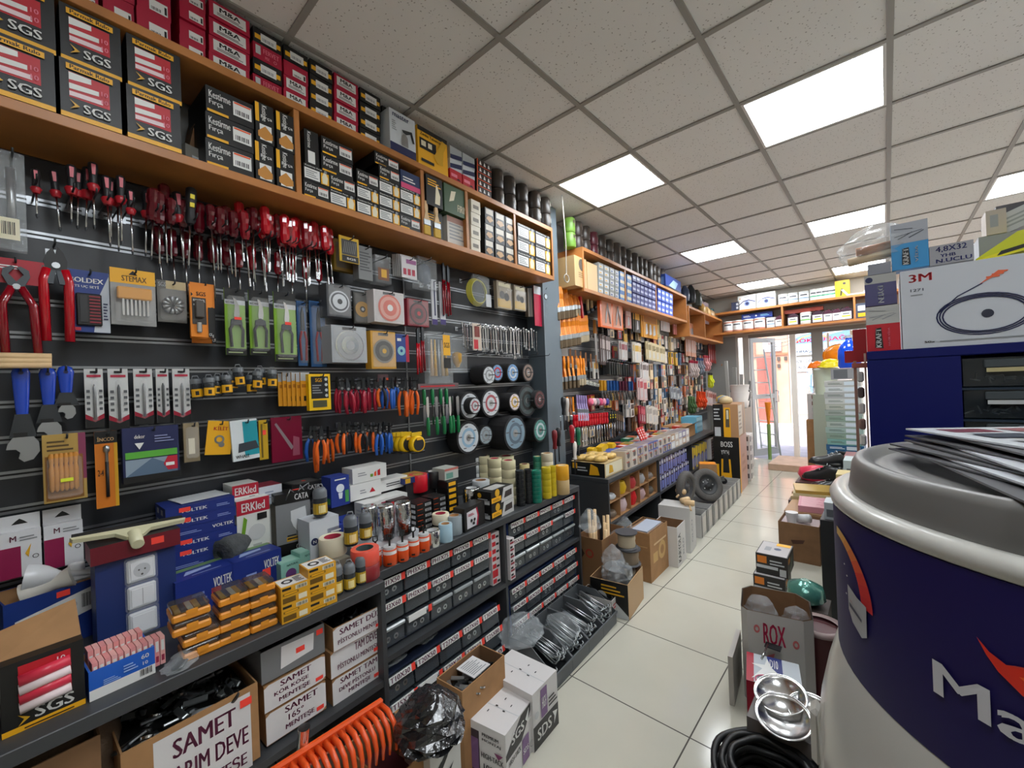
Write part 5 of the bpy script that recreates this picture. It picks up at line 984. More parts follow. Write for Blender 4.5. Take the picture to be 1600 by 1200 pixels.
for k in range(3):
    o, W_, H, c, a = fbox('switch_carton', 'tall navy carton behind the wall sockets, %s of three' % tier(k, 3), 'carton', (168, 1012), (268, 972), 0, .14, K('1a2f74'), lift=.078*k, h=.077, w=.155, F=[('r', .1, .15, .38, .8, LGREY), ('l', .12, .2, .36, .7, 3, GREY), ('r', .72, .3, .9, .85, LGREY), ('r', .74, .72, .86, .95, STICK), ('t', 'CE', .8, .08, .95, .22, WHITE)], group='navy switch cartons')
    sp = MB().box(-.033, -.012, -.033, .033, 0, .033, WPL, .004).box(-.026, -.0145, -.026, .026, -.012, .026, K('e8e9ec'), .002)
    if k == 2: sp.disc((0, -.0152, 0), .02, K('c4c6ca'), 18).disc((-.007, -.0156, .002), .0025, BLACK, 8).disc((.007, -.0156, .002), .0025, BLACK, 8).disc((0, -.0156, -.012), .003, BLACK, 8)
    elif k == 1: sp.box(-.0006, -.015, -.024, .0006, -.0145, .024, GREY)
    M = GM(c.x, c.y, 0, a) @ Matrix.Translation((W_*.5, -.002, BZ+.04+.078*k))
    build('wall_socket' if k == 2 else 'light_switch', 'socket' if k == 2 else 'switch', [(None, sp), ('plastic_wrap', MB().box(-.038, -.017, -.038, .038, -.0005, .042, CLEAR, .006))], M, ('single white light switch cut off by the pink pack carton', 'white double light switch in clear wrap on navy cartons', 'white wall socket in clear wrap, topmost on the navy cartons')[k])
# squeegee on crimson box
s0 = su(141, .9, .28)
top('crimson_flat_box', MB().box(0, 0, 0, .20, .10, .05, K('6e1424')).face('F', 0, 0, 0, .2, .1, .05, [('r', .65, .4, .8, .8, STICK)]).face('T', 0, 0, 0, .2, .1, .05, [('r', 0, 0, 1, 1, K('1e1e22'))]), WM(s0, .32, 1.03), 'flat crimson box with black top under the squeegee', 'box')
top('crimson_flat_box_support', MB().box(0, 0, 0, .18, .09, .242, K('23356e')), WM(s0+.01, .3, BZ+.0006), 'navy carton standing under the flat crimson box', 'carton')
SQ = mat('ivory_plastic', 'd8d4b0', .35)
build('floor_squeegee', 'squeegee', [('blade_holder', MB().prism([(-.13, .0), (.13, .0), (.125, .012), (.04, .02), (.018, .05), (-.018, .05), (-.04, .02), (-.125, .012)], -.006, .006, SQ)), ('rubber_blade', MB().box(-.125, -.003, -.022, .125, .003, .0, RUBBER)), ('socket', MB().lathe([(.017, .03), (.015, .09), (.013, .09)], SQ, 14))], WM(su(205, 1.05, .25), .27, 1.10, 0, 1.9, .05), 'ivory T-shaped squeegee head lying with its socket to the front', 'squeegee')
# VOLTEK stack
VT = [('t', 'VOLTEK', .2, .35, .58, .65, WHITE), ('l', .72, .3, .92, .6, 2, K('8fa0d8')), ('r', .18, .45, .34, .85, STICK)]
VT2 = [('l', .1, .3, .5, .6, 2, K('8fa0d8')), ('t', 'VOLTEK', .66, .35, .98, .65, WHITE)]
pz = BZ+.001
for k in range(9):
    hh = .037
    fbox('led_panel_box', 'flat navy lamp box in the tall stack left of the bulb boxes, %s of nine' % tier(k, 9), 'box', (262+(k % 3)-1, 925), (372, 890), 0, .15, K('1b2f7c'), z=BZ+.06, lift=pz-BZ-.06, h=hh-.0006, w=.20+.004*(k % 2), F=VT if k % 3 else VT2, L=[('r', .2, .25, .4, .75, LGREY), ('r', .6, .25, .8, .75, LGREY)], group='flat navy lamp boxes'); pz += hh
s_, t_ = wz(262, 925, BZ+.06)
top('white_sheet', MB().box(0, 0, 0, .15, .12, .002, K('d4d6d8')), WM(s_+.05, t_-.02, pz+.003, .1), 'white sheet of card lying on the tall navy stack', 'sheet')
fbox('bulb_box', 'white and red bulb box with large lamp picture beside the navy stack', 'bulb box', (373, 889), (424, 872), 785, .10, K('d8dad4'), z=BZ+.06, F=[('r', 0, .78, 1, 1, K('b01830')), ('t', 'ERKled', .15, .82, .85, .95, WHITE), ('p', [(.12, .2), (.3, .7), (.2, .75), (.05, .3)], GREEN), ('c', .58, .48, .27, K('c4c6c4')), ('p', [(.44, .3), (.72, .3), (.66, .1), (.52, .1)], K('a8aaa8')), ('r', .6, .66, .9, .76, BLACK), ('r', .84, .2, .94, .26, RED), ('t', 'CE', .82, .08, .96, .15, BLACK)])
def zt(u, v, s, t): # height of pixel row at column above (s,t)
    return zup(W(s, t, 0), v)
s_, t_ = su(363, 1.1, .26), .26
top('bulb_box', carton(.09, .1, .10, K('d8dad4'), F=[('r', 0, .55, 1, 1, K('b01830')), ('t', 'ERKled', .1, .62, .9, .9, WHITE), ('c', .4, .28, .16, K('bfc1bf')), ('r', .62, .3, .85, .5, BLACK)]), WM(su(384, 1.1, .14), .09, 1.045), 'small white and red bulb box on top, behind the navy stack', 'bulb box')
top('bulb_box_support', carton(.19, .1, .258, K('c9cbc8')), WM(su(402, .95, .14), .07, BZ+.0006), 'pale carton standing behind the tall bulb boxes', 'carton')
top('notebook_box', carton(.085, .1, .075, K('c9cdd6'), F=[('l', .25, .3, .8, .75, 3, K('8a92a8'))], T=[('r', 0, 0, 1, 1, K('8a3040'))]), WM(su(423, 1.1, .14), .09, 1.045), 'pale box with handwritten lines behind the grey bulb box', 'box')
CATA = [('r', 0, 0, 1, .17, BLACK), ('r', 0, .83, 1, 1, BLACK), ('t', 'CATA', .55, .87, .95, .97, WHITE), ('t', 'CATA', .55, .04, .95, .13, WHITE), ('r', 0, .17, 1, .83, K('85878a')), ('p', [(.42, .70), (.85, .74), (.88, .55), (.82, .45), (.70, .34), (.60, .34), (.48, .44), (.42, .54)], K('d8dadc')), ('r', .28, .2, 1, .27, GOLD), ('r', .62, .17, .98, .24, WHITE), ('l', .3, .22, .6, .32, 2, BLACK)]
fbox('floodlight_box', 'tall grey and black boxed lamp, tallest upright box on the bench', 'bulb box', (433, 870), (487, 855), 775, .09, BLACK, z=BZ+.06, F=CATA, L=[('r', 0, .17, 1, .83, K('7a6e58')), ('t', 'CATA', .2, .87, .8, .96, WHITE)], T=[('r', .6, .4, .8, .6, STICK)])
for i, u in enumerate((452, 478)):
    top('flat_lamp_box', carton(.13, .11, .045, BLACK, F=[('t', 'CATA', .5, .3, .9, .7, WHITE)], T=[('r', .1, .1, .9, .9, K('5c5a58')), ('r', .5, .4, .62, .6, STICK)]), WM(su(u+4, 1.0, .14), .085, 1.01+.0455*i), 'flat black and grey lamp box behind the tall grey one, %s of two' % ('left', 'right')[i], 'box', 'flat lamp boxes')
    top('flat_lamp_box_support', carton(.12, .1, .223, K('2a2c30')), WM(su(u+4+14*i, .9, .14), .075, BZ+.0006), 'dark carton under the flat lamp box, %s of two' % ('left', 'right')[i], 'carton', 'dark cartons under flat lamp boxes')
top('wire_hooks', MB().tube([(0, 0, 0), (.02, 0, .04), (.05, 0, .01), (.06, 0, .05), (.09, 0, .0)], .0025, STEEL, 5).tube([(.03, .01, 0), (.06, .01, .03), (.1, .01, .05), (.1, .01, .02)], .0025, STEEL, 5), WM(su(445, 1.12, .2), .2, 1.06), 'tangle of bent steel wire hooks in front of the slatwall', 'hooks')
# woollen glove
gm = mat('dark_grey_wool', '4c4f50', .95, bump=.6, bscale=90, var=.15, vscale=30)
gl_ = MB().lathe([(.008, 0), (.028, .004), (.034, .02), (.033, .045), (.026, .062), (.022, .09), (.024, .11)], gm, 14)
for k in range(3): gl_.lathe([(.034-.006*k, .004-.003*k), (.026-.007*k, -.002-.002*k), (.020-.006*k, .004)], gm, 14, cap=False)
top('rolled_glove', gl_, WM(*((lambda q: (q[0]+.02, q[1]-.02))(wz(338, 900, .86))), .925, 0, -.5, 1.4, 1.45), 'rolled dark grey woollen glove lying across the navy boxes', 'glove')
# lying VOLTEK bulb boxes
VB = dict(F=[('l', .25, .3, .5, .6, 2, K('8fa0d8')), ('t', 'VOLTEK', .62, .55, .95, .8, WHITE), ('r', .58, .3, .75, .55, STICK)], T=[('r', 0, .75, 1, 1, K('6a8a5a')), ('p', [(.2, .3), (.7, .45), (.72, .6), (.3, .6)], K('9fb0dc')), ('l', .3, .1, .8, .2, 1, K('8fa0d8'))])
fbox('lamp_box', 'navy lamp box lying behind the organiser boxes, left one', 'bulb box', (276, 975), (368, 937), 925, .11, K('1d3182'), h=.125, z=BZ, **VB)
fbox('lamp_box', 'navy lamp box lying behind the organiser boxes, right one', 'bulb box', (366, 938), (441, 908), 905, .11, K('1d3182'), h=.125, z=BZ, **VB)
TEAL = K('8fc4b4'); 
for i, (C, B) in enumerate((((440, 915), (470, 903)), ((470, 903), (495, 893)))):
    fbox('teal_repellent_box', 'small teal box with a round red mark, %s of two' % ('left', 'right')[i], 'box', C, B, 0, .07, TEAL, h=.075 if i == 0 else .09, F=[('c', .5, .4, .28, K('b01c38') if i else K('6a3f7a')), ('t', 'NATURAL', .3, .8, .9, .9, K('2a5a50'))], T=[('r', .1, .1, .9, .9, K('a8d4c4'))], group='small teal boxes')
for i in range(2): fbox('teal_flat_box', 'flat pale green box under the tall grey lamp box, %s' % ('lower', 'upper')[i], 'box', (398+8*i, 915), (440, 900), 0, .1, K('a4c0b0'), lift=.03*i, h=.029, F=[('l', .2, .3, .8, .7, 2, K('4a8070'))], group='flat pale green boxes')
# organiser boxes
OG = mat('orange_tray_plastic', 'e9962a', .4); SMK = mat('smoked_clear_lid', '4a4644', .12, alpha=.55)
def organiser(W_, d, H, full):
    P = [(None, MB().box(0, 0, 0, W_, d, H*.55, OG, .004)), ('lid', MB().box(.002, .002, H*.55, W_-.002, d-.002, H*.97, SMK, .004)), ('latch', MB().box(W_*.35, -.003, H*.4, W_*.65, 0, H*.75, OG))]
    if full:
        it = MB()
        for i in range(5): it.box(.008+i*W_*.17, .012, H*.5, .008+i*W_*.17+.012, d-.01, H*.62, (GOLD, STEEL, CREAM)[i % 3])
        P.append(('fittings', it))
    return fix(P)
for k, (C, B, n) in enumerate((((288, 1037), (350, 1011), 4), ((345, 1013), (396, 992), 4), ((393, 993), (437, 975), 4))):
    c, b_ = PW(*C, BZ), PW(*B, BZ); a, W_ = frame(c, b_, BZ); W_ -= .004
    P_ = organiser(W_, .085, .036, True); P2 = organiser(W_, .085, .036, False)
    for r in range(n):
        dx = -.022 if (k == 0 and r > 1) else random.uniform(-.003, .003)
        build('organiser_box', 'organiser box', P_ if r == n-1 else P2, GM(c.x+dx*math.cos(a), c.y+dx*math.sin(a), BZ+.0006+.0365*r, a+random.uniform(-.03, .03)), 'orange organiser box with smoked lid, %s stack, %s' % (pl(k, 3), tier(r, n)), 'stacked orange organisers')
SO = [('r', .04, .62, .35, .9, BLACK), ('r', .5, .45, .92, .9, CREAM), ('b', .55, .5, .9, .85, BLACK), ('r', .05, .1, .6, .35, K('8a6410')), ('r', .1, .15, .55, .3, YEL)]
for k, (C, B) in enumerate((((441, 977), (485, 959)), ((484, 958), (527, 940)))):
    for r in range(5 if k else 4):
        fbox('yellow_hardware_box', 'yellow and black hardware box with white top, %s stack, %s' % (('left', 'right')[k], tier(r, 5 if k else 4)), 'box', C, B, 0, .075, K('dfa424'), lift=.0272*r, h=.027, F=SO if (r+k) % 2 else [('r', .05, .2, .5, .8, K('6a4c10')), ('r', .6, .2, .9, .8, CREAM)], T=[('r', .04, .08, .96, .92, WHITE), ('o', .35, .5, .2, .11, BLACK), ('l', .6, .2, .9, .8, 4, BLACK)], group='yellow hardware boxes')
top('nail_bag', MB().lathe([(.04, 0), (.045, .01), (.02, .03), (.0, .034)], BAG, 9, sy=.7), WM(*wz(283, 1040, BZ), BZ+.001, .4), 'small clear bag of nails in front of the organiser boxes', 'bag')
top('loose_nails', MB().box(-.025, -.012, 0, .02, .012, .008, DSTEEL, .003), WM(*wz(283, 1040, BZ), BZ+.003, .9), 'handful of dark nails inside the small clear bag', 'nails')
# capped bottles
def bottle(r, h):
    a = MB().lathe([(r*.9, 0), (r, .004), (r, h*.55), (r*.95, h*.6)], mat('dark_bottle_plastic', '34383c', .2), 14); label_arc(a, r*1.02, h*.08, h*.42, -1.3, 1.3, K('c9a428'), 6); label_arc(a, r*1.03, h*.12, h*.36, -.2, .8, K('f0e0a0'), 3)
    return fix([(None, a), ('cap', MB().lathe([(r*1.0, h*.58), (r*1.0, h*.78), (r*.75, h*.88), (r*.4, h*.9)], mat('grey_cap_plastic', '6a6f74', .35), 14)), ('hang_loop', MB().tube([(-r*.5, 0, h*.88), (-r*.3, 0, h), (r*.3, 0, h), (r*.5, 0, h*.88)], .0025, GREY, 5))])
mkb = lambda r, h: cached(('bot', round(r, 3), round(h, 3)), lambda: bottle(r, h))
for i, (u, v, rp, vt) in enumerate(((528, 932, 8, 876), (547, 925, 9, 875), (565, 915, 8.5, 864))): fcyl('capped_bottle', 'dark bottle with grey cap and yellow label at the bench edge, %s of three' % pl(i, 3), 'bottle', u, v, rp, vt, BZ, mkb, 'capped bottles')
top('rear_box_step', carton(.30, .10, .105, K('c8cacc'), F=[('l', .1, .2, .9, .8, 4, GREY)]), WM(su(560, .85, .3), .23, BZ+.0006), 'white carton standing behind the masking tape', 'carton')
for i, (u, v, rp, vt) in enumerate(((549, 855, 10.5, 800), (572, 845, 9.5, 797))): fcyl('capped_bottle', 'taller dark capped bottle behind the masking tape, %s of two' % ('left', 'right')[i], 'bottle', u, v, rp, vt, BZ+.108, mkb, 'capped bottles behind')
fcyl('capped_bottle', 'dark capped bottle beside the tall grey lamp box, highest of the bottles', 'bottle', 501, 808, 10.5, 757, BZ+.21, mkb)
top('lettered_box', carton(.12, .10, .20, K('cdd2d8'), F=[('c', .15, .6, .12, NAVY), ('c', .42, .6, .12, NAVY), ('c', .69, .6, .12, NAVY), ('c', .92, .6, .08, NAVY), ('t', 'N', .1, .57, .2, .63, WHITE), ('t', 'O', .37, .57, .47, .63, WHITE), ('t', 'A', .64, .57, .74, .63, WHITE), ('r', .1, .1, .3, .25, K('4a4e60'))], L=[('l', .1, .2, .9, .5, 3, GREY)]), WM(su(510, .9, .34), .28, BZ+.0006), 'pale box with white letters in dark circles behind the masking tape', 'box')
fcyl('masking_tape_roll', 'cream masking tape roll with red core label on the bench', 'tape roll', 521, 873, 21, 838, BZ+.07, lambda r, h: roll(K('e6dcc0', .6), 'a01c38')(r, h))
top('grey_box', carton(.12, .09, .07, K('8a8578'), F=[('l', .1, .2, .9, .7, 3, K('b8b4a8'))]), WM(su(520, BZ, .44), .42, BZ+.0006), 'grey-brown box under the masking tape roll', 'box')
fcyl('wide_tape_roll', 'wide coral red tape roll standing near the bench edge', 'tape roll', 572, 912, 22, 856, BZ, lambda r, h: roll([K('8e2c30', .3), K('ee5a48', .35)], '2c3c3c', rings=2)(r, h))
# bulb boxes and white boxes
BB = [('c', .5, .6, .22, K('dfe6ee')), ('p', [(.38, .45), (.62, .45), (.58, .25), (.42, .25)], K('dfe6ee')), ('r', .75, .1, .95, .5, K('4a9a4a')), ('l', .2, .86, .8, .95, 1, WHITE)]
for i, (u, t, z, h, w) in enumerate(((532, .22, BZ+.2, .13, .085), (526, .33, BZ, .155, .07), (548, .31, BZ, .16, .075))):
    top('led_bulb_box', carton(w, .08, h, K('23388a'), F=BB, L=[('r', .1, .1, .9, .3, K('4a9a4a'))]), WM(su(u, z+.05, t), t-.04, z+.0006), 'navy bulb box with white bulb picture, %s' % ('upper one on the step', 'lower left', 'lower right')[i], 'bulb box', 'navy bulb boxes')
top('bulb_step_box', carton(.30, .12, .198, K('4a4c50')), WM(su(548, BZ+.1, .2), .10, BZ+.0006), 'dark carton behind, carrying the white lamp boxes', 'carton')
WB = [('r', .12, .15, .3, .85, K('a02848')), ('l', .4, .3, .7, .7, 3, LGREY), ('p', [(.5, .3), (.85, .6), (.8, .68), (.48, .4)], K('b8bac0'))]
for i, (u, t, z, w, h, F) in enumerate(((560, .20, BZ+.2, .16, .075, [('l', .3, .3, .5, .6, 2, GREY), ('p', [(.6, .3), (.8, .3), (.7, .6)], RED)]), (604, .17, BZ+.2, .16, .055, [('l', .2, .3, .8, .7, 2, K('2a2c30'))]), (570, .28, BZ+.105, .07, .09, WB), (602, .255, BZ+.105, .17, .085, WB), (580, .27, BZ, .2, .10, [('r', .1, .6, .35, .75, K('a02848')), ('l', .4, .4, .8, .7, 3, LGREY)]), (566, .2, BZ+.276, .18, .07, [('l', .15, .4, .4, .7, 2, GREY), ('p', [(.62, .25), (.68, .25), (.68, .6), (.62, .5)], ORAN), ('p', [(.72, .25), (.8, .25), (.8, .7), (.72, .6)], RED), ('r', .5, .25, .58, .45, GREEN)]))):
    top('white_lamp_box', carton(w, .09, h-.001, K('dcdcd9'), F=F, L=[('l', .2, .3, .8, .7, 2, LGREY)]), WM(su(u+12, z+.05, t), t-.045, z+.0006), 'white lamp box in the pile under the pliers, %s' % ('second from top', 'far right flat one', 'small one at left', 'wide one in the middle', 'bottom one', 'topmost with red and green print')[i], 'box', 'white lamp boxes')
# foil rolls
FOIL = mat('aluminium_foil', 'd9dcde', .14, 1, bump=.25, bscale=60)
foil = lambda r, h: cached(('foil', round(r, 3), round(h, 3)), lambda: [(None, MB().lathe([(r*.9, 0), (r, .004), (r, h-.008), (r*.92, h), (0, h-.006)], FOIL, 18))])
for i, (u, v, rp, vt) in enumerate(((579, 845, 12, 790), (604, 846, 13.5, 789), (631, 838, 13, 784))): fcyl('foil_tape_roll', 'tall bright aluminium foil roll, %s of three' % pl(i, 3), 'foil roll', u, v, rp, vt, BZ+.061, foil, 'tall foil rolls')
ocan = lambda r, h: cached(('ocan', round(r, 3), round(h, 3)), lambda: [(None, (lambda a: label_arc(label_arc(a, r*1.015, h*.62, h*.8, -1.3, 1.3, WHITE), r*1.02, h*.1, h*.2, -.4, .2, BLACK, 3))(MB().lathe([(r*.92, 0), (r, .003), (r, h*.85), (r*.9, h*.88)], K('d8501c', .35), 16))), ('lid', MB().lathe([(r*.92, h*.87), (r*.92, h)], K('c9cbcc', .3), 16)), ('hanger', MB().box(-.004, -.003, h, .004, .003, h*1.35, BLACK).tube([(0, 0, h*1.3), (-.009, 0, h*1.4), (-.009, 0, h*1.62), (.009, 0, h*1.62), (.009, 0, h*1.4), (0, 0, h*1.3)], .0028, BLACK, 5))])
for i, (u, v, rp, vt) in enumerate(((588, 888, 9, 856), (610, 886, 11, 853), (630, 879, 9.5, 847), (647, 871, 9, 840), (663, 864, 9, 833))): fcyl('orange_sealant_tin', 'small orange tin with black hanger at the bench edge, %s of five' % pl(i, 5), 'tin', u, v, rp, vt, BZ, ocan, 'orange tins with hangers')
top('white_box_row', carton(.30, .12, .06, K('d0d2d6'), F=[('l', .1, .2, .6, .7, 3, GREY)]), WM(su(614, BZ, .43), .36, BZ+.0006), 'white box behind the orange tins, carrying the foil rolls', 'box')
for i, (u, v, rp, vt, z, m_, cc, lab) in enumerate(((689, 822, 13.5, 802, BZ+.055, K('e6dcc0', .6), 'a01c38', 'cream tape roll on top of the silver tape, front'), (676, 857, 13.5, 828, BZ, FOIL, 'c0c0c0', 'silver tape roll at the bench edge, left of the blue-tinted one'), (697, 849, 11, 818, BZ, K('a8c8d8', .2), 'b08050', 'blue-tinted clear tape roll at the bench edge'), (711, 838, 12, 805, BZ, K('9aa4a8', .2), 'b08050', 'grey tape pile left of the black hexagon box'), (738, 798, 14, 762, BZ+.03, FOIL, 'c9cbcc', 'wide silver duct tape roll behind the black boxes'), (723, 826, 13, 806, BZ, K('c0c4c6', .25), 'b08050', 'flat silver roll behind the hexagon box'), (752, 770, 14, 750, BZ+.09, K('c4c8ca', .25), '8a6040', 'flat silver roll on the pile behind the stacked black boxes'), (654, 771, 15, 741, BZ+.155, K('d01c2c', .3), '2a2a2a', 'bright red tape roll on top of the black box stack'), (678, 764, 13, 736, BZ+.155, K('1c1c1e', .3), 'b8b8b8', 'black tape roll on top of the black box stack'), (676, 722, 14, 693, BZ+.2, K('b58a62', .6), 'b08050', 'kraft brown tape roll under the tape measures'))):
    fcyl('tape_roll', lab, 'tape roll', u, v, rp, vt, z, roll(m_, cc), None)
# black label-box stacks
BLB = [('l', .05, .75, .4, .92, 1, ORAN), ('r', .55, .2, .95, .7, LGREY), ('b', .6, .25, .9, .65, BLACK)]
for k, (u0, u1, t, n, hh, nm, b0) in enumerate(((651, 675, .37, 6, .026, 'left column', BLACK), (677, 697, .36, 6, .026, 'right column', BLACK), (612, 640, .30, 5, .036, 'red-edged pile behind', K('2a1214')), (700, 716, .30, 6, .033, 'yellow-labelled column', BLACK))):
    for r in range(n):
        s0, s1 = su(u0, BZ+.1, t), su(u1, BZ+.1, t)
        top('electrical_box', carton(s1-s0-.002, .09, hh-.0008, b0, F=BLB if k < 2 else ([('r', 0, 0, .15, 1, RED), ('r', .4, .2, .8, .7, LGREY)] if k == 2 else [('r', .1, .25, .8, .85, YEL)]), L=[('r', .1, .2, .9, .8, LGREY if k == 0 else BLACK)]), WM((s0+s1)/2, t-.045, BZ+.0006+hh*r), 'small black box with barcode label, %s, %s' % (nm, tier(r, n)), 'box', 'stacked black label boxes')
top('blue_gold_tray', carton(.16, .12, .03, K('20306e'), F=[('r', .05, .1, .25, .9, GOLD), ('t', 'Sabit', .5, .25, .9, .75, WHITE)], T=[('r', 0, 0, 1, 1, K('b8943c'))]), WM(su(655, 1.0, .22), .14, 1.0), 'navy and gold tray box under the tape measures', 'box')
top('tray_support', carton(.2, .1, .213, K('2c2a2c')), WM(su(665, .9, .22), .14, BZ+.0006), 'dark carton under the navy and gold tray', 'carton')
top('green_white_box', carton(.10, .10, .06, K('b8bcb4'), F=[('r', .1, .1, .6, .6, K('6a9a8a')), ('r', .0, .8, 1, 1, K('c06a60'))]), WM(su(708, .98, .28), .22, BZ+.2+.0006), 'pale box with green picture on the yellow-labelled column', 'box')
HX = [('p', [(.1, .1), (.55, .1), (.62, .5), (.55, .85), (.1, .8)], K('d4d2d6')), ('p', [(.62, .5), (.68, .5), (.61, .88), (.55, .85)], CRIM), ('p', [(.62, .5), (.68, .5), (.61, .08), (.55, .1)], CRIM), ('l', .15, .6, .45, .72, 2, CRIM), ('c', .3, .4, .05, BLACK), ('c', .45, .4, .05, BLACK), ('r', .35, .2, .45, .32, BLACK)]
fbox('wheel_box', 'black box with white hexagon panel in front of the stacked sanding boxes', 'box', (727, 833), (758, 817), 796, .07, BLACK, F=HX, L=[('r', .2, .15, .6, .4, LGREY), ('l', .2, .6, .8, .8, 2, GREY)])
SB = [('p', [(.42, 0), (1, 0), (1, 1), (.55, 1)], K('c9c9c6')), ('p', [(.55, .25), (.92, .3), (.92, .75), (.62, .7)], K('3a3230')), ('r', 0, .2, .42, .55, YEL), ('c', .25, .82, .1, GOLD), ('l', .05, .28, .36, .45, 2, K('8a6410'))]
for r in range(2): fbox('sanding_box', 'black, white and yellow sanding block box, %s of two' % ('lower', 'upper')[r], 'box', (769, 815), (803, 798), 0, .11, BLACK, lift=.075*r, h=.074, F=SB, L=[('c', .3, .7, .12, GOLD), ('l', .2, .3, .9, .5, 2, LGREY), ('r', .6, .1, .9, .3, LGREY)], T=[('r', .2, .2, .8, .8, K('b8b8b4'))], group='sanding block boxes')
# tall tapes
CT_ = mat('clear_tape_plastic', 'c8ccd0', .12, .2); IV = mat('ivory_tape', 'dcd3ac', .25)
TS = [(724, 757, 9, 722, BZ+.06, CT_, 'a01c38', 3, 'clear tape column with red core'), (741, 753, 9, 715, BZ+.06, CT_, 'a01c38', 3, 'clear tape column with red core'), (712, 740, 8, 716, BZ+.12, CT_, 'a01c38', 2, 'clear tape column with red core'), (757, 765, 10, 712, BZ, IV, 'a01c38', 4, 'ivory tape column'), (775, 775, 11.5, 716, BZ, IV, 'a01c38', 4, 'ivory tape column'), (797, 790, 11.5, 719, BZ, IV, 'a01c38', 5, 'ivory tape column'), (793, 760, 12, 712, BZ, IV, 'a01c38', 4, 'ivory tape column'), (770, 740, 11, 705, BZ+.02, IV, 'a01c38', 3, 'ivory tape column'), (758, 720, 12.5, 700, BZ+.1, IV, 'c8b080', 2, 'cream tape column'), (807, 737, 10, 705, BZ, K('ddd2b4', .5), 'c8b080', 3, 'cream tape column'), (818, 735, 7, 700, BZ, K('ddd2b4', .5), 'c8b080', 3, 'cream tape column'), (834, 735, 8, 706, BZ, K('ddd2b4', .5), 'a01c38', 3, 'cream tape column'), (856, 748, 9.5, 708, BZ, K('ddd2b4', .5), 'b08050', 3, 'cream tape column'), (841, 747, 7, 713, BZ, K('3c8a70', .3), 'c8b080', 4, 'small green tape column'),
      (814, 792, 7, 735, BZ, K('202224', .25), '202224', 8, 'black electrical tape column'), (827, 788, 6.5, 733, BZ, K('202224', .25), '202224', 8, 'black electrical tape column'), (839, 787, 8.5, 735, BZ, K('12705c', .25), '2a8a6c', 8, 'dark green tape column'), (855, 780, 7.5, 730, BZ, K('c9b020', .3), 'c8b020', 5, 'yellow tape column'), (865, 776, 5.5, 728, BZ, K('c9b020', .3), 'c8b020', 5, 'yellow tape column'), (880, 774, 10.5, 727, BZ, [K('c4a878', .5), K('e8a824', .4)], 'd8c8a8', 2, 'orange tape on kraft tape'), (846, 733, 8, 725, BZ+.05, K('a8a028', .3), '3c8a70', 1, 'olive tape roll'), (820, 742, 8, 725, BZ+.04, K('d8c890', .4), '6a1c28', 1, 'small cream roll')]
for i, (u, v, rp, vt, z, m_, cc, n, lab) in enumerate(TS): fcyl('tape_column', '%s at the right end of the bench, %s' % (lab, 'column '+pl(sorted(t[0] for t in TS).index(u), len(TS))), 'tape roll', u, v, rp, vt, z, roll(m_, cc, rings=n), 'tape columns')
# ================================================================== under the benches
def tb(name, label, cat, u0, vt, vb, u1, t, d, base, group=None, F=(), T=(), open_top=False, P=None, z=None, extra_h=0):
    """box whose front face lies on the plane t: left edge at column u0 from row vt to vb, right edge at column u1"""
    s0, z1 = wq(u0, vt, t); _, z0 = wq(u0, vb, t); s1 = su(u1, (z0+z1)/2, t)
    if z is not None: z0 = z
    w, h = s1-s0, z1-z0; m = MB()
    if not open_top: m.box(0, 0, 0, w, d, h, base)
    else:
        th = .004; m.box(0, 0, 0, w, d, th, base); m.box(0, 0, th, w, th, h, base); m.box(0, d-th, th, w, d, h, base); m.box(0, th, th, th, d-th, h, base); m.box(w-th, th, th, w, d-th, h, base)
    if F: m.face('F', 0, 0, 0, w, d, h, F)
    if T: m.face('T', 0, 0, 0, w, d, h, T)
    return build(name, cat, [(None, m)]+(P(w, d, h) if P else []), WM(s0, t, z0+.0008), label, group), s0, z0, w, h
PAPER = mat('white_paper_sign', 'dcdada', .8, var=.03, vscale=9); CG = K('77797b')
def hinges(w, d, h, n=22, bright=False, seed=1):
    rnd = random.Random(seed); L = MB()
    for i in range(n):
        x, y, z = .03+rnd.random()*(w-.06), .03+rnd.random()*(d-.06), h-.03+rnd.random()*.02; a = rnd.random()*6.28
        L.T = Matrix.Translation((x, y, z)) @ Matrix.Rotation(a, 4, 'Z') @ Matrix.Rotation(rnd.uniform(-.8, .8), 4, 'X')
        L.box(-.028, -.008, -.004, .028, .008, .004, (STEEL, ZINC)[i % 2] if bright else DSTEEL, .002); L.lathe([(.017, -.003), (.017, .003)], CHROME if bright and i % 2 else DSTEEL, 10, c=(.03, 0, 0))
    L.T = None; L.box(.006, .006, .006, w-.006, d-.006, h-.035, K('1a1a1a')); return [('hinge_pile', L)]
def sign(lines, sticker=True, cut=True):
    n = len(lines); F = [('p', [(.0, .02), (.93, .02), (1, .12), (1, .92), (.93, .99), (.07, .99), (0, .9)], PAPER)]
    for i, (tx, x0, x1) in enumerate(lines):
        y1 = .92-i*(.86/n); F.append(('t', tx, x0, y1-.62/n, x1, y1, INK))
    if sticker: F.append(('r', .82, .12, .95, .26, STICK))
    return F
TB_ = .58
o, s0, z0, w, h = tb('hinge_box', 'bottom white box reading 165 under the bench', 'box', 415, 1119, 1169, 509, TB_, .4, KRAFT, 'hinge boxes', F=sign([('SAMET', .3, .85), ('165°', .35, .6), ('MENTEŞE', .3, .78)]))
SHL = z0
o, s0, z0, w, h = tb('hinge_box', 'white box reading KÖR KÖŞE MENTEŞE under the bench', 'box', 412, 1075, 1118, 508, TB_, .4, KRAFT, 'hinge boxes', F=sign([('SAMET', .25, .75), ('KÖR KÖŞE', .15, .7), ('MENTEŞE', .22, .72)]))
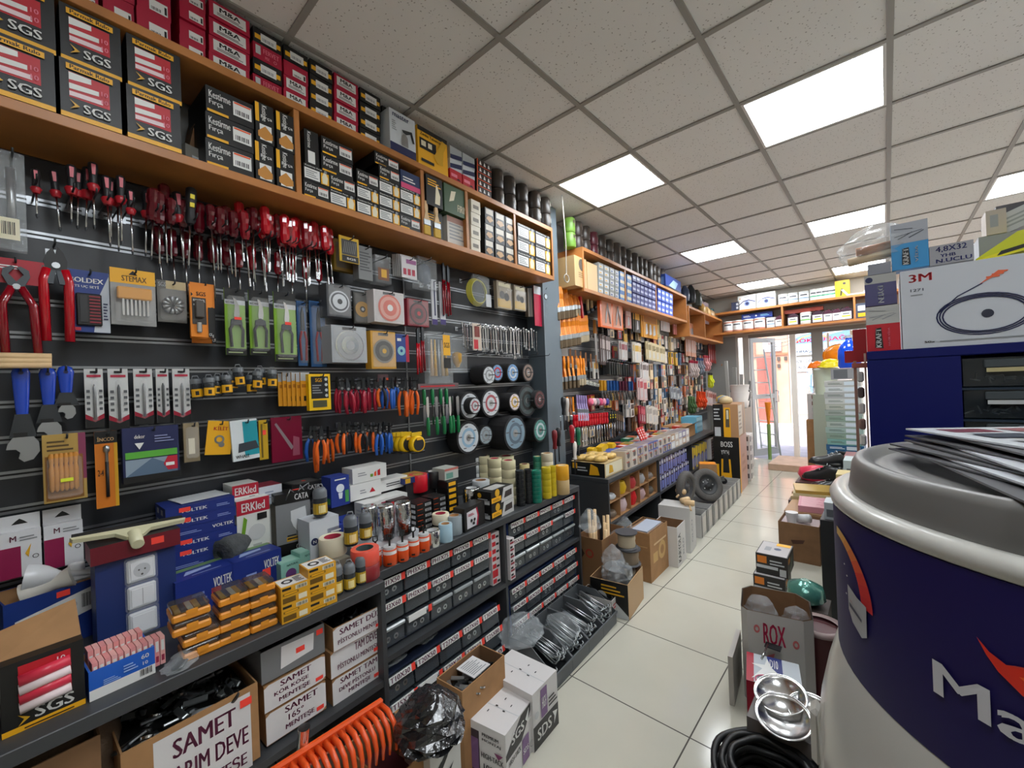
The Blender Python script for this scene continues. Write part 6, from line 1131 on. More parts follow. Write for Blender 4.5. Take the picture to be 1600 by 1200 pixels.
tb('hinge_box', 'open grey box with a blank white note under the bench', 'box', 407, 1022, 1073, 507, TB_, .38, CG, F=[('p', [(.28, .2), (.8, .3), (.82, .85), (.3, .9)], PAPER), ('r', .52, .45, .66, .62, STICK), ('r', .86, .7, .97, .88, STICK)], open_top=True, P=lambda w, d, h: hinges(w, d, h, 14, seed=3))
tb('hinge_box', 'white box reading TAM DEVE PİSTONLU MENTEŞE, lowest of the right stack', 'box', 519, 1065, 1106, 596, TB_, .38, KRAFT, 'hinge boxes', F=sign([('SAMET TAM', .15, .9), ('DEVE PİSTONLU', .12, .85), ('MENTEŞE', .3, .75)]))
tb('hinge_box', 'white box reading PİSTONLU MENTEŞE in the middle of the right stack', 'box', 516, 1022, 1064, 596, TB_, .38, KRAFT, 'hinge boxes', F=sign([('TAM DEVE', .45, .9), ('PİSTONLU MENTEŞE', .12, .92)], True))
tb('hinge_box', 'open box reading DÜZ PİSTONLU MENTEŞE, full of black hinges', 'box', 520, 984, 1021, 599, TB_+.01, .36, KRAFT, F=sign([('SAMET DÜZ', .12, .95), ('PİSTONLU MENTEŞE', .08, .97)]), open_top=True, P=lambda w, d, h: hinges(w, d, h, 26, seed=5))
tb('hinge_carton', 'big open kraft carton of steel hinges with a YARIM DEVE MENTEŞE sign', 'carton', 188, 1180, 1290, 404, .60, .34, KRAFT, F=[('p', [(.2, -.2), (.93, -.2), (.93, .93), (.2, .93)], PAPER), ('t', 'SAMET', .33, .62, .8, .84, INK), ('t', 'YARIM DEVE', .25, .3, .9, .52, INK), ('t', 'MENTEŞE', .4, .0, .88, .2, INK), ('r', .84, .78, .94, .88, STICK)], open_top=True, P=lambda w, d, h: hinges(w, d, h, 46, True, 8), z=SHL)
tb('worn_carton', 'worn kraft carton with brown cloth at the lower left corner under the bench', 'carton', 20, 1215, 1300, 158, .58, .3, KRAFT2, open_top=True, P=lambda w, d, h: [('brown_cloth', MB().lathe([(.13, h*.4), (.12, h*.75), (.08, h*1.05), (.0, h*1.15)], mat('brown_felt', '6e5a48', .95, bump=.5, bscale=60), 12, c=(w*.5, d*.5, 0)))], z=SHL)
# ------------------------------------------------------------------ small-parts drawer cabinets
CAB = mat('navy_drawer_frame', '232c42', .45); CABB = mat('blue_drawer_side', '1c3570', .4); DRW = mat('smoky_drawer_plastic', '4b5157', .18, alpha=.82, coat=.3); LIP = mat('clear_drawer_lip', '9aa0a2', .2, coat=.3)
def drawer_cab(name, label, s0, s1, z0, z1, t, rows, cols, texts, side=CAB, d=.22, tilt=0, empty=(), group=None):
    W_, H = s1-s0, z1-z0
    fr_ = MB().box(0, .02, 0, W_, d, .006, side); fr_.box(0, .02, H-.006, W_, d, H, side); fr_.box(0, .02, .006, .006, d, H-.006, side); fr_.box(W_-.006, .02, .006, W_, d, H-.006, side); fr_.box(.006, d-.01, .006, W_-.006, d, H-.006, side)
    root = top(name, None, WM(s0, t, z0, 0, tilt), label, 'drawer cabinet', group); part('frame', fr_, root)
    cw, rh = W_/cols, H/rows; k = 0
    for r in range(rows):
        zt_ = H-r*rh
        for c in range(cols):
            x0, x1 = c*cw+.004, (c+1)*cw-.004
            m = MB().box(x0, .012, zt_-rh+.006, x1, d-.02, zt_-.012, DRW, .003)
            m.box(x0+.002, .0, zt_-.024, x1-.002, .012, zt_-.008, LIP, .004)
            if (r+c) % 3 == 0 or r == rows-1:
                for q in range(2): m.disc((x0+(x1-x0)*(.35+.3*q), .0112, zt_-rh*.62), .012, ZINC, 12, r0=.005)
            dr = part('drawer', m, root)
            tx = texts[k] if k < len(texts) else None; k += 1
            if tx is not None:
                lb_ = MB().box(x0+.004, -.0022, zt_-.031, x1-(.018 if tx else .03), -.0005, zt_-.003, WHITE)
                if tx: lb_.art((x0+.008, -.0023, zt_-.027), (1, 0, 0), (0, 0, 1), x1-x0-.034, .020, [('t', tx, 0, 0, 1, 1, INK)])
                part('label', lb_, dr)
                part('price_sticker', MB().box(x1-.017, -.0026, zt_-.031, x1+.001, -.0005, zt_-.003, STICK), dr)
    return root
zA = BZ-.035
drawer_cab('drawer_cabinet', 'navy cabinet of small drawers under the left half of the middle bench, upper one', .805, 1.475, .447, .735, .515, 3, 5, ['PH1X50', 'PH3X25', 'PH1X75', 'PH2X50', 'PH2X75', 'PH3X60', 'PH2X100', 'PR2X125', 'T10X50', 'T15X50', None, '', None, None, None])
s = su(628, .72, .51)
SM = [('r', .05, .5, .95, .9, RED), ('r', .1, .1, .9, .45, WHITE)]
for k in range(7): top('red_white_box', carton(.062, .14, .038, K('d8cfcf'), F=[('r', .05, .2, .5, .8, RED), ('r', .55, .2, .9, .5, BLACK)] if k != 1 else [('r', 0, 0, .7, 1, RED)]), WM(1.515, .44, .447+.0386*k), 'small red and white box in the column beside the upper drawers, %s' % tier(k, 7), 'box', 'red and white box column')
drawer_cab('drawer_cabinet', 'navy cabinet of small drawers under the left half of the middle bench, lower one', .82, 1.50, .06, .36, .57, 3, 5, ['T10X30', 'T20X50', 'T27X50', 'T27X60', 'T30X40', 'T15X70', '', 'T20X70', 'T30X60', 'T25X80', 'M6', 'SAMET', None, 'M8', 'M10'], tilt=-.12)
drawer_cab('drawer_cabinet', 'blue-sided drawer cabinet under the right half of the middle bench, upper one', 1.635, 2.335, .447, .730, .515, 3, 5, ['M4X16', 'M4X20', 'M4X25', 'M5X10', 'M5X20', 'M5X25', 'M5X30', 'M6X20', None, 'M6X30', None, None, None, None, None], side=CABB)
drawer_cab('drawer_cabinet', 'blue-sided drawer cabinet under the right half of the middle bench, lower one', 1.62, 2.33, .10, .375, .53, 3, 5, ['6X30', '6X40', '6X50', '6X60', '8X30', '8X40', '8X50', '8X60', '8X80', '10X40', '10X50', '10X60', '10X80', '12X50', '12X60'], side=CABB, tilt=-.05)
for k in range(6): top('sachet_box', carton(.04, .1, .036, K('d8d2d2'), F=[('r', .1, .2, .9, .5, K('8a2434')), ('r', .1, .6, .6, .9, BLACK)]), WM(1.602, .50, .447+.0365*k), 'narrow white and dark red sachet box beside the blue-sided cabinet, %s' % tier(k, 6), 'box', 'narrow sachet box column')
for i, (s, w) in enumerate(((.9, .16), (1.07, .14), (1.21, .1), (1.4, .09))): top('parts_bag', MB().lathe([(w*.4, 0), (w*.5, .015), (w*.4, .04), (w*.1, .055)], BAG, 9, sy=.8), WM(s, .44, .375-.015), 'clear bag of small parts on the lower navy drawers, %s' % pl(i, 4), 'bag', 'clear bags on the drawers')
for i, (s, c) in enumerate(((1.72, '5a4848'), (1.9, '4a4444'), (2.1, '3e3a3a'), (2.27, '9a4a40'))): top('sanding_disc_pile', MB().lathe([(.055, 0), (.055, .02)], K(c, .9), 18), WM(s, .42, .3765), 'pile of dark sanding discs on the lower blue-sided drawers, %s' % pl(i, 4), 'disc pile', 'sanding discs on the drawers')
# ------------------------------------------------------------------ on the floor in front of the benches
# rake
A = wq(440, 1197, .74); B = wq(597, 1097, .74); PA, PB = W(A[0]-.12, .74, A[1]-.0), W(B[0], .74, B[1]); PA = W(A[0]-.14, .74, A[1]+(A[1]-B[1])*.2)
OR = mat('orange_rake_plastic', 'e8571f', .32, coat=.3)
L_ = (PB-PA).length; ang = math.atan2(PB.y-PA.y, PB.x-PA.x)
sp = MB().box(0, -.009, -.018, L_, .009, .016, OR, .005); sp.box(0, -.0065, -.016, L_, -.006, -.010, OR)
sp.prism([(L_*.12, -.012), (L_*.62, -.012), (L_*.62, -.02), (L_*.12, -.02)], -.03, .006, OR)
P_ = [('head', sp)]
for i in range(19):
    x = L_*(.04+.94*i/18); P_.append(('tooth', MB().tube([(x, -.006+.0, 0), (x, -.045, .004), (x, -.08, -.012), (x, -.10, -.045), (x, -.105, -.085)], [.0085, .0085, .008, .0065, .004], OR, 6)))
P_.append(('socket', MB().lathe([(.016, 0), (.016, .06)], CHROME, 14, c=(L_*.45, .02, .0))))
build('rake_head', 'rake', P_, GM(PA.x, PA.y, PA.z, ang, .15, -math.asin((PB.z-PA.z)/L_)), 'orange plastic rake head standing in front of the hinge boxes', 'rake')
# cartons beside it
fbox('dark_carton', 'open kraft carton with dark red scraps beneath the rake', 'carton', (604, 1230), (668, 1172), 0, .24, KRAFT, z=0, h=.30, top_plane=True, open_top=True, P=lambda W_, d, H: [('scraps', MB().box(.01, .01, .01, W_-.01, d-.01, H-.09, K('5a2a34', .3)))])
AR = [('p', [(.25, .75), (.5, .85), (.75, .92), (.55, .8), (.3, .68)], BLACK), ('p', [(.15, .73), (.35, .8), (.33, .64)], BLACK), ('p', [(.25, .55), (.5, .65), (.75, .72), (.55, .6), (.3, .48)], BLACK), ('p', [(.15, .53), (.35, .6), (.33, .44)], BLACK)]
o, W_, H, c, a = fbox('arrow_carton', 'white carton with two black arrows, wrapped black goods heaped on it', 'carton', (671, 1170), (718, 1134), 0, .22, K('cfcfcc'), z=0, h=.34, top_plane=True, F=AR, L=[('l', .2, .3, .8, .6, 2, LGREY)], T=[('r', 0, 0, 1, 1, KRAFT)])
BF = mat('black_film_bundle', '1c1d20', .12, bump=1.0, bscale=25, coat=.8)
bb = MB().lathe([(.04, 0), (.10, .02), (.115, .06), (.09, .11), (.05, .15), (.0, .165)], BF, 11)
top('black_bagged_goods', bb, GM(c.x-.02, c.y+.02, .343, .4), 'crinkled black goods in clear film on the arrow carton', 'bag')
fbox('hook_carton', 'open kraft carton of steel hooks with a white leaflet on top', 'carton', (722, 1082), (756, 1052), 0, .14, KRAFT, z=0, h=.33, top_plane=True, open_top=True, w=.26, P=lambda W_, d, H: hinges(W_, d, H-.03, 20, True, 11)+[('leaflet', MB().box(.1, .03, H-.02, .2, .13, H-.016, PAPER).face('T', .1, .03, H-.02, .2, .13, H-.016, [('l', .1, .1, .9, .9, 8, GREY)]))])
SG = [('r', 0, 0, 1, 1, K('d6d3d2')), ('p', [(.0, .62), (.55, .98), (.98, .98), (.98, .9), (.55, .5), (0, .5)], K('2c2a2c')), ('t', 'SGS', .2, .66, .65, .84, WHITE), ('p', [(.7, .8), (.85, .95), (.8, .75), (.95, .7), (.8, .68)], WHITE), ('t', 'HIGH-TACK', .08, .36, .5, .46, BLACK), ('r', .55, .02, .8, .5, K('7a5a86')), ('t', 'SDS', .58, .2, .77, .3, WHITE), ('o', .9, .2, .07, .05, GREY)]
SG2 = [('r', 0, 0, 1, .42, K('2c2a2c')), ('t', 'SDS', .15, .12, .7, .32, WHITE), ('p', [(.75, .35), (.95, .3), (.8, .1), (.82, .24)], WHITE), ('r', .3, .45, .55, .95, K('7a5a86')), ('t', 'HIGH', .34, .6, .5, .8, WHITE), ('l', .6, .5, .95, .7, 3, BLACK), ('c', .12, .6, .08, LGREY)]
SGL = [('r', .1, 0, .4, .85, K('3a3038')), ('r', .12, .1, .38, .7, K('7a5a86')), ('t', 'PREMIUM', .48, .8, .85, .86, BLACK), ('t', 'MONTAJ', .48, .7, .9, .76, BLACK), ('t', 'HIGH-TACK', .45, .4, .95, .5, BLACK), ('t', '1000', .5, .2, .8, .3, BLACK), ('p', [(.75, .6), (.95, .6), (.85, .5)], K('7a3060'))]
SGT = [('r', .48, .0, .5, 1, LGREY), ('r', .44, .3, .47, .35, DSTEEL), ('r', .5, .5, .53, .55, DSTEEL), ('r', .3, .6, .36, .62, DSTEEL), ('r', .6, .25, .66, .27, DSTEEL), ('r', .7, .45, .76, .47, DSTEEL)]
H_ = zup(PW(835, 1177, 0), 1087)
fbox('sealant_carton', 'white carton with purple and black sealant print, the farther of two', 'carton', (835, 1177), (873, 1130), 1087, .25, K('d6d3d2'), z=0, F=SG2, L=SGL, T=SGT)
fbox('sealant_carton', 'white carton with purple and black sealant print, nearest to the camera', 'carton', (789, 1150), (831, 1092), 0, .20, K('d6d3d2'), z=0, h=H_-.03, top_plane=True, F=SG, L=SGL, T=SGT)
# grey bins of hooks
BIN = mat('grey_bin_plastic', '5b5f62', .45)
def bin_(w, d, h):
    b_ = MB(); b_.box(0, 0, 0, w, d, .004, BIN); b_.box(0, d-.004, .004, w, d, h, BIN)
    for x in (0, w-.004): b_.T = Matrix.Translation((x, 0, 0)) @ Matrix.Rotation(PI/2, 4, 'Z') ; b_.prism([(0, .004), (d-.004, .004), (d-.004, h), (d*.5, h), (0, h*.45)], -.004, 0, BIN); b_.T = None
    b_.box(.004, 0, .004, w-.004, .004, h*.42, BIN); b_.box(-.002, -.008, h*.38, w+.002, 0, h*.45, BIN)
    return b_
def hookpile(w, d, h, n, seed, m_=ZINC):
    rnd = random.Random(seed); L = MB()
    for i in range(n):
        x = .02+rnd.random()*(w-.05); z = h*.3+rnd.random()*h*.4; y = .03+rnd.random()*.03
        L.tube([(x, y, z), (x+rnd.uniform(-.02, .02), d*.8, z+.05)], .004, m_, 5); L.tube([(x, y, z), (x, y-.015, z+.004), (x+.008, y-.022, z+.014), (x+.014, y-.01, z+.02)], .004, m_, 5)
    L.box(.005, .03, .005, w-.005, d-.005, h*.25, DSTEEL); return L
for i, (s, n) in enumerate(((1.54, 0), (1.716, 4), (1.892, 18), (2.068, 18))):
    w, d, h = .174, .27, .17
    P_ = [(None, bin_(w, d, h)), ('hook_pile', hookpile(w, d, h, 16, i+2))]
    if i == 1: P_.append(('bag', MB().lathe([(.07, h*.3), (.1, h*.7), (.08, h*1.1), (.02, h*1.25)], BAG, 10, c=(w*.5, d*.45, 0))))
    build('parts_bin', 'bin', P_, WM(s, .83, .001), 'grey open-fronted bin of galvanised hooks on the floor, %s of four' % pl(i, 4), 'grey floor bins')
top('clear_bag_of_brackets', MB().lathe([(.10, 0), (.13, .04), (.10, .09), (.03, .12)], BAG, 12, sy=.8), WM(1.56, .62, .17), 'clear bag of steel brackets over the nearer grey bins', 'bag')
# white tray carton and black box, cartons
fbox('red_print_carton', 'white open carton with red print at the end of the grey bins', 'carton', (957, 972), (972, 953), 940, .22, K('c9c6c2'), z=0, open_top=True, F=[('l', .15, .5, .85, .8, 2, RED)], P=lambda W_, d, H: [('bolts', hookpile(W_, d, H*1.4, 10, 9, DSTEEL))], w=.13)
fbox('black_spray_carton', 'open black and gold carton holding clear bags of washers', 'carton', (983, 970), (1006, 935), 915, .25, K('b89468'), z=0, open_top=True, L=[('r', 0, 0, 1, 1, BLACK), ('l', .3, .6, .9, .9, 3, GOLD), ('c', .3, .5, .15, LGREY), ('p', [(.2, 0), (.6, .5), (1, .1), (1, 0)], LGREY)], P=lambda W_, d, H: [('washer_bag', MB().lathe([(.07, H*.3), (.1, H*.9), (.09, H*1.15), (.02, H*1.3)], BAG, 10, c=(W_*.5, d*.5, 0))), ('washer_bag', MB().lathe([(.05, H*1.1), (.075, H*1.3), (.06, H*1.55), (.01, H*1.8)], BAG, 10, c=(W_*.5, d*.6, 0))), ('washers', MB().lathe([(.06, H*.3), (.07, H*.8), (.05, H*1.05)], STEEL, 9, c=(W_*.5, d*.5, 0)))])
o, W_, H, c, a = fbox('dowel_carton', 'tall kraft carton of wooden dowels with a red round print', 'carton', (944, 935), (978, 905), 845, .2, K('8f6a48'), z=0, open_top=True, L=[('o', .5, .72, .16, .1, K('b04030')), ('p', [(.1, .7), (.2, .78), (.3, .7), (.2, .62)], K('3a2a20'))])
rnd = random.Random(4)
for i in range(9): 
    x, y = .03+rnd.random()*(W_-.06), .03+rnd.random()*.13
    top('wooden_dowel', MB().tube([(0, 0, 0), (rnd.uniform(-.03, .06), rnd.uniform(-.03, .03), .42+rnd.random()*.14)], .012, DOWEL, 9), GM(c.x, c.y, .006, a) @ Matrix.Translation((x, y, 0)), 'pale wooden dowel standing in the tall kraft carton, %s' % pl(i, 9), 'dowel', 'dowels in the kraft carton')
s, z = wq(972, 855, .72); top('red_clamp', MB().box(-.03, -.02, 0, .03, .02, .09, mat('red_plastic', 'd81f26', .35), .006).box(.03, -.015, .02, .08, .015, .06, mat('red_plastic', 'd81f26'), .006), WM(s, .62, z-.05), 'bright red plastic clamp among the dowels and bags', 'clamp')
for i, (u, v, q) in enumerate(((975, 850, .1), (965, 900, .09), (930, 820, .07), (985, 830, .07))):
    s, z = wq(u, v, .66); top('parts_bag', MB().lathe([(q*.5, -.05), (q, -.02), (q*.8, .05), (q*.2, .1)], BAG, 10), WM(s, .62, z), 'crumpled clear bag in the heap beside the dowel carton, %s' % pl(sorted((975, 965, 930, 985)).index(u), 4), 'bag', 'clear bags beside the dowel carton')
# cable spools
SPL = K('4a4a4e'); CAB2 = K('b9ab92', .8)
P = PW(1010, 935, 0)
for k in range(4): build('cable_spool', 'spool', fix([(None, MB().lathe([(.075, 0), (.075, .008), (.04, .008), (.04, .1), (.075, .1), (.075, .108)], SPL, 18)), ('cable', MB().lathe([(.058, .01), (.062, .03), (.058, .05), (.062, .07), (.058, .098)], CAB2 if k % 2 else K('8a7a66', .8), 16))]), GM(P.x-.10-.02*(k % 2), P.y-.02, .001+.109*k), 'spool of beige cable in the stack by the kraft carton, %s' % tier(k, 4), 'stacked cable spools')
fbox('kraft_carton', 'open kraft carton with white leaflets beside the cable spools', 'carton', (1018, 912), (1045, 885), 835, .2, KRAFT, z=0, open_top=True, F=[('o', .65, .5, .2, .1, K('c8a060')), ('r', .15, .35, .4, .55, K('c8a060')), ('r', .2, .7, .9, .74, K('d8b888'))], L=[('r', .1, .7, .9, .72, K('c8a070'))], P=lambda W_, d, H: [('inner_box', MB().box(.02, .02, H*.5, W_-.02, d-.02, H*.98, K('8a6848'))), ('leaflets', MB().box(.03, .03, H*.98, W_-.04, d-.05, H*1.01, K('aeb6c4')))])
fbox('tall_white_carton', 'tall white carton with vertical lettering, open, kraft inside', 'carton', (1060, 888), (1076, 868), 825, .2, K('cfccc8'), z=0, open_top=True, F=[('v', 'KARYOLA', .1, .1, .4, .8, BLACK, 1), ('v', 'RULO', .6, .2, .8, .6, GREY, 1)], L=[('v', 'Karyola ölçü', .3, .1, .5, .9, BLACK, 1)], w=.22)
_tw = fbox('tall_white_carton', 'crushed tall white carton with mallets on top, behind the lettered one', 'carton', (1080, 865), (1090, 850), 795, .26, K('c6c4c0'), z=0, F=[('v', 'ÖLÇÜ', .2, .2, .5, .7, GREY, 1)], w=.2)
for i, (u, v, rz) in enumerate(((1050, 752, .3), (1040, 765, 1.2), (1070, 760, -.4))):
    build('wooden_mallet', 'mallet', [('head', MB().tube([(-.06, 0, .04), (.06, 0, .04)], .035, DOWEL, 12)), ('handle', MB().tube([(0, 0, .02), (.02, -.1, -.02)], .012, DOWEL, 8))], GM(_tw[3].x-.02-.06*i, _tw[3].y+.06+.07*i, _tw[2]+.004+.055*(i == 2), rz, sc=.7), 'pale wooden mallet lying on the white cartons, %s' % pl(sorted((1050, 1040, 1070)).index(u), 3), 'mallets on cartons')
# striped carton row on the floor with wheels and castors
GREYC = K('b8b6b2')
for i in range(8):
    s = 3.93+.215*i; hh = .21
    m = MB(); th = .004; w, d = .205, .30
    m.box(0, 0, 0, w, d, th, GREYC); m.box(0, 0, th, w, th, hh, GREYC); m.box(0, d-th, th, w, d, hh, GREYC); m.box(0, th, th, th, d-th, hh, GREYC); m.box(w-th, th, th, w, d-th, hh, GREYC)
    m.face('F', 0, 0, 0, w, d, hh, [('r', .04, .0, .16, 1, K('3c3a3a')), ('r', .3, .15, .8, .85, K('cfc8c0')), ('r', .86, 0, .96, 1, K('3c3a3a'))]); m.box(.01, .01, .01, w-.01, d-.01, hh-.05, K('35373a'))
    build('display_carton', 'carton', [(None, m)], WM(s, .90+.004*i, .001), 'low grey display carton in the row on the floor, %s' % pl(i, 8), 'low display cartons')
def wheel(R, wd, hub):
    t_ = MB()
    pr = [(R*.62, -wd*.35), (R*.72, -wd*.5), (R*.93, -wd*.42), (R, -wd*.2), (R, wd*.2), (R*.93, wd*.42), (R*.72, wd*.5), (R*.62, wd*.35), (R*.62, -wd*.35)]
    t_.lathe(pr, mat('tyre_rubber', '55524f', .75, bump=.4, bscale=60), 28, ax='y', cap=False)
    h_ = MB().lathe([(R*.62, -wd*.3), (R*.55, -wd*.32), (R*.5, -wd*.1), (R*.2, -wd*.12), (R*.18, -wd*.4), (R*.08, -wd*.42), (.001, -wd*.42)], hub, 20, ax='y', cap=False); h_.lathe([(R*.62, wd*.3), (R*.5, wd*.1), (R*.2, wd*.12), (.001, wd*.4)], hub, 20, ax='y', cap=False)
    b_ = MB()
    for k in range(5): a = 2*PI*k/5; b_.lathe([(.006, 0), (.006, .006)], CHROME, 8, ax='y', c=(R*.32*math.cos(a), -wd*.13-.006, R*.32*math.sin(a)))
    return [('tyre', t_), ('hub', h_), ('bolts', b_)]
s, z = wq(1077, 762, .83); build('barrow_wheel', 'wheel', wheel(.15, .07, K('4a4a4c')), WM(s, .80, z, -.15, 0, 0), 'grey pneumatic wheel standing on the display cartons, nearer one', 'wheel')
s, z = wq(1108, 758, .86); build('barrow_wheel', 'wheel', wheel(.165, .065, K('2c2e30')), WM(s, .84, z, -.75, -.35, 0), 'grey pneumatic wheel with a bolted black hub, tilted on the display cartons', 'wheel')
for i, (u, v) in enumerate(((1088, 800), (1078, 795), (1122, 762), (1130, 758), (1138, 752))):
    s, z = wq(u, v, .85); build('castor_wheel', 'castor', fix([('fork', MB().box(-.022, -.02, .05, .022, .02, .056, ZINC).box(-.02, -.018, .0, -.016, .018, .05, ZINC).box(.016, -.018, 0, .02, .018, .05, ZINC)), ('wheel', MB().lathe([(.036, -.012), (.04, 0), (.036, .012)], RUBBER, 16, ax='x'))]), WM(s, .80, max(z, .2), i*.8, .3), 'small swivel castor lying in the display cartons, %s' % pl(sorted((1088, 1078, 1122, 1130, 1138)).index(u), 5), 'swivel castors')
s, z = wq(1118, 745, .8); build('tapered_carton', 'carton', [(None, MB().prism([(-.10, -.16), (.10, -.16), (.075, .12), (-.075, .12)], -.09, .09, KRAFT)), ('orange_liner', MB().box(-.07, -.08, .1202, .07, .08, .125, K('e89020')))], WM(s, .72, .38, .3), 'tapered kraft carton with an orange liner among the wheels', 'carton')
# tall yellow-black machine cartons
MF = [('r', 0, .0, .42, 1, BLACK), ('r', .05, .02, .3, .3, K('c8ccd0')), ('l', .04, .5, .3, .9, 4, LGREY), ('p', [(.42, 0), (.7, 0), (.7, .9), (.45, .9), (.42, .5)], YEL), ('p', [(.5, .3), (.66, .3), (.66, .85), (.52, .85)], K('5a5040')), ('r', .55, .55, .63, .82, CREAM)]
_w = fbox('washer_carton', 'large black and yellow machine carton on the floor beyond the far bench, lower one', 'carton', (1158, 771), (1180, 742), 684, .30, K('c99c8c'), z=0, L=[('r', 0, 0, 1, 1, BLACK), ('r', 0, 0, .2, .5, YEL), ('t', 'BOSS', .3, .82, .75, .92, WHITE), ('t', 'YTCH', .3, .68, .6, .76, WHITE), ('p', [(.25, .12), (.7, .12), (.65, .6), (.3, .6)], YEL), ('p', [(.35, .35), (.6, .35), (.58, .7), (.38, .7)], DSTEEL)], F=[('r', .0, .0, .12, 1, YEL), ('l', .3, .3, .8, .7, 3, K('b88878'))], w=.55)
fbox('washer_carton', 'yellow machine carton with a pressure washer picture, upper one', 'carton', (1158, 771), (1180, 742), 0, .29, K('b58a62'), z=0, lift=_w[2]+.002, h=.42, L=MF, F=[('r', .05, .05, .6, .95, K('cfc4b4')), ('l', .1, .2, .5, .8, 5, K('9a8a78')), ('r', .7, .0, .8, 1, K('8f8a84'))], w=.5)
for k in range(5): fbox('patterned_box', 'white box with dark print in the stack beside the machine cartons, %s' % tier(k, 5), 'box', (1174, 752), (1184, 738), 0, .2, K('ded8d4'), z=0, lift=.13*k, h=.128, w=.3, F=[('r', .1, .2, .35, .8, K('3a3434')), ('l', .45, .3, .9, .7, 3, K('8a8080'))], L=[('r', .1, .1, .4, .6, K('3a3434')), ('r', .5, .3, .9, .8, K('5a5050'))], group='patterned white boxes')
for i, (u, v, c) in enumerate(((1165, 655, 'c9b48a'), (1155, 640, '8fa0b0'), (1145, 660, 'd8b050'))):
    s, z = wq(u, v, .55); top('goods_bag', MB().lathe([(.06, 0), (.10, .02), (.09, .07), (.02, .10)], K(c, .5), 10, sy=.8), WM(5.86+.13*i, .76-.05*i, _w[2]+.425+.0*i), 'bag of goods lying on top of the machine cartons, %s' % pl(2-i, 3), 'bag', 'bags on the machine cartons')
# grey rails and pipes standing in the corner by the door
for i, (u, c, w) in enumerate(((1142, 'a8a8a4', .05), (1148, '8c8c88', .06), (1156, '9a9a96', .05), (1163, '7c7c7a', .04))):
    x, _ = yq(u, 600, 8.0); top('aluminium_profile', MB().box(-w/2, -.02, 0, w/2, .02, 1.75-.12*i, K(c), .003), GM(x, 7.95+.07*(i % 2), .001, 0, 0, .03*(i-1)), 'long grey profile leaning in the corner left of the door, %s' % pl(i, 4), 'profile', 'profiles in the corner')
build('white_bucket_stack', 'bucket', [(None, MB().lathe([(.11, 0), (.13, .1), (.11, .11), (.14, .24), (.12, .25), (.14, .36)], K('d6cfc8', .4), 18)), ('handle', MB().tube([(.13, 0, .3), (.18, 0, .2), (.13, 0, .1)], .004, CHROME, 5))], GM(*yq(1156, 620, 7.3)[:1], 7.3, .98), 'stack of white buckets on the goods near the door', 'bucket')
top('support_carton', MB().box(-.3, -.2, 0, .15, .25, .975, K('8a7a6a')), GM(yq(1156, 620, 7.3)[0]-.05, 7.3, .001), 'tall brown carton under the white buckets near the door', 'carton')
# ================================================================== second wall display: brushes, scrapers, gloves
OB = mat('orange_brush_handle', 'ef8c14', .35); DBR = K('6a4a30', .8)
OBR = brush(.05, .12, .028, .045, OB, K('6b5a44', .9)); OBS = brush(.035, .10, .022, .04, OB, K('b8a88c', .9)); WBR = brush(.045, .12, .03, .06, K('8a5a34'), K('2a2624', .9)); LAV = brush(.06, .1, .03, .06, K('9a86b8'), K('c8bcd8', .9))
def hang(P, name, cat, u, v, t, label, group, rz=0, ry=0, sc=1):
    s, z = wq(u, v, t); return build(name, cat, P, WM(s, t, z, rz, 0, ry, sc), label, group)
for blk, (u0, u1, v, n, P) in enumerate(((864, 896, 449, 14, OBR), (893, 902, 452, 5, OBS), (868, 902, 493, 15, OBR), (900, 916, 494, 7, OBS), (868, 906, 557, 7, OBR), (903, 911, 560, 3, OBS))):
    for i in range(n):
        u = u0+(u1-u0)*i/max(1, n-1); hang(P, 'paint_brush', 'brush', u, v-i*.2, .12+.01*(i % 3), 'orange-handled brush in the %s, %s' % (('upper left block', 'narrow upper block', 'middle block', 'narrow middle block', 'lower block', 'narrow lower block')[blk], pl(i, n)), 'orange-handled brushes', rz=1.0, sc=1.45 if P is OBR else 1.5)
hung('pale_price_board', 'plain pale board behind the orange brushes', 'board', (866, 542, 888, 557), .03, .01, K('b8b4ae'), hooked=False)
s, z = wq(906, 450, .15); build('red_bracket', 'bracket', [(None, MB().prism([(-.03, 0), (.05, .03), (.05, .01), (0, -.02), (.035, -.26), (.015, -.27), (-.03, -.03)], -.012, .012, K('c8202c', .3)))], WM(s, .15, z), 'bright red angled caulking gun beside the orange brushes', 'hanging tools')
def hammer(L): return fix([('handle', MB().tube([(0, 0, 0), (0, 0, -L)], .013, DOWEL, 8)), ('head', MB().box(-.05, -.014, -L-.03, .05, .014, -L, DSTEEL, .006))])
HM = hammer(.17)
for i, (u, v) in enumerate(((917, 455), (923, 452), (929, 448))): hang(HM, 'hammer', 'hammer', u, v, .13, 'wooden-handled hammer hanging head down beside the red gun, %s of three' % pl(i, 3), 'hanging hammers', rz=.6, sc=1.1)
hang(fix([('handle', MB().prism([(-.015, 0), (.012, 0), (.02, -.1), (.03, -.13), (-.02, -.13)], -.01, .01, K('c9843c'))), ('blade', MB().prism([(-.02, -.13), (.03, -.13), (.04, -.4), (-.005, -.4)], -.002, .002, STEEL))]), 'hand_saw', 'saw', 929, 500, .10, 'hand saw with dark blade below the hammers', 'hanging tools')
for i in range(6): hang(WBR, 'dark_brush', 'brush', 891+8*i, 545+i*2, .12+.02*(i % 2), 'brown-handled dark brush below the hammers, %s' % pl(i, 6), 'dark brushes', rz=.5, sc=1.1)
